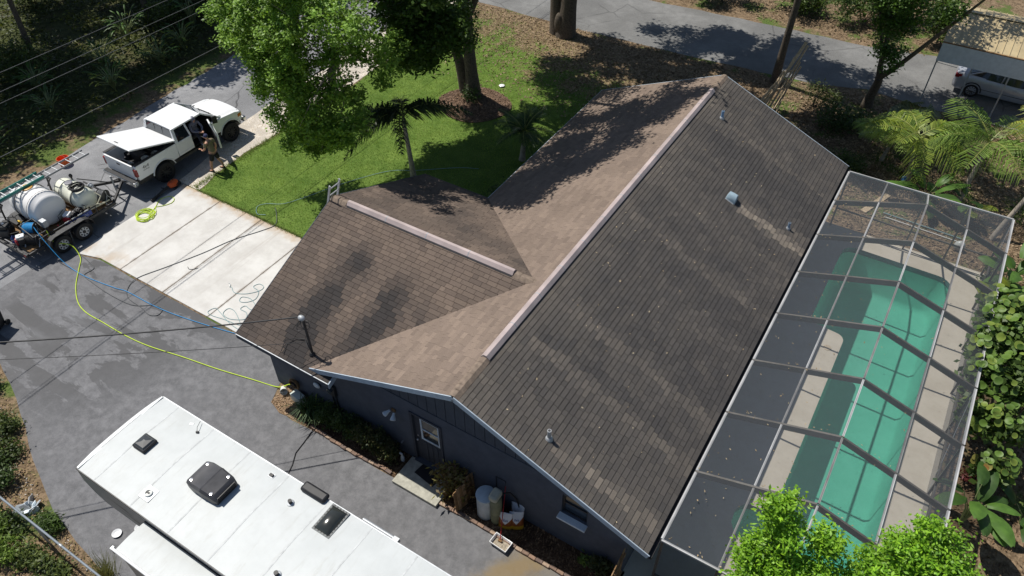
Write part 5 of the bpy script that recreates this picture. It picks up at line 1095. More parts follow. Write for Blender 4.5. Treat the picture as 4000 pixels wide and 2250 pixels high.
def salt_bag(label, loc, rz, lean, h=.62):
    t_ = thing('salt_bag', label, 'bag', loc, rz); t_.rotation_euler = (R(lean), 0, rz)
    def sec(z, wd, th): return [(wd*math.cos(a)*(1 if abs(math.cos(a)) < .98 else 1), th*math.sin(a), z) for a in np.linspace(0, 2*math.pi, 17)[:-1]]
    b = MB(); b.loft([sec(0, .17, .05), sec(.04, .2, .085), sec(h*.45, .19, .09), sec(h*.8, .185, .05), sec(h, .2, .01)])
    t = NT('salt_bag_film'); tc = t.n('TexCoord').outputs['Object']; x, y, z = t.n('SeparateXYZ', Vector=tc).outputs
    tri = t.ramp(t.math('SUBTRACT', t.math('ADD', z, t.math('MULTIPLY', t.math('ABSOLUTE', x), -1.3)), .22), .0, .01)
    c = t.mix(tri, (.25, .07, .02), (.62, .66, .72)); c = t.mix(t.ramp(t.math('ADD', z, t.math('MULTIPLY', t.noise(14, tc).outputs[0], .04)), .19, .17), c, (.5, .3, .02)); t.base(c, .35, 0, .5)
    b.build('sack', t.m, t_, smooth=60); s_ = text('Salt', .1, M['blue_sign'], t_, Matrix.Translation((0, -.085, h*.62)) @ Matrix.Rotation(R(82), 4, 'X'), shear=.25); return t_
salt_bag('upright salt bag at the front of the three, next to the softener', (1.42, -.07, .03), R(18), -8); salt_bag('salt bag leaning against the wall behind the other two', (1.56, .26, .03), R(8), -12, .66); salt_bag('salt bag tucked behind the front one, nearest the leaf bed', (1.68, .06, .03), R(28), -14)
tub = thing('wash_tub', 'white plastic tub of murky water on the driveway edge', 'tub', (1.58, -.55, .012), R(-4))
tm = MB(); a, b, h, i_ = .27, .17, .16, .02
o_ = [(-a*.86, -b*.8, 0), (a*.86, -b*.8, 0), (a*.86, b*.8, 0), (-a*.86, b*.8, 0)]; o2 = [(-a, -b, h), (a, -b, h), (a, b, h), (-a, b, h)]; i2 = [(-a+i_, -b+i_, h), (a-i_, -b+i_, h), (a-i_, b-i_, h), (-a+i_, b-i_, h)]; i0 = [(-a*.8, -b*.74, .02), (a*.8, -b*.74, .02), (a*.8, b*.74, .02), (-a*.8, b*.74, .02)]
tm.add(o_+o2+i2+i0, [(0,3,2,1)]+[(k, (k+1) % 4, 4+(k+1) % 4, 4+k) for k in range(4)]+[(4+k, 4+(k+1) % 4, 8+(k+1) % 4, 8+k) for k in range(4)]+[(8+k, 8+(k+1) % 4, 12+(k+1) % 4, 12+k) for k in range(4)]+[(12,13,14,15)]); tm.build('tub_shell', M['white_paint'], tub, bevel=.012)
MB().box(-a*.82, a*.82, -b*.76, b*.76, .03, .05).build('murky_water', simple('murk', (.3, .26, .2), .25, var=.4, scale=16), tub)
mp = thing('scrub_brush', 'red-handled scrub brush standing in the white tub, leaning on the wall', 'brush', (1.52, -.5, .07))
MB().cyl((0, 0, .02), (-.36, .86, 1.2), .012).build('handle', M['red'], mp); MB().box(-.06, .06, -.03, .03, 0, .05).build('head', M['wood_dark'], mp, bevel=.01)
def pallet(label, loc, rz, lean, wd=.55, h=1.0):
    t_ = thing('small_gate', label, 'gate', loc, rz); t_.rotation_euler = (R(lean), 0, rz)
    for k in range(4): MB().box(-wd/2+k*wd/4+.006, -wd/2+(k+1)*wd/4-.006, -.012, .012, 0, h-(.05 if k in (0, 3) else 0)).build('board', M['wood'] if k % 2 else M['wood_dark'], t_)
    for z in (.15, h-.25): MB().box(-wd/2, wd/2, .012, .05, z, z+.09).build('batten', M['wood_dark'], t_)
    return t_
pallet('small wooden gate panel standing on the bed edge, farther from the wall', (.1, -.22, .04), R(78), -4, .42, .98); pallet('small wooden gate panel standing against the house wall', (.14, .2, .04), R(82), -5, .34, 1.02)
bo = thing('spray_bottle', 'white spray bottle standing among leaves by the step', 'bottle', (-2.22, .14, .03)); MB().lathe([(.05, 0), (.055, .02), (.055, .2), (.02, .26), (.02, .3)], 16).build('bottle', M['sill'], bo, smooth=50); MB().box(-.08, .03, -.02, .02, .3, .36).build('trigger', M['sill'], bo, bevel=.01)
bk_ = bucket('bucket', 'white bucket tipped over beside the garage wall corner', (-6.98, .22, .13), .11, .24, M['plastic_white'], 'bucket', (R(70), 0, R(50)))
ub = MB().box(-.22, .22, -.13, .13, 0, .3).build('utility_box', simple('utility_plastic', (.5, .56, .52), .5), None, bevel=.02, loc=(-6.3, .17, .02)); tag(ub, 'pale green-white utility box standing on the pebble bed', 'box'); ub.rotation_euler = (0, 0, R(-8))
wg = thing('wood_gate', 'weathered wooden gate standing open beside the house corner', 'gate', (4.62, .3, .02), R(-88)); 
for k in range(6): MB().box(.16*k, .16*k+.15, -.012, .012, .06, 1.55-.02*(k % 3)).build('board', M['wood_dark'] if k % 2 else M['wood'], wg)
for z in (.3, 1.25): MB().box(0, .96, .012, .05, z, z+.09).build('rail', M['wood'], wg)
wh = thing('wheelie_bin', 'black wheeled bin at the edge of the asphalt', 'bin', (-17.2, -2.98, .01), R(20))
MB().loft([[(-.22, -.25, .05), (.22, -.25, .05), (.22, .25, .05), (-.22, .25, .05)], [(-.28, -.34, .95), (.28, -.34, .95), (.28, .34, .95), (-.28, .34, .95)]]).build('tub', M['black'], wh, bevel=.03); MB().box(-.3, .3, -.36, .38, .95, 1.03).build('lid', M['black'], wh, bevel=.03)
for s in (-1, 1): MB().cyl((s*.24, .28, .1), (s*.3, .28, .1), .1).build('wheel', M['rubber'], wh)
def dish(label, loc):
    t_ = MB().lathe([(.05, 0), (.08, .012), (.12, .045), (.13, .05), (.12, .038), (.08, .01), (.001, .008)], 26).build('dish', M['white_paint'], None, smooth=60, loc=loc); return tag(t_, label, 'dish')
dish('shallow white dish on the asphalt out in the sun', (-7.33, -5.71, .012)); dish('shallow white dish on the asphalt half under the camper', (-6.95, -5.28, .012))
tag(MB().lathe([(.05, 0), (.12, .02), (.14, .05), (.1, .07), (.001, .08)], 18).build('sprinkler_disc', M['white_paint'], None, smooth=60, loc=(-11.35, 19.9, .03)), 'small white disc lying on the lawn by the mulch ring', 'disc')
# rubbish by the fence
rb_ = thing('broken_ceramic', 'heap of broken white ceramic by the wire fence', 'debris', (-10.0, -6.45, .01))
for k in range(9):
    a = r3.uniform(0, 6.28); q = r3.uniform(0, .35); s_ = r3.uniform(.08, .22); Mx = Matrix.Translation((q*math.cos(a)*1.3, q*math.sin(a)*.7, .06)) @ Matrix.Rotation(r3.uniform(0, 3), 4, Vector((r3.random(), r3.random(), r3.random())).normalized())
    MB().prism([(-s_, -s_*.5), (s_*.7, -s_*.6), (s_, .2*s_), (.1*s_, s_*.7), (-s_*.8, s_*.3)], -.012, .012, Mx).build('shard', M['sill'] if k % 3 else M['galv'], rb_)
# chain-link fence
fe = thing('chain_link_fence', 'galvanised chain-link fence with a round top rail', 'fence', (-9, -6.83, 0)); 
MB().cyl((-14, 0, 1.2), (9, 0, 1.2), .028, n=10).build('top_rail', simple('dull_rail', (.2, .235, .27), .55), fe, smooth=60)
for x in (-2.6, .4, 3.4, 6.4): MB().cyl((x, 0, 0), (x, 0, 1.17), .028, n=10).build('post', M['galv'], fe, smooth=60)
MB().cyl((-2.06, 0, 1.2), (-1.98, 0, 1.2), .036, n=10).build('rail_sleeve', M['galv'], fe, smooth=60); MB().cyl((1.6, 0, 1.2), (1.68, 0, 1.2), .036, n=10).build('rail_sleeve', M['galv'], fe, smooth=60)
wm = MB(); e_ = .0025
for k in range(-140, 90):
    x = k*.1
    for sgn in (1, -1):
        a, b = Vector((x, .0, .03)), Vector((x+sgn*1.13, 0, 1.16)); d = Vector((sgn*.7, 0, -.7))*e_; wm.add([a-d, a+d, b+d, b-d], [(0,1,2,3)])
wm.build('wire_mesh', M['galv'], fe)
# ------------------------------------------------------------------ overhead lines
def cable(name, label, a, b, sag, r, m=None, cat='cable', n=24, group=None):
    a, b = Vector(a), Vector(b); return tag(MB().tube([(a.lerp(b, t)-a)+Vector((0, 0, -4*sag*t*(1-t))) for t in np.linspace(0, 1, n)], r, 6).build(name, m or M['dark_metal'], None, smooth=70, loc=a), label, cat, group)
up = thing('utility_pole', 'wooden utility pole carrying the roadside wires', 'pole', (-17.6, -11.2, 0)); MB().cyl((0, 0, 0), (0, 0, 9), .16, .11, 14).build('shaft', M['wood_dark'], up, smooth=60); MB().box(-.9, .9, -.06, .06, 7.2, 7.32).build('crossarm', M['wood_dark'], up)
up2 = copy_tree(up); up2.location = (-17.4, 34, 0); up2['label'] = 'wooden utility pole standing beyond the street'
wg_ = simple('wire_grey', (.1, .105, .11), .6)
for (x, z, lab) in ((-17.72, 7.45, 'topmost of the wires strung along the side road'), (-17.5, 7.02, 'second wire from the top strung along the side road'), (-17.45, 6.72, 'third wire from the top strung along the side road'), (-17.5, 5.15, 'thick low cable strung along the side road')):
    cable('overhead_wire', lab, (x, -11.2, z+.15), (x, 34, z+.15), .2, .008 if z > 6 else .011, wg_)
cable('service_drop', 'thick twisted service cable sagging from the pole to the roof mast', (-17.5, -11.2, 6.6), (-5.26, .27, 4.25), .45, .02, M['dark_metal'])
cable('phone_drop', 'thin phone cable running from the pole to the roof mast', (-17.5, -11.2, 6.1), (-5.18, .27, 3.3), .3, .008, M['dark_metal'])
# ------------------------------------------------------------------ leaning lumber frame at the far side of the house
lf = thing('lumber_frame', 'leaning stack of long weathered lumber posts behind the house', 'lumber', (.5, 24.6, 0))
for (a, b, w_) in (((-.2, -.5, 0), (.9, .3, 3.55), .1), ((.1, -.6, 0), (1.0, .35, 3.4), .06), ((-.1, .2, 0), (.55, .55, 2.6), .09), ((.25, -.2, 0), (.85, .5, 2.5), .05), ((-.35, -.1, 0), (.3, .3, 2.0), .09), ((.3, .35, 0), (.9, .7, 2.2), .06), ((-.5, -.7, 0), (.1, -.3, 1.5), .08), ((.5, -.3, 0), (.7, .5, 1.8), .05)):
    MB().bar(a, b, w_*1.3, w_*.8).build('post', M['lumber'], lf)
for (a, b) in (((.35, .15, 2.0), (.8, .5, 2.1)), ((-.1, -.2, 1.1), (.5, .2, 1.2))): MB().bar(a, b, .05, .08).build('crosspiece', M['lumber'], lf)
# ------------------------------------------------------------------ neighbour's carport and car
cpt = thing('carport', 'beige ribbed metal carport with a white end panel', 'carport', (9.5, 31.4, 0)); cc_ = Vector((9.5, 31.4, 0))
def C_(x, y, z): return (x-9.5, y-31.4, z)
M['tan_metal'] = simple('tan_metal_roof', (.42, .34, .2), .5, var=.15, scale=2); M['pale_panel'] = simple('pale_panel', (.62, .67, .69), .5, var=.08)
CX0, CX1 = 6.5, 14.0; CY0, CYR, CY1 = 29.35, 31.75, 34.1
def crz(y): return 3.02+.27*(y-CY0) if y < CYR else 3.02+.27*(CYR-CY0)-.27*(y-CYR)
for i, x in enumerate(np.arange(CX0, CX1, .3)):
    for (ya, yb) in ((CY0, CYR), (CYR, CY1)):
        o = MB().add([C_(x, ya, crz(ya)), C_(x+.295, ya, crz(ya)), C_(x+.295, yb, crz(yb)), C_(x, yb, crz(yb)), C_(x, ya, crz(ya)-.03), C_(x+.295, ya, crz(ya)-.03), C_(x+.295, yb, crz(yb)-.03), C_(x, yb, crz(yb)-.03)], [(0,1,2,3), (4,7,6,5), (0,4,5,1), (1,5,6,2), (2,6,7,3), (3,7,4,0)]).build('roof_panel', M['tan_metal'], cpt)
        MB().bar(C_(x, ya, crz(ya)+.015), C_(x, yb, crz(yb)+.015), .03, .05).build('rib', M['tan_metal'], o)
MB().bar(C_(CX0, CYR, crz(CYR)+.03), C_(CX1, CYR, crz(CYR)+.03), .25, .03).build('ridge_cap', M['tan_metal'], cpt)
MB().box(CX0-9.5, CX1-9.5, CY0-.06-31.4, CY0-.02-31.4, 2.15, 3.02).build('end_panel', M['pale_panel'], cpt); MB().box(CX0-9.5, CX1-9.5, CY0-.07-31.4, CY0+.02-31.4, 3.02, 3.06).build('panel_trim', M['wood_dark'], cpt)
for x in (6.55, 8.05, 9.6, 11.2, 12.8):
    for y in (CY0, CY1-.1): MB().box(x-.03-9.5, x+.03-9.5, y-.03-31.4, y+.03-31.4, 0, 2.2 if y < 31 else crz(y)-.03).build('post', M['galv'], cpt)
car = thing('sedan', 'silver four-door sedan parked under the carport', 'car', (9.85, 31.95, 0))
SV = simple('silver_paint', (.45, .47, .52), .28, metal=.35, var=.03, spec=.6)
def ring(x, hw, zb, zs, zt): return [(x, -hw*.9, zb), (x, -hw, zb+.12), (x, -hw, zs), (x, -hw*.9, zt), (x, -hw*.4, zt+.03), (x, hw*.4, zt+.03), (x, hw*.9, zt), (x, hw, zs), (x, hw, zb+.12), (x, hw*.9, zb)]
MB().loft([ring(*r_) for r_ in ((-2.32, .62, .42, .7, .86), (-2.27, .78, .3, .78, .98), (-2.1, .87, .24, .85, 1.03), (-1.4, .9, .22, .86, 1.04), (0, .9, .22, .84, .98), (1.2, .9, .22, .82, .95), (1.9, .86, .24, .74, .86), (2.25, .74, .3, .66, .74), (2.33, .55, .36, .6, .66))]).build('body', SV, car, smooth=50)
def gh(x, hw, zb, zt): return [(x, -hw, zb), (x, -hw*.84, zt), (x, -hw*.4, zt+.03), (x, hw*.4, zt+.03), (x, hw*.84, zt), (x, hw, zb)]
MB().loft([gh(*r_) for r_ in ((-1.75, .74, 1.0, 1.03), (-1.35, .8, 1.0, 1.25), (-.85, .83, .99, 1.4), (.1, .83, .96, 1.42), (.6, .82, .95, 1.33), (1.25, .76, .93, .96))]).build('cabin_glass', M['glass'], car, smooth=40)
MB().grid(lambda u, v_: (-.95+1.25*u, -.66+1.32*v_, 1.425+.03*math.sin(math.pi*v_)+.012*math.sin(math.pi*u)), 8, 8).build('roof', SV, car, smooth=60)
for s in (-1, 1):
    for (xa, za, xb, zb) in ((-1.75, 1.02, -.92, 1.42), (-.3, .98, -.25, 1.42), (.3, 1.42, 1.22, .95)): MB().bar((xa, s*.81 if za < 1.1 else s*.69, za), (xb, s*.69 if zb > 1.3 else s*.81, zb), .06, .05).build('pillar', SV, car)
    MB().box(-2.3, -2.0, min(s*.5, s*.86), max(s*.5, s*.86), .8, .98).build('tail_light', M['taillight'], car, bevel=.03)
    for x in (-1.38, 1.38):
        o = wheel(car, 0, 0, 0, .33, .22, .22, M['steel'], 1, 10); o.location = (x, s*.8, .33); o.rotation_euler = (0, 0, R(90) if s > 0 else R(-90))
        ar = MB(); ar.tube([(x+.4*math.cos(a), s*.905, .33+.4*math.sin(a)) for a in np.linspace(0, math.pi, 14)], .03, 6); ar.build('arch', M['black'], car)
    for x in (-.75, .35): MB().box(x-.1, x+.1, min(s*.9, s*.93), max(s*.9, s*.93), .78, .82).build('door_handle', SV, car, bevel=.008)
    MB().bar((-1.1, s*.905, .5), (1.0, s*.905, .5), .01, .02).build('sill_trim', M['dark_metal'], car)
# ------------------------------------------------------------------ vegetation
def leaf_quads(P, L, W, r_, up=.5, droop=0):
    N = len(P); a = r_.normal(size=(N, 3)); a[:, 2] = a[:, 2]*.5-droop; a /= np.linalg.norm(a, axis=1)[:, None]
    nn = r_.normal(size=(N, 3)); nn[:, 2] = np.abs(nn[:, 2])+up; b = np.cross(nn, a); b /= np.linalg.norm(b, axis=1)[:, None]+1e-9
    l = (L*r_.uniform(.5, 1.5, N))[:, None]/2; w_ = (W*r_.uniform(.7, 1.3, N))[:, None]/2
    return np.stack([P+a*l, P+b*w_, P-a*l, P-b*w_], 1)
def crown_pts(lobes, nclump, per, cr, r_, shell=.33):
    """lobes (cx,cy,cz,rx,ry,rz[,weight]) -> leaf positions and a brightness per clump"""
    wts = np.array([(l[6] if len(l) > 6 else 1.)*l[3]*l[4] for l in lobes]); wts /= wts.sum(); pick = r_.choice(len(lobes), nclump, p=wts)
    Lb = np.array([l[:6] for l in lobes])[pick]; d = r_.normal(size=(nclump, 3)); d /= np.linalg.norm(d, axis=1)[:, None]
    c = Lb[:, :3]+d*Lb[:, 3:6]*(r_.random((nclump, 1))**shell)
    P = np.repeat(c, per, 0)+r_.normal(size=(nclump*per, 3))*np.array([cr, cr, cr*.6]); br = np.repeat(r_.uniform(.72, 1.25, nclump), per); return P, br
def foliage(name, parent, lobes, nclump, per, cr, L, W, c1, c2, seed, m=None, shell=.33, up=.5, droop=0, kind=None):
    r_ = np.random.default_rng(seed); P, br = crown_pts(lobes, nclump, per, cr, r_, shell); Vv = leaf_quads(P, L, W, r_, up, droop); u = r_.random((len(P), 1))
    C = (np.array(c1)*u+np.array(c2)*(1-u))*br[:, None]; o = polys_obj(name, Vv, C, m or M['leaf'], parent, kind); return o
def tufts(lobes, n, rr, seed):
    q = random.Random(seed); out = []
    for l in lobes:
        for _ in range(n):
            d = Vector((q.gauss(0, 1), q.gauss(0, 1), q.gauss(0, 1))).normalized()*(q.random()**.4); k = rr*q.uniform(.6, 1.3); out.append((l[0]+d.x*l[3], l[1]+d.y*l[4], l[2]+d.z*l[5], k, k, k*.6))
    return out
def limb(parent, pts, radii, name='limb', m=None, n=9):
    o = MB().tube(spline(pts, 4), list(np.interp(np.linspace(0, 1, (len(pts)-1)*4+1), np.linspace(0, 1, len(radii)), radii)), n).build(name, m or M['bark'], parent, smooth=70); return o
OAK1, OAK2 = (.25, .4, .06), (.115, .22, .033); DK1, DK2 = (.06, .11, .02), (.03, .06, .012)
# big oak over the front lawn
t1 = thing('oak_tree', 'tall twin-trunk oak in the ring of mulch on the lawn', 'tree', (-12.3, 18.4, 0))
def T1(p): return (p[0]+12.3, p[1]-18.4, p[2])
def TL(pts, o): return [(p[0]-o[0], p[1]-o[1], p[2]) for p in pts]
o1 = (-12.3, 18.4)
limb(t1, TL([(-12.05, 18.45, -.1), (-12.1, 18.4, 1.2), (-12.15, 18.3, 2.8), (-12.1, 18.2, 4.0)], o1), [.42, .3, .27, .27], 'trunk')
limb(t1, TL([(-12.55, 18.55, -.1), (-12.8, 18.5, 1.4), (-13.1, 18.4, 2.6), (-13.6, 18.4, 4.2), (-13.9, 18.0, 6.5), (-14.6, 16.5, 9)], o1), [.34, .25, .22, .2, .16, .1], 'trunk')
for pts, rr in (([(-12.1, 18.2, 3.9), (-12.6, 18, 5.5), (-13, 17, 8), (-13.5, 15, 10.5)], [.2, .18, .14, .08]), ([(-12.1, 18.2, 3.9), (-12.0, 18, 6), (-11.5, 16.8, 8.5), (-10.2, 14.5, 10.8)], [.2, .18, .14, .08]), ([(-12.1, 18.2, 3.9), (-11.5, 18.4, 5.4), (-10.7, 18.2, 7.5), (-9, 17, 10.5), (-7, 16, 12)], [.17, .16, .13, .1, .06]),
                ([(-13.3, 16.2, 9), (-13.6, 13.5, 9.2), (-13.4, 11, 8.2), (-13.0, 9.3, 7)], [.1, .08, .06, .03]), ([(-12.9, 17, 7.5), (-14.5, 14, 8.3), (-15.6, 11, 7.8), (-16.2, 9.3, 7)], [.1, .08, .05, .03]), ([(-11.2, 15.8, 9.3), (-10.8, 12, 9.4), (-10.4, 9.5, 8.2), (-10.6, 8.4, 6.6)], [.09, .07, .05, .03])):
    limb(t1, TL(pts, o1), rr)
lob = [(-16.0, 8.9, 7.3, .9, .8, .7), (-15.6, 9.4, 6.4, 1.0, .9, .7), (-14.9, 8.9, 7.8, 1.1, 1.0, .7), (-14.2, 8.2, 6.8, 1.1, .9, .8), (-13.4, 8.3, 7.9, 1.2, 1, .8), (-12.6, 7.7, 6.9, 1.2, .9, .9), (-12.1, 7.5, 5.7, 1.1, .8, .9), (-13.1, 8.0, 5.7, 1.1, .8, .8), (-11.6, 7.7, 8.0, 1.2, 1.0, .8), (-11.3, 7.4, 5.0, .9, .7, .9), (-12.4, 7.9, 4.6, .9, .7, .8), (-10.6, 7.9, 6.4, 1.1, .9, .9), (-10.0, 8.6, 7.6, 1.2, 1.0, .8), (-10.4, 8.2, 5.3, .8, .7, .8), (-9.6, 9.6, 6.6, 1.0, 1.0, .9), (-14.4, 9.4, 5.8, .9, .8, .7), (-9.4, 7.6, 8.8, 1.3, 1.0, .8), (-11.0, 7.9, 9.2, 1.4, 1.1, .9), (-13, 8.6, 9.2, 1.4, 1.1, .9), (-12.2, 8.0, 3.6, .8, .6, .6), (-11.3, 7.9, 3.9, .8, .6, .6), (-13.3, 8.4, 4.5, .8, .6, .6), (-10.7, 7.9, 4.3, .7, .5, .6), (-11.8, 8.1, 3.0, .4, .4, .4), (-14.0, 8.8, 5.1, .8, .6, .6)]
lor = random.Random(29)
lob += [(l[0]+lor.uniform(-1, 1)*l[3]*1.15, l[1]-abs(lor.uniform(.2, 1))*l[4]*.8, l[2]+lor.uniform(-1.2, .9)*l[5], .3, .3, lor.uniform(.25, .5), 2.2) for l in lob for _ in range(3)]
foliage('crown', t1, [(l[0]+12.3, l[1]-18.4, *l[2:]) for l in lob], 2500, 26, .13, .125, .075, OAK1, OAK2, 21, None, .3, 1.1)
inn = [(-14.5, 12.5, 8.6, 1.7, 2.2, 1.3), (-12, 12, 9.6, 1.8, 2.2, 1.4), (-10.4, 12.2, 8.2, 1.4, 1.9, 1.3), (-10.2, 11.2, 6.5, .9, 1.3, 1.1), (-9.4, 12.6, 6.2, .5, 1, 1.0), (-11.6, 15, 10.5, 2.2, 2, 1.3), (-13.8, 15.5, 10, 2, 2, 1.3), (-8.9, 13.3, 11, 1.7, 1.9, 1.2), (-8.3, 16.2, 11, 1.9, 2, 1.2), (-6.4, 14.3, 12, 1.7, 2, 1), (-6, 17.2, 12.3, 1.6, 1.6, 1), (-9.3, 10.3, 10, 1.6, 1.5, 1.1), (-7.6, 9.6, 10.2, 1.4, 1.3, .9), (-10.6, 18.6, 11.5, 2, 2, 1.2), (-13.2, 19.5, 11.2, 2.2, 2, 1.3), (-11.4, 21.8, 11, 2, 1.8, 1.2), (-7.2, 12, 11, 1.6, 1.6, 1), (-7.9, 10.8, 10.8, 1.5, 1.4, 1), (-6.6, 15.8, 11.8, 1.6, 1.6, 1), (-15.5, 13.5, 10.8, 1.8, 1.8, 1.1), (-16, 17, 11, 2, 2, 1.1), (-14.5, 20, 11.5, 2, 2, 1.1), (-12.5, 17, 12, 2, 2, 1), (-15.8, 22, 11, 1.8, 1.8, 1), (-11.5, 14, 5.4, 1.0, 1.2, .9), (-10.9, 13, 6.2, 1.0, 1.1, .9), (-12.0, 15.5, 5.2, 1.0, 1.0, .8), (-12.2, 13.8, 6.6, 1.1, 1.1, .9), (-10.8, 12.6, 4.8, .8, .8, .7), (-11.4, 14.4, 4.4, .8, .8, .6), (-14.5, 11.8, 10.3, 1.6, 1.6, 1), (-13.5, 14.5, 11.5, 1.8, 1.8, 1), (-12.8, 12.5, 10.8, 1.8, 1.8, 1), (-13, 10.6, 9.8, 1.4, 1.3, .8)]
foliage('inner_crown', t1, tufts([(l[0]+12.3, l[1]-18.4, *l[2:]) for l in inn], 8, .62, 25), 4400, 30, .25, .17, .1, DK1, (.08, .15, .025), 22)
twr = random.Random(24); twm = simple('twig', (.19, .165, .135), .9)
for l in lob[:25]:
    b_ = min([(-13.0, 9.3, 7), (-16.2, 9.3, 7), (-10.6, 8.4, 6.6), (-13.4, 11, 8.2)], key=lambda q: (Vector(q)-Vector(l[:3])).length)
    for q in range(2):
        e_ = (l[0]+twr.uniform(-.7, .7)*l[3], l[1]+twr.uniform(-1, .2)*l[4], l[2]+twr.uniform(-.5, .8)*l[5]); m_ = tuple((b_[i]+e_[i])/2+twr.uniform(-.25, .25) for i in range(3))
        limb(t1, TL([b_, m_, e_], o1), [.035, .022, .008], 'twig', twm, 5)
foliage('trunk_shoots', t1, [(.45, -.5, .45, .45, .4, .4), (.5, .1, 3.6, .25, .3, .8), (.1, -.2, 5, .4, .4, .6)], 60, 24, .1, .1, .05, (.05, .1, .02), (.03, .06, .01), 23)
# second big oak by the street, crown above the frame
def plain_tree(name, label, loc, trunks, lobes, ncl, per, seed, c1=OAK1, c2=OAK2, L=.2, W=.12, cr=.3, trunkr=None, group=None):
    t_ = thing(name, label, 'tree', loc, 0, group)
    for i, (pts, rr) in enumerate(trunks): limb(t_, pts, rr, 'trunk' if i == 0 else 'limb')
    foliage('crown', t_, tufts(lobes, 9, .62, seed), ncl, per, cr, L, W, c1, c2, seed); return t_
t2 = plain_tree('oak_tree', 'broad old double-trunk oak beside the street', (-11.75, 26.6, 0), [([(-.15, 0, -.1), (-.3, 0, 1.5), (-.5, .1, 4), (-1.2, 0, 8), (-2, -.5, 11)], [.5, .36, .33, .26, .12]), ([(.35, -.1, -.1), (.4, 0, 1.6), (.5, .1, 4), (1, 0, 7.5), (2.5, .2, 11)], [.62, .46, .42, .3, .12]), ([(.7, 0, 6), (2.5, 1, 8), (4.5, 1.5, 9.5)], [.2, .14, .06])],
    [(-2, 0, 11, 2.5, 2.5, 1.3), (1.5, -1.5, 11.5, 2.5, 2.2, 1.3), (3.5, 1.5, 11, 2.4, 2.4, 1.2), (-1, 2.5, 11.5, 2.5, 2.2, 1.2), (4.5, -2, 10.5, 2, 2, 1), (-2.5, -3, 10.5, 2, 2, 1), (.5, -4.5, 11, 2.2, 1.8, 1), (6, 3, 10, 1.8, 1.8, 1), (2, 4.5, 10.5, 2.2, 1.8, 1)], 2000, 26, 31, DK1, (.08, .15, .025), .22, .14, .3)
bw = MB(); bw.sphere((.1, -.42, .75), (.28, .2, .6), 12, 8); bw.build('burl', M['bark'], t2, smooth=70)
t3 = plain_tree('slender_tree', 'slender straight dark trunk rising behind the house roof', (0, 27.5, 0), [([(0, 0, -.1), (.03, -.05, 2), (.12, -.1, 5), (.3, 0, 9)], [.24, .17, .15, .08]), ([(.25, 0, 7), (1.2, .6, 9), (2, 1, 10)], [.07, .05, .02]), ([(.2, 0, 6.5), (-.8, -2.5, 8), (-2, -4.5, 9.3), (-3, -6.2, 9.6)], [.1, .09, .06, .03])],
    [(.3, 0, 10.5, 2.2, 2.2, 1.1), (2, 1.5, 10, 1.8, 1.8, 1), (-1.8, 1.5, 10, 1.9, 1.9, 1), (-1.5, -1.8, 10.5, 1.9, 1.9, 1), (1.5, -1.5, 11, 1.8, 1.8, 1), (-4, 3, 11, 2, 2, 1), (-6.5, 4, 11, 2.2, 2, 1), (-4.5, -5.2, 9.8, 2, 2, 1), (-2.5, -3.2, 10, 2, 2, 1), (-1.6, -6, 9.8, 1.8, 1.6, 1), (-4, -7.4, 9.6, 1.8, 1.4, .9), (-.2, -4.4, 10, 1.6, 1.6, .9)], 1700, 26, 32, DK1, (.08, .15, .025), .22, .14, .3)
t4 = thing('forked_tree', 'forked tree leaning over the street before the carport', 'tree', (4.5, 27.5, 0)); o4 = (4.5, 27.5)
limb(t4, TL([(4.45, 27.55, -.1), (4.5, 27.4, .6), (4.62, 27.0, 1.5), (4.62, 26.6, 2.0)], o4), [.3, .22, .18, .17], 'trunk')
for pts, rr in (([(4.62, 26.7, 1.9), (4.5, 26.3, 2.8), (4.4, 26, 4.2), (4.2, 25.6, 6)], [.15, .12, .09, .05]), ([(4.62, 26.7, 1.9), (5.1, 26.0, 2.8), (5.8, 25.2, 4.2), (6.6, 24.4, 5.8), (7.4, 23.6, 7.4)], [.13, .11, .09, .07, .04]), ([(4.5, 26.3, 3), (4.0, 26, 4.5), (3.6, 25.5, 6)], [.08, .06, .03])): limb(t4, TL(pts, o4), rr)
limb(t4, TL([(4.3, 25.8, 5.2), (3.8, 27.5, 7.2), (3.4, 29.5, 8.8), (4.6, 31.8, 9.6)], o4), [.08, .07, .05, .02])
foliage('crown', t4, [(l[0]-4.5, l[1]-27.5, *l[2:]) for l in ((4.1, 25.9, 5.0, .6, .5, .5), (4.4, 25.6, 4.1, .6, .5, .5), (4.8, 25.4, 3.6, .6, .5, .45), (4.7, 25.3, 4.9, .7, .5, .5), (3.8, 26.2, 5.9, .9, .8, .6), (5.2, 25.2, 5.6, .7, .6, .5), (4.4, 24.9, 6.2, 1.1, .9, .6), (6.4, 24.3, 6.3, .5, .5, .4), (5.0, 25.6, 3.1, .45, .4, .3))], 300, 30, .16, .13, .085, (.1, .19, .03), (.05, .1, .018), 33)
foliage('inner_crown', t4, [(l[0]-4.5, l[1]-27.5, *l[2:]) for l in ((4.2, 25.5, 7.5, 1.8, 1.6, .8), (6.8, 24.2, 8.0, 1.6, 1.5, .8), (3.0, 26.5, 7.2, 1.5, 1.4, .8), (3.2, 30.5, 9.5, 1.8, 1.6, .9), (5.2, 32.6, 9.8, 1.8, 1.6, .9), (1.2, 29.5, 9, 1.5, 1.5, .8))], 420, 24, .25, .18, .1, DK1, OAK2, 34)
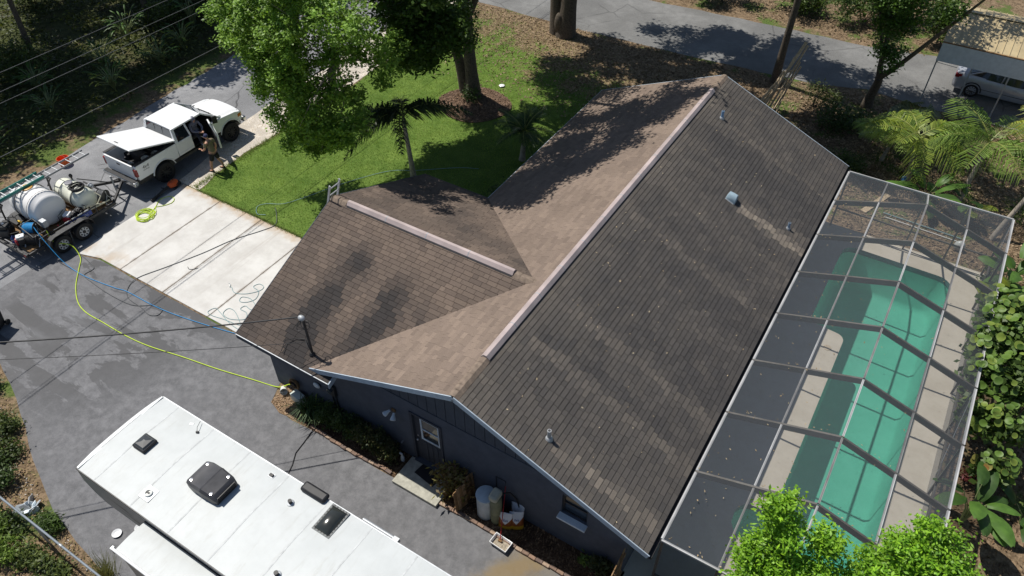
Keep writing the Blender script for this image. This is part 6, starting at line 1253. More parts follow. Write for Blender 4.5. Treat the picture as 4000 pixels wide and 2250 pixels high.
# ---- palms
def frond_mesh(name, L, droop, npair, ll, lw, c1, c2, seed, hang=.5, fox=False):
    r_ = np.random.default_rng(seed); Vv, C = [], []
    def at(s): return np.array([L*(s-.12*droop*s*s), 0, L*(.22*s-.62*droop*s*s)])
    rach = MB()
    for i in range(npair):
        s = .1+.9*i/npair; p = at(s); tn = at(min(1, s+.02))-at(s-.02); tn /= np.linalg.norm(tn)
        for sd in (-1, 1):
            q = ll*(math.sin(math.pi*min(1, .12+.85*s))**.7)*r_.uniform(.85, 1.15); d = np.array([.55, sd*1.0, .25+.1*r_.normal()]); d = d/np.linalg.norm(d)
            d = tn*.45+(np.array([0, sd*.85, .12+.1*r_.normal()]) if not fox else np.array([0, r_.normal(), r_.normal()])); d /= np.linalg.norm(d); m_ = p+d*q*.5; e = p+d*q*.95-np.array([0, 0, hang*q])
            wv = tn*lw/2; c = (np.array(c1)*(u := r_.random())+np.array(c2)*(1-u))*r_.uniform(.75, 1.25)
            Vv.append([p-wv*.6, p+wv*.6, m_+wv, m_-wv]); C.append(c); Vv.append([m_-wv, m_+wv, e+wv*.15, e-wv*.15]); C.append(c*1.05)
    o = polys_obj(name, np.array(Vv), np.array(C), M['leaf_gloss']); me = o.data; bpy.data.objects.remove(o); return me
def rach_mesh(L, droop, r0, m):
    mb = MB(); mb.tube([(L*(s-.12*droop*s*s), 0, L*(.22*s-.62*droop*s*s)) for s in np.linspace(0, 1, 10)], list(np.linspace(r0, r0*.25, 10)), 5); me = mb.mesh('rachis'); me.materials.append(m); return me
M['rachis'] = simple('frond_stem', (.22, .24, .06), .5, var=.2); M['crownshaft'] = simple('crownshaft', (.2, .24, .1), .5, var=.15)
def palm(name, label, base, h, nf, L, droop, ll, lw, c1, c2, seed, lean=(0, 0), tr=.1, az0=0, hang=.5, azs=None, group=None, npair=28, pit=(-8, 45), fox=False):
    t_ = thing(name, label, 'palm', base, 0, group); r_ = random.Random(seed); top = Vector((lean[0], lean[1], h))
    pts = [(0, 0, -.05), (lean[0]*.3, lean[1]*.3, h*.35), (lean[0]*.7, lean[1]*.7, h*.72), tuple(top)]; limb(t_, pts, [tr*1.35, tr, tr*.9, tr*.8], 'trunk', M['bark_palm'])
    MB().tube([tuple(top), (top.x, top.y, top.z+.55)], [tr*.85, tr*.45], 10).build('crownshaft', M['crownshaft'], t_, smooth=60)
    fm = [frond_mesh('frond', L*k, droop*q, npair, ll, lw, c1, c2, seed+i, hang, fox) for i, (k, q) in enumerate(((1, 1), (.9, 1.25), (1.05, .8)))]; rm = [rach_mesh(L*k, droop*q, .03, M['rachis']) for k, q in ((1, 1), (.9, 1.25), (1.05, .8))]
    for i in range(nf):
        az = azs[i] if azs else az0+360*i/nf+r_.uniform(-14, 14); k = i % 3; o = bpy.data.objects.new('frond', fm[k]); COL.objects.link(o); o.parent = t_; o.location = (top.x, top.y, top.z+.45); o.rotation_euler = (r_.uniform(-.3, .3), -R(r_.uniform(*pit)), R(az))
        q = bpy.data.objects.new('frond_stem', rm[k]); COL.objects.link(q); q.parent = o
    return t_
palm('foxtail_palm', 'slim palm with dark drooping bushy fronds on the front lawn', (-10.5, 11.55, 0), 3.1, 7, 2.3, 1.9, .5, .06, (.04, .066, .022), (.02, .038, .013), 41, (.6, -.9), .1, hang=.6, azs=[200, 222, 32, 60, 130, 300, 240], npair=95, pit=(15, 55), fox=True)
G1, G2 = (.2, .3, .06), (.1, .17, .03)
palm('queen_palm', 'feathery palm nearest the house behind the pool cage', (7.4, 21.9, 0), 1.7, 9, 2.3, .9, .75, .055, (.26, .32, .05), G2, 42, (-.3, .2), .09, 10, .85)
palm('queen_palm', 'taller green feathery palm between the cage and the carport', (9.4, 21.6, 0), 2.2, 9, 2.5, .9, .8, .055, G1, G2, 43, (.1, .6), .1, 25, .85)
palm('queen_palm', 'yellow-tipped palm with a leaning bare trunk at the garden edge', (10.9, 19.95, 0), 3.6, 8, 2.3, .95, .75, .055, (.38, .35, .04), G1, 44, (.9, 1.2), .085, 0, .85)
palm('queen_palm', 'low feathery palm in front of the street beside the carport', (6.1, 23.2, 0), .7, 8, 1.8, .8, .6, .06, (.2, .28, .07), G1, 45, (.1, .1), .08, 40, .55)
def fan_palm(label, loc, n, r, c1, c2, seed, h=.5, name='fan_palm', cat='palm', group=None):
    t_ = thing(name, label, cat, loc, 0, group); r_ = random.Random(seed); Vv, C = [], []
    for k in range(18):
        a = R(-110+220*k/17); d = np.array([math.cos(a), math.sin(a), .1]); e = d*r*.5; e2 = d*r*.62-np.array([0, 0, .12*r]); s = np.array([-d[1], d[0], 0])*.02*r*2
        Vv.append([d*.04-s*.3, d*.04+s*.3, e+s, e-s]); C.append(np.array(c1) if k % 2 else np.array(c2)); Vv.append([e-s, e+s, e2+s*.1, e2-s*.1]); C.append(np.array(c1))
    o = polys_obj('fan', np.array(Vv), np.array(C), M['leaf_gloss']); me = o.data; bpy.data.objects.remove(o)
    MB().tube([(0, 0, 0), (0, 0, h)], [.1, .07], 8).build('stem', M['bark_palm'], t_, smooth=60)
    for i in range(n):
        az = 360*i/n+r_.uniform(-20, 20); el = r_.uniform(10, 60); q = r*r_.uniform(.6, 1.0); p = Vector((math.cos(R(az))*math.cos(R(el))*q, math.sin(R(az))*math.cos(R(el))*q, h+math.sin(R(el))*q*.7))
        MB().tube([(0, 0, h*.9), tuple(p*.6+Vector((0, 0, .12+h*.4))), tuple(p)], .012, 5).build('petiole', M['rachis'], t_)
        o = bpy.data.objects.new('fan_leaf', me); COL.objects.link(o); o.parent = t_; o.location = p; o.rotation_euler = (r_.uniform(-.3, .3), R(15+r_.uniform(-10, 35)), R(az))
    return t_
palm('date_palm', 'dark bushy low palm in the shade close to the house eave', (-7.2, 15.0, 0), .9, 15, 1.5, 1.0, .34, .035, (.06, .11, .03), (.03, .06, .018), 51, (.05, .05), .12, 0, .3, npair=34, pit=(0, 60))
# ---- shrubs built of leaf clumps
def shrub(name, label, loc, lobes, ncl, per, cr, L, W, c1, c2, seed, m=None, cat='shrub', stems=3, group=None, up=.5, shell=.4):
    t_ = thing(name, label, cat, loc, 0, group); foliage('leaves', t_, lobes, ncl, per, cr, L, W, c1, c2, seed, m, shell, up); r_ = random.Random(seed)
    for k in range(stems):
        l = lobes[k % len(lobes)]; MB().tube([(r_.uniform(-.1, .1), r_.uniform(-.1, .1), -.02), (l[0]*.5, l[1]*.5, l[2]*.5), (l[0], l[1], l[2])], [.03, .02, .01], 6).build('stem', M['bark'], t_)
    return t_
SH1, SH2 = (.075, .12, .03), (.04, .07, .02)
shrub('hedge_shrub', 'dark leafy shrub between the spiky plant and the side door', (-4.55, .02, .03), [(-.35, 0, .45, .4, .3, .4), (.2, 0, .55, .45, .3, .45), (.6, .05, .4, .35, .3, .35)], 150, 26, .07, .07, .045, SH1, SH2, 61)
shrub('hedge_shrub', 'dark leafy shrub beside the side door with reddish tips', (-3.1, 0, .03), [(-.4, 0, .5, .4, .3, .42), (.1, 0, .6, .42, .3, .45), (.5, 0, .4, .35, .28, .35)], 150, 26, .07, .075, .05, (.11, .1, .04), SH2, 62)
shrub('croton_shrub', 'croton bush with green and coppery leaves beside the step', (-.35, .1, .03), [(-.3, .0, .7, .28, .25, .3), (0, .1, .85, .35, .25, .35), (.25, -.05, .6, .3, .22, .3), (-.1, -.15, .45, .3, .2, .25)], 60, 9, .12, .17, .07, (.25, .24, .07), (.15, .08, .045), 63, M['leaf_gloss'])
shrub('bed_plant', 'small pale green plant growing in the leaf bed near the gate', (3.67, .15, .03), [(0, 0, .15, .14, .14, .1)], 14, 10, .05, .12, .05, (.2, .3, .06), (.1, .16, .04), 64)
shrub('bed_plant', 'drooping dark plant in the leaf bed against the corner wall', (4.1, .2, .03), [(0, 0, .3, .25, .15, .25)], 30, 14, .07, .14, .05, (.1, .11, .05), SH2, 65)
sp = thing('spiky_lily', 'clump of long strappy leaves at the end of the pebble bed', 'plant', (-5.55, -.05, .03)); r_ = np.random.default_rng(66); Vv, C = [], []
for k in range(170):
    a = r_.uniform(0, 6.283); l = r_.uniform(.4, .8); b = np.array([r_.normal(0, .12), r_.normal(0, .1), 0]); d = np.array([math.cos(a), math.sin(a), 0]); s = np.array([-d[1], d[0], 0])*.012
    p1 = b+d*l*.35+np.array([0, 0, l*.75]); p2 = b+d*l*.9+np.array([0, 0, l*.55]); c = (np.array((.06, .11, .035)) if r_.random() < .9 else np.array((.28, .36, .08)))*r_.uniform(.7, 1.2)
    Vv += [[b-s, b+s, p1+s, p1-s], [p1-s, p1+s, p2+s*.2, p2-s*.2]]; C += [c, c]
polys_obj('strap_leaf_clump', np.array(Vv), np.array(C), M['leaf_gloss'], sp)
# bright bush filling the lower right corner, in front of the cage
bb = thing('ligustrum_bush', 'large bright green bush growing against the near end of the pool cage', 'bush', (9.3, -.9, 0))
def BB(l): return (l[0]+.25-9.3, l[1]+1.1, l[2]+.15, *l[3:])
bl_ = [(7.15, 1.15, 4.05, .26, .22, .75), (7.4, .9, 3.4, .4, .35, .6), (6.95, .5, 3.1, .35, .3, .5), (7.8, .6, 2.9, .6, .5, .6), (8.3, .7, 3.0, .55, .5, .5), (8.2, 1.35, 3.6, .25, .25, .5), (8.9, .9, 2.9, .6, .5, .5), (9.4, 1.5, 3.2, .6, .5, .55), (9.9, 1.9, 3.5, .55, .5, .55), (10.2, 2.4, 3.7, .4, .4, .6), (10.6, 2.2, 3.4, .55, .5, .55), (11.1, 1.9, 3.1, .6, .5, .5), (10.2, 1.4, 3.0, .7, .6, .5), (9.5, .6, 2.7, .7, .6, .5), (8.6, .1, 2.6, .8, .6, .5), (7.5, .1, 2.7, .6, .5, .5), (7.05, -.1, 2.6, .35, .4, .5), (11.5, 1.5, 2.8, .5, .5, .5), (10.7, .8, 2.7, .8, .6, .5), (9.3, -.5, 2.3, 1.5, .8, .6), (8, -.9, 2.0, 1.2, .8, .7), (11, -.2, 2.2, 1.0, .9, .6), (9.5, -1.2, 1.4, 1.7, .9, .8)]
foliage('leaves', bb, [BB(l) for l in bl_]+[BB(l) for l in tufts([(l[0], l[1], l[2]+.15, l[3]*1.1, l[4]*1.1, l[5]*1.15) for l in bl_], 5, .17, 26)], 3200, 26, .125, .105, .05, (.27, .48, .03), (.12, .28, .02), 71, M['leaf_gloss'], .55, .8)
for x, y in ((7.4, .6), (8.2, .5), (9.4, 1.0), (10.4, 1.9), (11, 1.2), (9.0, 0)): limb(bb, [(x*.2-9.3*.2, 0, -.05), ((x-9.3)*.6, (y+.9)*.5, 1.2), (x-9.3, y+.9, 2.9)], [.06, .045, .015], 'stem')
# sea grape: round leaves, each a piece of its own
sgp = thing('sea_grape', 'sea grape shrub with big round leaves beside the pool cage', 'shrub', (12.3, 10.6, 0)); rr_ = random.Random(72)
lv = []
for k, c in enumerate(((.13, .22, .04), (.2, .27, .05), (.09, .16, .03), (.26, .24, .06), (.3, .16, .05))):
    mb = MB(); mb.add([(0, 0, 0)]+[(.5+.5*math.cos(a)-.0, .55*math.sin(a), .1*math.sin(a)**2-.05*math.cos(a)) for a in np.linspace(-math.pi, math.pi, 13)[:-1]], [(0, 1+i, 1+(i+1) % 12) for i in range(12)]); me = mb.mesh('leaf', 80)
    at = me.attributes.new('Col', 'FLOAT_COLOR', 'POINT'); at.data.foreach_set('color', [*c, 1]*len(me.vertices)); me.materials.append(M['leaf_gloss']); lv.append(me)
sgl = [(11.1, 13.3, 2.3, .5, .6, .6), (11.0, 12.2, 2.6, .5, .6, .6), (11.6, 12.6, 2.9, .6, .7, .6), (10.95, 11.0, 2.5, .5, .6, .6), (11.6, 11.2, 3.0, .7, .7, .6), (11.0, 9.9, 2.3, .5, .6, .6), (11.7, 9.9, 2.7, .7, .7, .6), (11.3, 8.9, 1.9, .5, .6, .6), (12.0, 8.8, 2.0, .6, .6, .6), (12.3, 11.8, 2.9, .6, .8, .6), (12.4, 10, 2.6, .6, .7, .6), (12.0, 7.9, 1.3, .5, .5, .5)]
for i in range(295):
    l = sgl[i % len(sgl)]; d = Vector((rr_.gauss(0, 1), rr_.gauss(0, 1)-.3, abs(rr_.gauss(0, 1))+.1)).normalized(); p = Vector((l[0]+d.x*l[3], l[1]+d.y*l[4], l[2]+d.z*l[5])); low = p.z < 1.5
    o = bpy.data.objects.new('leaf', lv[rr_.choice((0, 0, 1, 1, 2, 2) if not low else (1, 3, 3, 4, 2))]); COL.objects.link(o); o.parent = sgp; o.location = (p.x-12.3, p.y-10.6, p.z); s_ = rr_.uniform(.12, .24); o.scale = (s_, s_, s_); nrm = (d+Vector((-.2, -.3, .9))).normalized(); o.rotation_euler = (nrm.to_track_quat('Z', 'Y') @ Matrix.Rotation(rr_.uniform(0, 6.28), 3, 'Z').to_quaternion()).to_euler()
foliage('inner_leaves', sgp, [(l[0]-12.3, l[1]-10.6, l[2]-.25, l[3]*.8, l[4]*.8, l[5]*.9) for l in sgl], 420, 12, .15, .19, .17, (.12, .19, .04), (.05, .09, .02), 73, M['leaf_gloss'], .5, .5, 0, 'stuff')
for l in sgl[::2]: limb(sgp, [((l[0]-12.3)*.3, (l[1]-10.6)*.5, -.05), ((l[0]-12.3)*.7, (l[1]-10.6)*.8, .8), (l[0]-12.3, l[1]-10.6, l[2])], [.05, .035, .015], 'stem')
# bird-of-paradise plants: big paddle leaves
def paddle_mesh(seed, c1, c2):
    r_ = random.Random(seed); mb = MB(); n_ = 9
    def e(s, q): wd = .2*math.sin(math.pi*min(1, s*.92+.06))**.6; return (s*1.0, q*wd, .25*s-.45*s*s-abs(q)*.05+(.012*r_.uniform(-1, 1)))
    mb.grid(lambda u, v_: e(v_, 2*u-1), 4, n_); me = mb.mesh('paddle', 70); at = me.attributes.new('Col', 'FLOAT_COLOR', 'POINT'); cc = []
    for i in range(len(me.vertices)): k = r_.random(); cc += [c1[j]*k+c2[j]*(1-k) for j in range(3)]+[1]
    at.data.foreach_set('color', cc); me.materials.append(M['leaf_gloss']); return me
pad = [paddle_mesh(1, (.1, .2, .035), (.07, .15, .025)), paddle_mesh(2, (.3, .32, .04), (.12, .2, .03)), paddle_mesh(3, (.055, .11, .025), (.04, .09, .02))]
def bop(label, loc, n_, s0, h, kinds, seed, azr=(0, 360), cat='plant', narrow=1.15, spread=.5):
    t_ = thing('bird_of_paradise', label, cat, loc); r_ = random.Random(seed)
    for i in range(n_):
        az = R(r_.uniform(*azr)); hh = h*r_.uniform(.6, 1.1); q = r_.uniform(.15, spread); p = (math.cos(az)*q, math.sin(az)*q, hh)
        MB().tube([(0, 0, -.02), (p[0]*.3, p[1]*.3, hh*.6), p], [.025, .02, .012], 6).build('stalk', M['crownshaft'], t_, smooth=60); o = bpy.data.objects.new('leaf', pad[r_.choice(kinds)]); COL.objects.link(o); o.parent = t_; o.location = p; s_ = s0*r_.uniform(.75, 1.15); o.scale = (s_, s_*narrow, s_); o.rotation_euler = (r_.uniform(-.4, .4), -R(r_.uniform(-5, 45)), az+r_.uniform(-.3, .3))
    return t_
bop('banana-like plant with broad leaves behind the far cage wall', (8.2, 20.6, 0), 9, 1.1, 1.0, (0, 0, 2), 81); bop('broad-leaved plant with torn leaves at the far corner of the cage', (11.5, 16.3, 0), 11, 1.0, 1.6, (0, 0, 1), 82, (60, 330)); bop('yellow-striped broad-leaved plant beside the sea grape', (11.6, 14.9, 0), 8, .9, 1.2, (1, 1, 0), 83, (90, 270)); bop('upright green broad-leaved plant between the bush and the sea grape', (11.8, 6.5, 0), 10, 1.0, 1.3, (0, 2, 2), 84); bop('low dark broad-leaved plant beyond the sea grape at the garden edge', (13.2, 7.4, 0), 8, .9, .9, (2, 2, 0), 85); bop('leafy plant growing at the foot of the taller palm', (9.6, 21.0, 0), 7, .8, .8, (0, 1, 2), 86)
shrub('red_croton', 'small dark red croton at the foot of the sea grape', (11.8, 8.0, .01), [(0, 0, .3, .25, .25, .2)], 24, 12, .06, .15, .05, (.25, .04, .05), (.08, .05, .03), 87, M['leaf_gloss'])
shrub('vine_clump', 'trailing plant climbing the outside of the cage corner', (11.1, 17.0, 0), [(0, 0, .5, .3, .4, .5)], 40, 16, .08, .1, .05, (.1, .15, .04), SH2, 88)
shrub('understorey_bush', 'dark bush below the forked tree behind the house', (3.6, 24.6, 0), [(0, 0, .6, .9, .8, .6), (.8, .5, .5, .7, .6, .5)], 150, 18, .14, .12, .06, SH1, SH2, 89); shrub('understorey_bush', 'leggy bush between the lumber and the forked tree', (2.3, 26.2, 0), [(0, 0, .7, .6, .5, .6), (.8, .4, .5, .6, .5, .4)], 70, 14, .16, .12, .06, SH1, (.1, .11, .03), 90); shrub('understorey_bush', 'low dark bush close to the far roof corner', (4.8, 21.6, 0), [(0, 0, .4, .9, .7, .4)], 90, 16, .14, .11, .06, SH1, SH2, 91)
shrub('understorey_bush', 'dark foundation shrub under the shaded west eave', (-5.9, 11.5, 0), [(0, 0, .7, .7, .9, .6), (.2, 1.6, .6, .6, .7, .5)], 150, 18, .14, .11, .06, SH1, SH2, 92)
ta = fan_palm('grey-green shrub palm near the street edge by the palms', (6.6, 27.2, 0), 9, .9, (.17, .2, .1), (.1, .13, .06), 93, .3)
tuft = thing('grass_clump', 'tall dry grass clump by the corner of the slide-out', 'grass', (-6.6, -6.6, 0)); r_ = np.random.default_rng(94); Vv, C = [], []
for k in range(260):
    a = r_.uniform(0, 6.283); l = r_.uniform(.3, .7); b = np.array([r_.normal(0, .16), r_.normal(0, .1), 0]); d = np.array([math.cos(a), math.sin(a), 0])*l*.5+np.array([0, 0, l]); s = np.array([.006, .004, 0]); Vv.append([b-s, b+s, b+d+s*.2, b+d-s*.2]); C.append(np.array((.3, .3, .12))*r_.uniform(.5, 1.1))
polys_obj('blade_clump', np.array(Vv), np.array(C), M['grass_blade'], tuft)
shrub('verge_weed', 'green weed clump between the asphalt and the wire fence', (-9.05, -6.5, 0), [(0, 0, .2, .4, .2, .2)], 60, 16, .08, .14, .03, (.1, .17, .03), SH2, 95); shrub('verge_weed', 'bright leafy weed beyond the wire fence', (-9.3, -7.6, 0), [(0, 0, .3, .5, .4, .3), (-.9, .2, .3, .5, .3, .25)], 110, 18, .1, .16, .03, (.2, .3, .05), (.1, .16, .03), 96)
shrub('verge_weed', 'dark bushy weed at the bend of the asphalt edge', (-15.2, -4.6, 0), [(0, 0, .3, .6, .4, .35), (-.8, .2, .3, .5, .4, .3)], 110, 18, .1, .1, .05, SH1, SH2, 97); shrub('verge_weed', 'low spreading weed along the left asphalt edge', (-13.2, -5.3, 0), [(0, 0, .25, .7, .35, .25), (1.0, -.4, .2, .5, .3, .2)], 100, 18, .1, .1, .05, (.1, .13, .03), SH2, 98); shrub('verge_weed', 'shaded weed thicket above the ceramic heap', (-11.6, -6.4, 0), [(0, 0, .3, .6, .4, .3)], 80, 18, .1, .1, .05, SH1, SH2, 99)
for k, (x, y, lab) in enumerate(((-14.6, -5.6, 'sprawling weed patch below the asphalt bend'), (-12.6, -6.1, 'yellowish weed patch near the ceramic heap'), (-8.2, -7.3, 'leafy weed hugging the wire fence'), (-10.9, -8.0, 'weed mat farther beyond the wire fence'), (-16.6, -4.9, 'weed tuft beside the black bin'), (-10.4, -7.2, 'fern-like weed right behind the fence rail'))):
    shrub('verge_weed', lab, (x, y, 0), [(wr0, wr1, .18, .45, .3, .18) for wr0, wr1 in ((0, 0), (.5, .15), (-.5, -.1))], 110, 16, .09, .11, .05, ((.16, .2, .05), (.09, .13, .03))[k % 2], SH2, 300+k)
# poles, pipe and hanging bag behind the cage
tag(MB().tube([(7.0, 19.4, .05), (9.9, 19.3, .05)], .025, 8).build('pool_pole', M['teal_hose'], None, smooth=60), 'long pale pool pole lying on the mulch beyond the cage', 'pole'); tag(MB().tube([(7.1, 19.15, .05), (9.8, 19.05, .05)], .02, 8).build('pool_pipe', M['off_white'], None, smooth=60), 'thin white pipe lying beside the pool pole', 'pipe')
pk = MB().box(-.9, .9, -.12, .12, 0, .05).build('garden_plank', M['lumber'], None, loc=(6.6, 19.9, .01)); pk.rotation_euler = (0, 0, R(70)); tag(pk, 'weathered plank lying on the mulch beyond the cage', 'plank')
bg_ = MB(); bg_.sphere((0, 0, .18), (.2, .16, .22), 12, 8); tag(bg_.build('plastic_bag', simple('clear_plastic', (.5, .53, .52), .3), None, smooth=60, loc=(9.9, 18.6, .02)), 'pale plastic bag on the ground outside the far cage wall', 'bag')
bv = MB().lathe([(.1, 0), (.12, .3), (.06, .36), (.001, .37)], 14).build('blue_can', simple('blue_metal', (.06, .16, .32), .5), None, smooth=50, loc=(7.25, 21.9, .02)); tag(bv, 'small blue can at the foot of the feathery palm', 'can')
# ---- the wood across the side road
wr = random.Random(101)
for k, (x, y, h) in enumerate(((-28.0, 6.6, .5), (-27.4, 9.6, .55), (-29.4, 10.6, .7), (-27.5, 12.6, .55), (-29.4, 16.3, .8), (-28.0, 14.4, .6), (-30.5, 7.6, .6), (-27.2, 3.0, .5), (-31.2, 13.4, .7), (-26.6, 17.2, .6))):
    bop(['pale-tipped ginger clump at the wood edge opposite the truck', 'ginger clump at the wood edge behind the truck cab', 'tall ginger clump deep behind the truck', 'ginger clump at the bend of the road shade', 'sunlit ginger clump beside the oak crown', 'dark ginger clump under the overhead wires', 'ginger clump deep in the wood behind the trailer', 'ginger clump at the road edge behind the trailer', 'shaded ginger clump far inside the wood', 'ginger clump where the road leaves under the oak'][k], (x, y, 0), 34, .46, h*1.9, (0, 2, 2, 1) if k % 2 else (2, 2, 0), 110+k, narrow=.5, spread=.9)
WL = [((-34.5, 3.5, 0), 'thicket tree behind the trailer in the wood'), ((-37, 8.5, 0), 'thicket tree left of the sunny clearing'), ((-33.5, 18.5, 0), 'dark thicket tree near the road bend'), ((-36.5, 18.5, 0), 'tall thicket tree behind the clearing'), ((-41, 14.5, 0), 'far thicket tree at the back of the wood'), ((-33.5, -1, 0), 'thicket tree above the road edge by the trailer'), ((-33, 23.5, 0), 'thicket tree hidden behind the oak crown'), ((-33.6, 9.4, 0), 'thicket tree beside the tall ginger clump'), ((-40, 3, 0), 'thicket tree deep in the wood past the trailer'), ((-32.3, 15.6, 0), 'leaning thicket tree at the wood edge'), ((-29.5, 29.5, 0), 'thicket tree past the end of the road')]
for k, (p, lab) in enumerate(WL):
    h = wr.uniform(8.5, 10.5); lb_ = []
    for q in range(9):
        a = 6.283*q/8; lb_.append((math.cos(a)*2.3 if q < 8 else 0, math.sin(a)*2.3 if q < 8 else 0, h+wr.uniform(-1.2, .8), 1.5, 1.5, .9))
    plain_tree('thicket_tree', lab, p, [([(0, 0, -.1), (.15, .05, h*.35), (.3, -.1, h*.95)], [.16, .12, .05]), ([(.1, 0, h*.5), (1.2, .6, h*.8), (2.0, 1, h)], [.08, .05, .02]), ([(.15, 0, h*.45), (-.9, -.8, h*.8), (-1.6, -1.4, h)], [.07, .05, .02])], lb_, 620, 24, 130+k, (.075, .11, .025), (.035, .06, .015), .26, .15, .3, None, 'trees of the wood across the side road')
    shrub('thicket_bush', 'tangled bush at the foot of the '+lab, (p[0]+wr.uniform(1.2, 2.4), p[1]+wr.uniform(-1.5, 1.5), 0), [(wr.uniform(-.9, .9), wr.uniform(-.9, .9), wr.uniform(.4, 1.3), .8, .8, .5) for _ in range(5)], 130, 20, .2, .15, .07, (.1, .14, .03), (.04, .07, .018), 230+k)
def scatter(poly, N, r_, fn=None):
    P = np.array(poly); lo, hi = P.min(0), P.max(0); out = []
    x = r_.uniform(lo[0], hi[0], N); y = r_.uniform(lo[1], hi[1], N); ins = np.zeros(N, bool); j = len(P)-1
    for i in range(len(P)):
        c = ((P[i, 1] > y) != (P[j, 1] > y)) & (x < (P[j, 0]-P[i, 0])*(y-P[i, 1])/(P[j, 1]-P[i, 1]+1e-12)+P[i, 0]); ins ^= c; j = i
    return x[ins], y[ins]
r_ = np.random.default_rng(150)
# undergrowth: uncountable leaves over the wood floor
x, y = scatter([(-25.8, -8), (-25.3, 4), (-25.8, 11), (-26.3, 20), (-25, 40), (-60, 40), (-60, -8)], 90000, r_)
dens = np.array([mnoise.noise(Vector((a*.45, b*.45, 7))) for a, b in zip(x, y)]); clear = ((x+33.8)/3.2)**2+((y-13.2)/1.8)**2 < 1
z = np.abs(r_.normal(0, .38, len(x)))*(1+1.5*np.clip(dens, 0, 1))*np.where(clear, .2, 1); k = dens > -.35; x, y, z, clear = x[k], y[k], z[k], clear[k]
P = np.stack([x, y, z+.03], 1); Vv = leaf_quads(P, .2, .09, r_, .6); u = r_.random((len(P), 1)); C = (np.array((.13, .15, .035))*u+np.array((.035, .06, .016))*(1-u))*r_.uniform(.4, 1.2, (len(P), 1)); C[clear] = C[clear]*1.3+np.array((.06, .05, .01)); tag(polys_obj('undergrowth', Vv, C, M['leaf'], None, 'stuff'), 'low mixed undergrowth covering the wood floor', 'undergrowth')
# grass blades on the lawn
x, y = scatter(LAWNP, 165000, r_); d = (y-22.6)*.16+(x+12)*.055+r_.normal(0, .3, len(x)); hid = (x > -7) & (y < 12); k = (d < .25) & ~hid & (((x+11.55)/1.75)**2+((y-17.75)/1.6)**2 > 1); x, y = x[k], y[k]; N = len(x)
a = r_.uniform(0, 6.283, N); l = r_.uniform(.025, .07, N); b = np.stack([x, y, np.full(N, .012)], 1); d_ = np.stack([np.cos(a)*l*.8, np.sin(a)*l*.8, l], 1); s_ = np.stack([-np.sin(a), np.cos(a), np.zeros(N)], 1)*.009
nz_ = np.array([mnoise.noise(Vector((p*.55, q*.55, 2)))+.5*mnoise.noise(Vector((p*2.1, q*2.1, 5))) for p, q in zip(x, y)])
u = np.clip(.5+.55*nz_+r_.normal(0, .2, N), 0, 1)[:, None]; C = np.array((.29, .41, .075))*u+np.array((.12, .215, .035))*(1-u); C[r_.random(N) < .03] = (.3, .26, .12)
tag(polys_obj('grass', np.stack([b-s_, b+s_, b+d_], 1), C, M['grass_blade'], None, 'stuff'), 'short mown green grass of the front lawn', 'grass')
x, y = r_.uniform(-17.5, -7.6, 2600), 6.03+r_.normal(0, .035, 2600); x2, y2 = -17.72+r_.normal(0, .09, 2200), r_.uniform(6.1, 16, 2200); x = np.concatenate([x, x2]); y = np.concatenate([y, y2]); N = len(x)
a = r_.uniform(0, 6.283, N); l = r_.uniform(.05, .12, N); b = np.stack([x, y, np.full(N, .012)], 1); d_ = np.stack([np.cos(a)*l*.9, np.sin(a)*l*.9, l*.7], 1); s_ = np.stack([-np.sin(a), np.cos(a), np.zeros(N)], 1)*.012; u = r_.random((N, 1))
tag(polys_obj('edge_grass', np.stack([b-s_, b+s_, b+d_], 1), np.array((.2, .26, .06))*u+np.array((.1, .15, .03))*(1-u), M['grass_blade'], None, 'stuff'), 'longer ragged grass along the lawn border', 'grass')
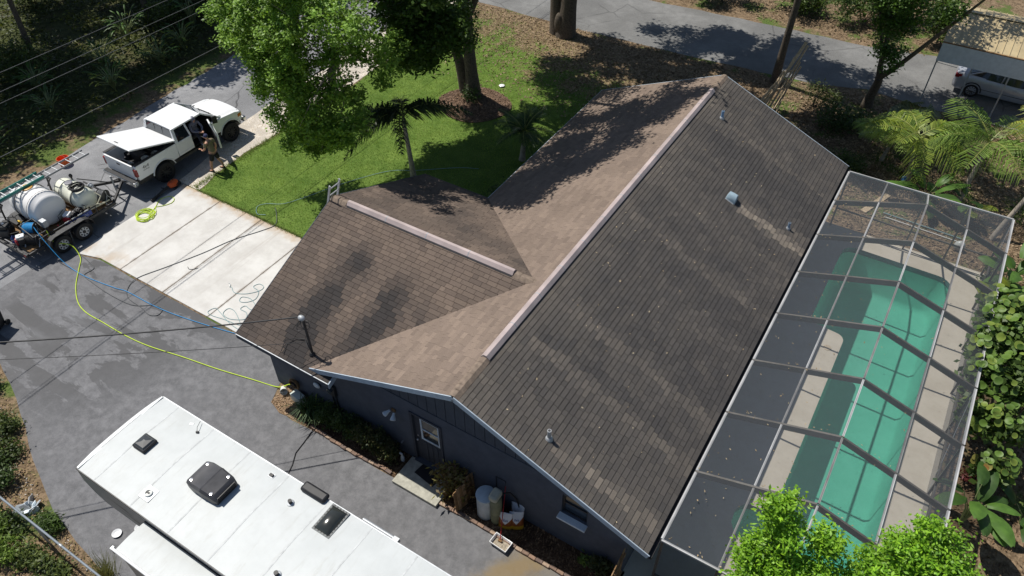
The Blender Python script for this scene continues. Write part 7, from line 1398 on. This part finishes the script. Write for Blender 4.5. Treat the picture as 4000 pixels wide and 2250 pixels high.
# dry leaves on the verge, the garden and the mulch
def litter(name, label, poly, N, size, cols, seed, z=.02, rule=None):
    rr = np.random.default_rng(seed); x, y = scatter(poly, N, rr)
    if rule is not None: k = rule(x, y, rr); x, y = x[k], y[k]
    V_, C_l = flat_leaves('x', np.stack([x, y, np.full(len(x), z)+rr.random(len(x))*.03], 1), size, cols, None, seed, .5); return tag(polys_obj(name, V_, C_l, M['litter'], None, 'stuff'), label, 'leaves')
TAN = ((.4, .3, .2), (.14, .095, .055)); DARK = ((.28, .18, .1), (.08, .05, .03))
litter('leaf_litter', 'dry tan leaves littering the verge along the street', [(-18, 19), (1, 18.5), (6.5, 20), (6.5, 28.6), (-4, 27.7), (-18, 27.4)], 22000, .13, TAN, 160, .02, lambda x, y, r_: ((y-22.6)*.16+(x+12)*.055+r_.normal(0, .35, len(x))) > -.1)
litter('leaf_litter', 'dry leaves covering the garden beyond the pool cage', [(5.2, 17.8), (16, 17.8), (18, 28.8), (5, 28.8)], 14000, .13, TAN, 161); litter('leaf_litter', 'dark leaf mulch under the sea grape garden', [(11.05, -1), (18, -1), (18, 17.8), (11.05, 17.8)], 9000, .11, DARK, 162); litter('leaf_litter', 'curled brown leaves lying in the bed by the house wall', [(-5.9, -.34), (4.6, -.34), (4.6, .38), (-5.9, .38)], 1900, .07, DARK, 163, .04)
litter('leaf_litter', 'reddish leaves covering the mulch ring under the oak', MULCH_RING, 2600, .1, ((.33, .22, .15), (.14, .085, .055)), 164, .06); litter('leaf_litter', 'dry leaves scattered over the far verge of the street', [(-10, 34), (6, 34.3), (6.3, 44), (-12, 44)], 6000, .15, TAN, 165); litter('leaf_litter', 'mixed dry leaves on the strip by the wire fence', [(-18, -9), (-3, -9), (-4.5, -6.85), (-9.5, -6.3), (-13.9, -4.6), (-17, -4.2)], 9000, .08, ((.4, .28, .15), (.14, .13, .05)), 166)
litter('tan_pebbles', 'tan pebbles of the small bed at the garage corner', [(-7.05, .1), (-7.0, -.33), (-6.5, -.46), (-5.98, -.42), (-5.98, .38), (-7.2, .38)], 1500, .05, ((.55, .4, .26), (.3, .2, .13)), 167, .03)
litter('shell_fragments', 'white shell fragments on the strip by the wire fence', [(-17, -4.3), (-13.9, -4.75), (-9.5, -6.35), (-6, -6.8), (-9, -6.8), (-14, -5.6)], 1400, .06, ((.6, .58, .55), (.4, .37, .33)), 168, .02)
# thicket on the far side of the street
for k, (x, y, h, s_) in enumerate(((-5.5, 35.2, 1.6, 1.5), (-1.5, 36.0, 1.8, 1.6), (2.2, 36.5, 2.4, 1.8), (4.6, 38, 3.0, 2.0), (-9.5, 36, 1.5, 1.4), (6.2, 36.2, 2.0, 1.0))):
    shrub('street_bush', ['bush on the far verge in dappled shade', 'leafy bush across the street behind the slender trunk', 'dense bush across the street beside the driveway', 'tall dark thicket left of the carport', 'low bush on the far verge near the big oak', 'small bush at the carport corner'][k], (x, y, 0), [(wr.uniform(-.8, .8)*s_, wr.uniform(-.5, .5)*s_, h*wr.uniform(.35, .9), s_*.6, s_*.5, h*.35) for _ in range(5)], 170, 20, .2, .16, .09, (.1, .16, .03), (.04, .075, .018), 180+k)
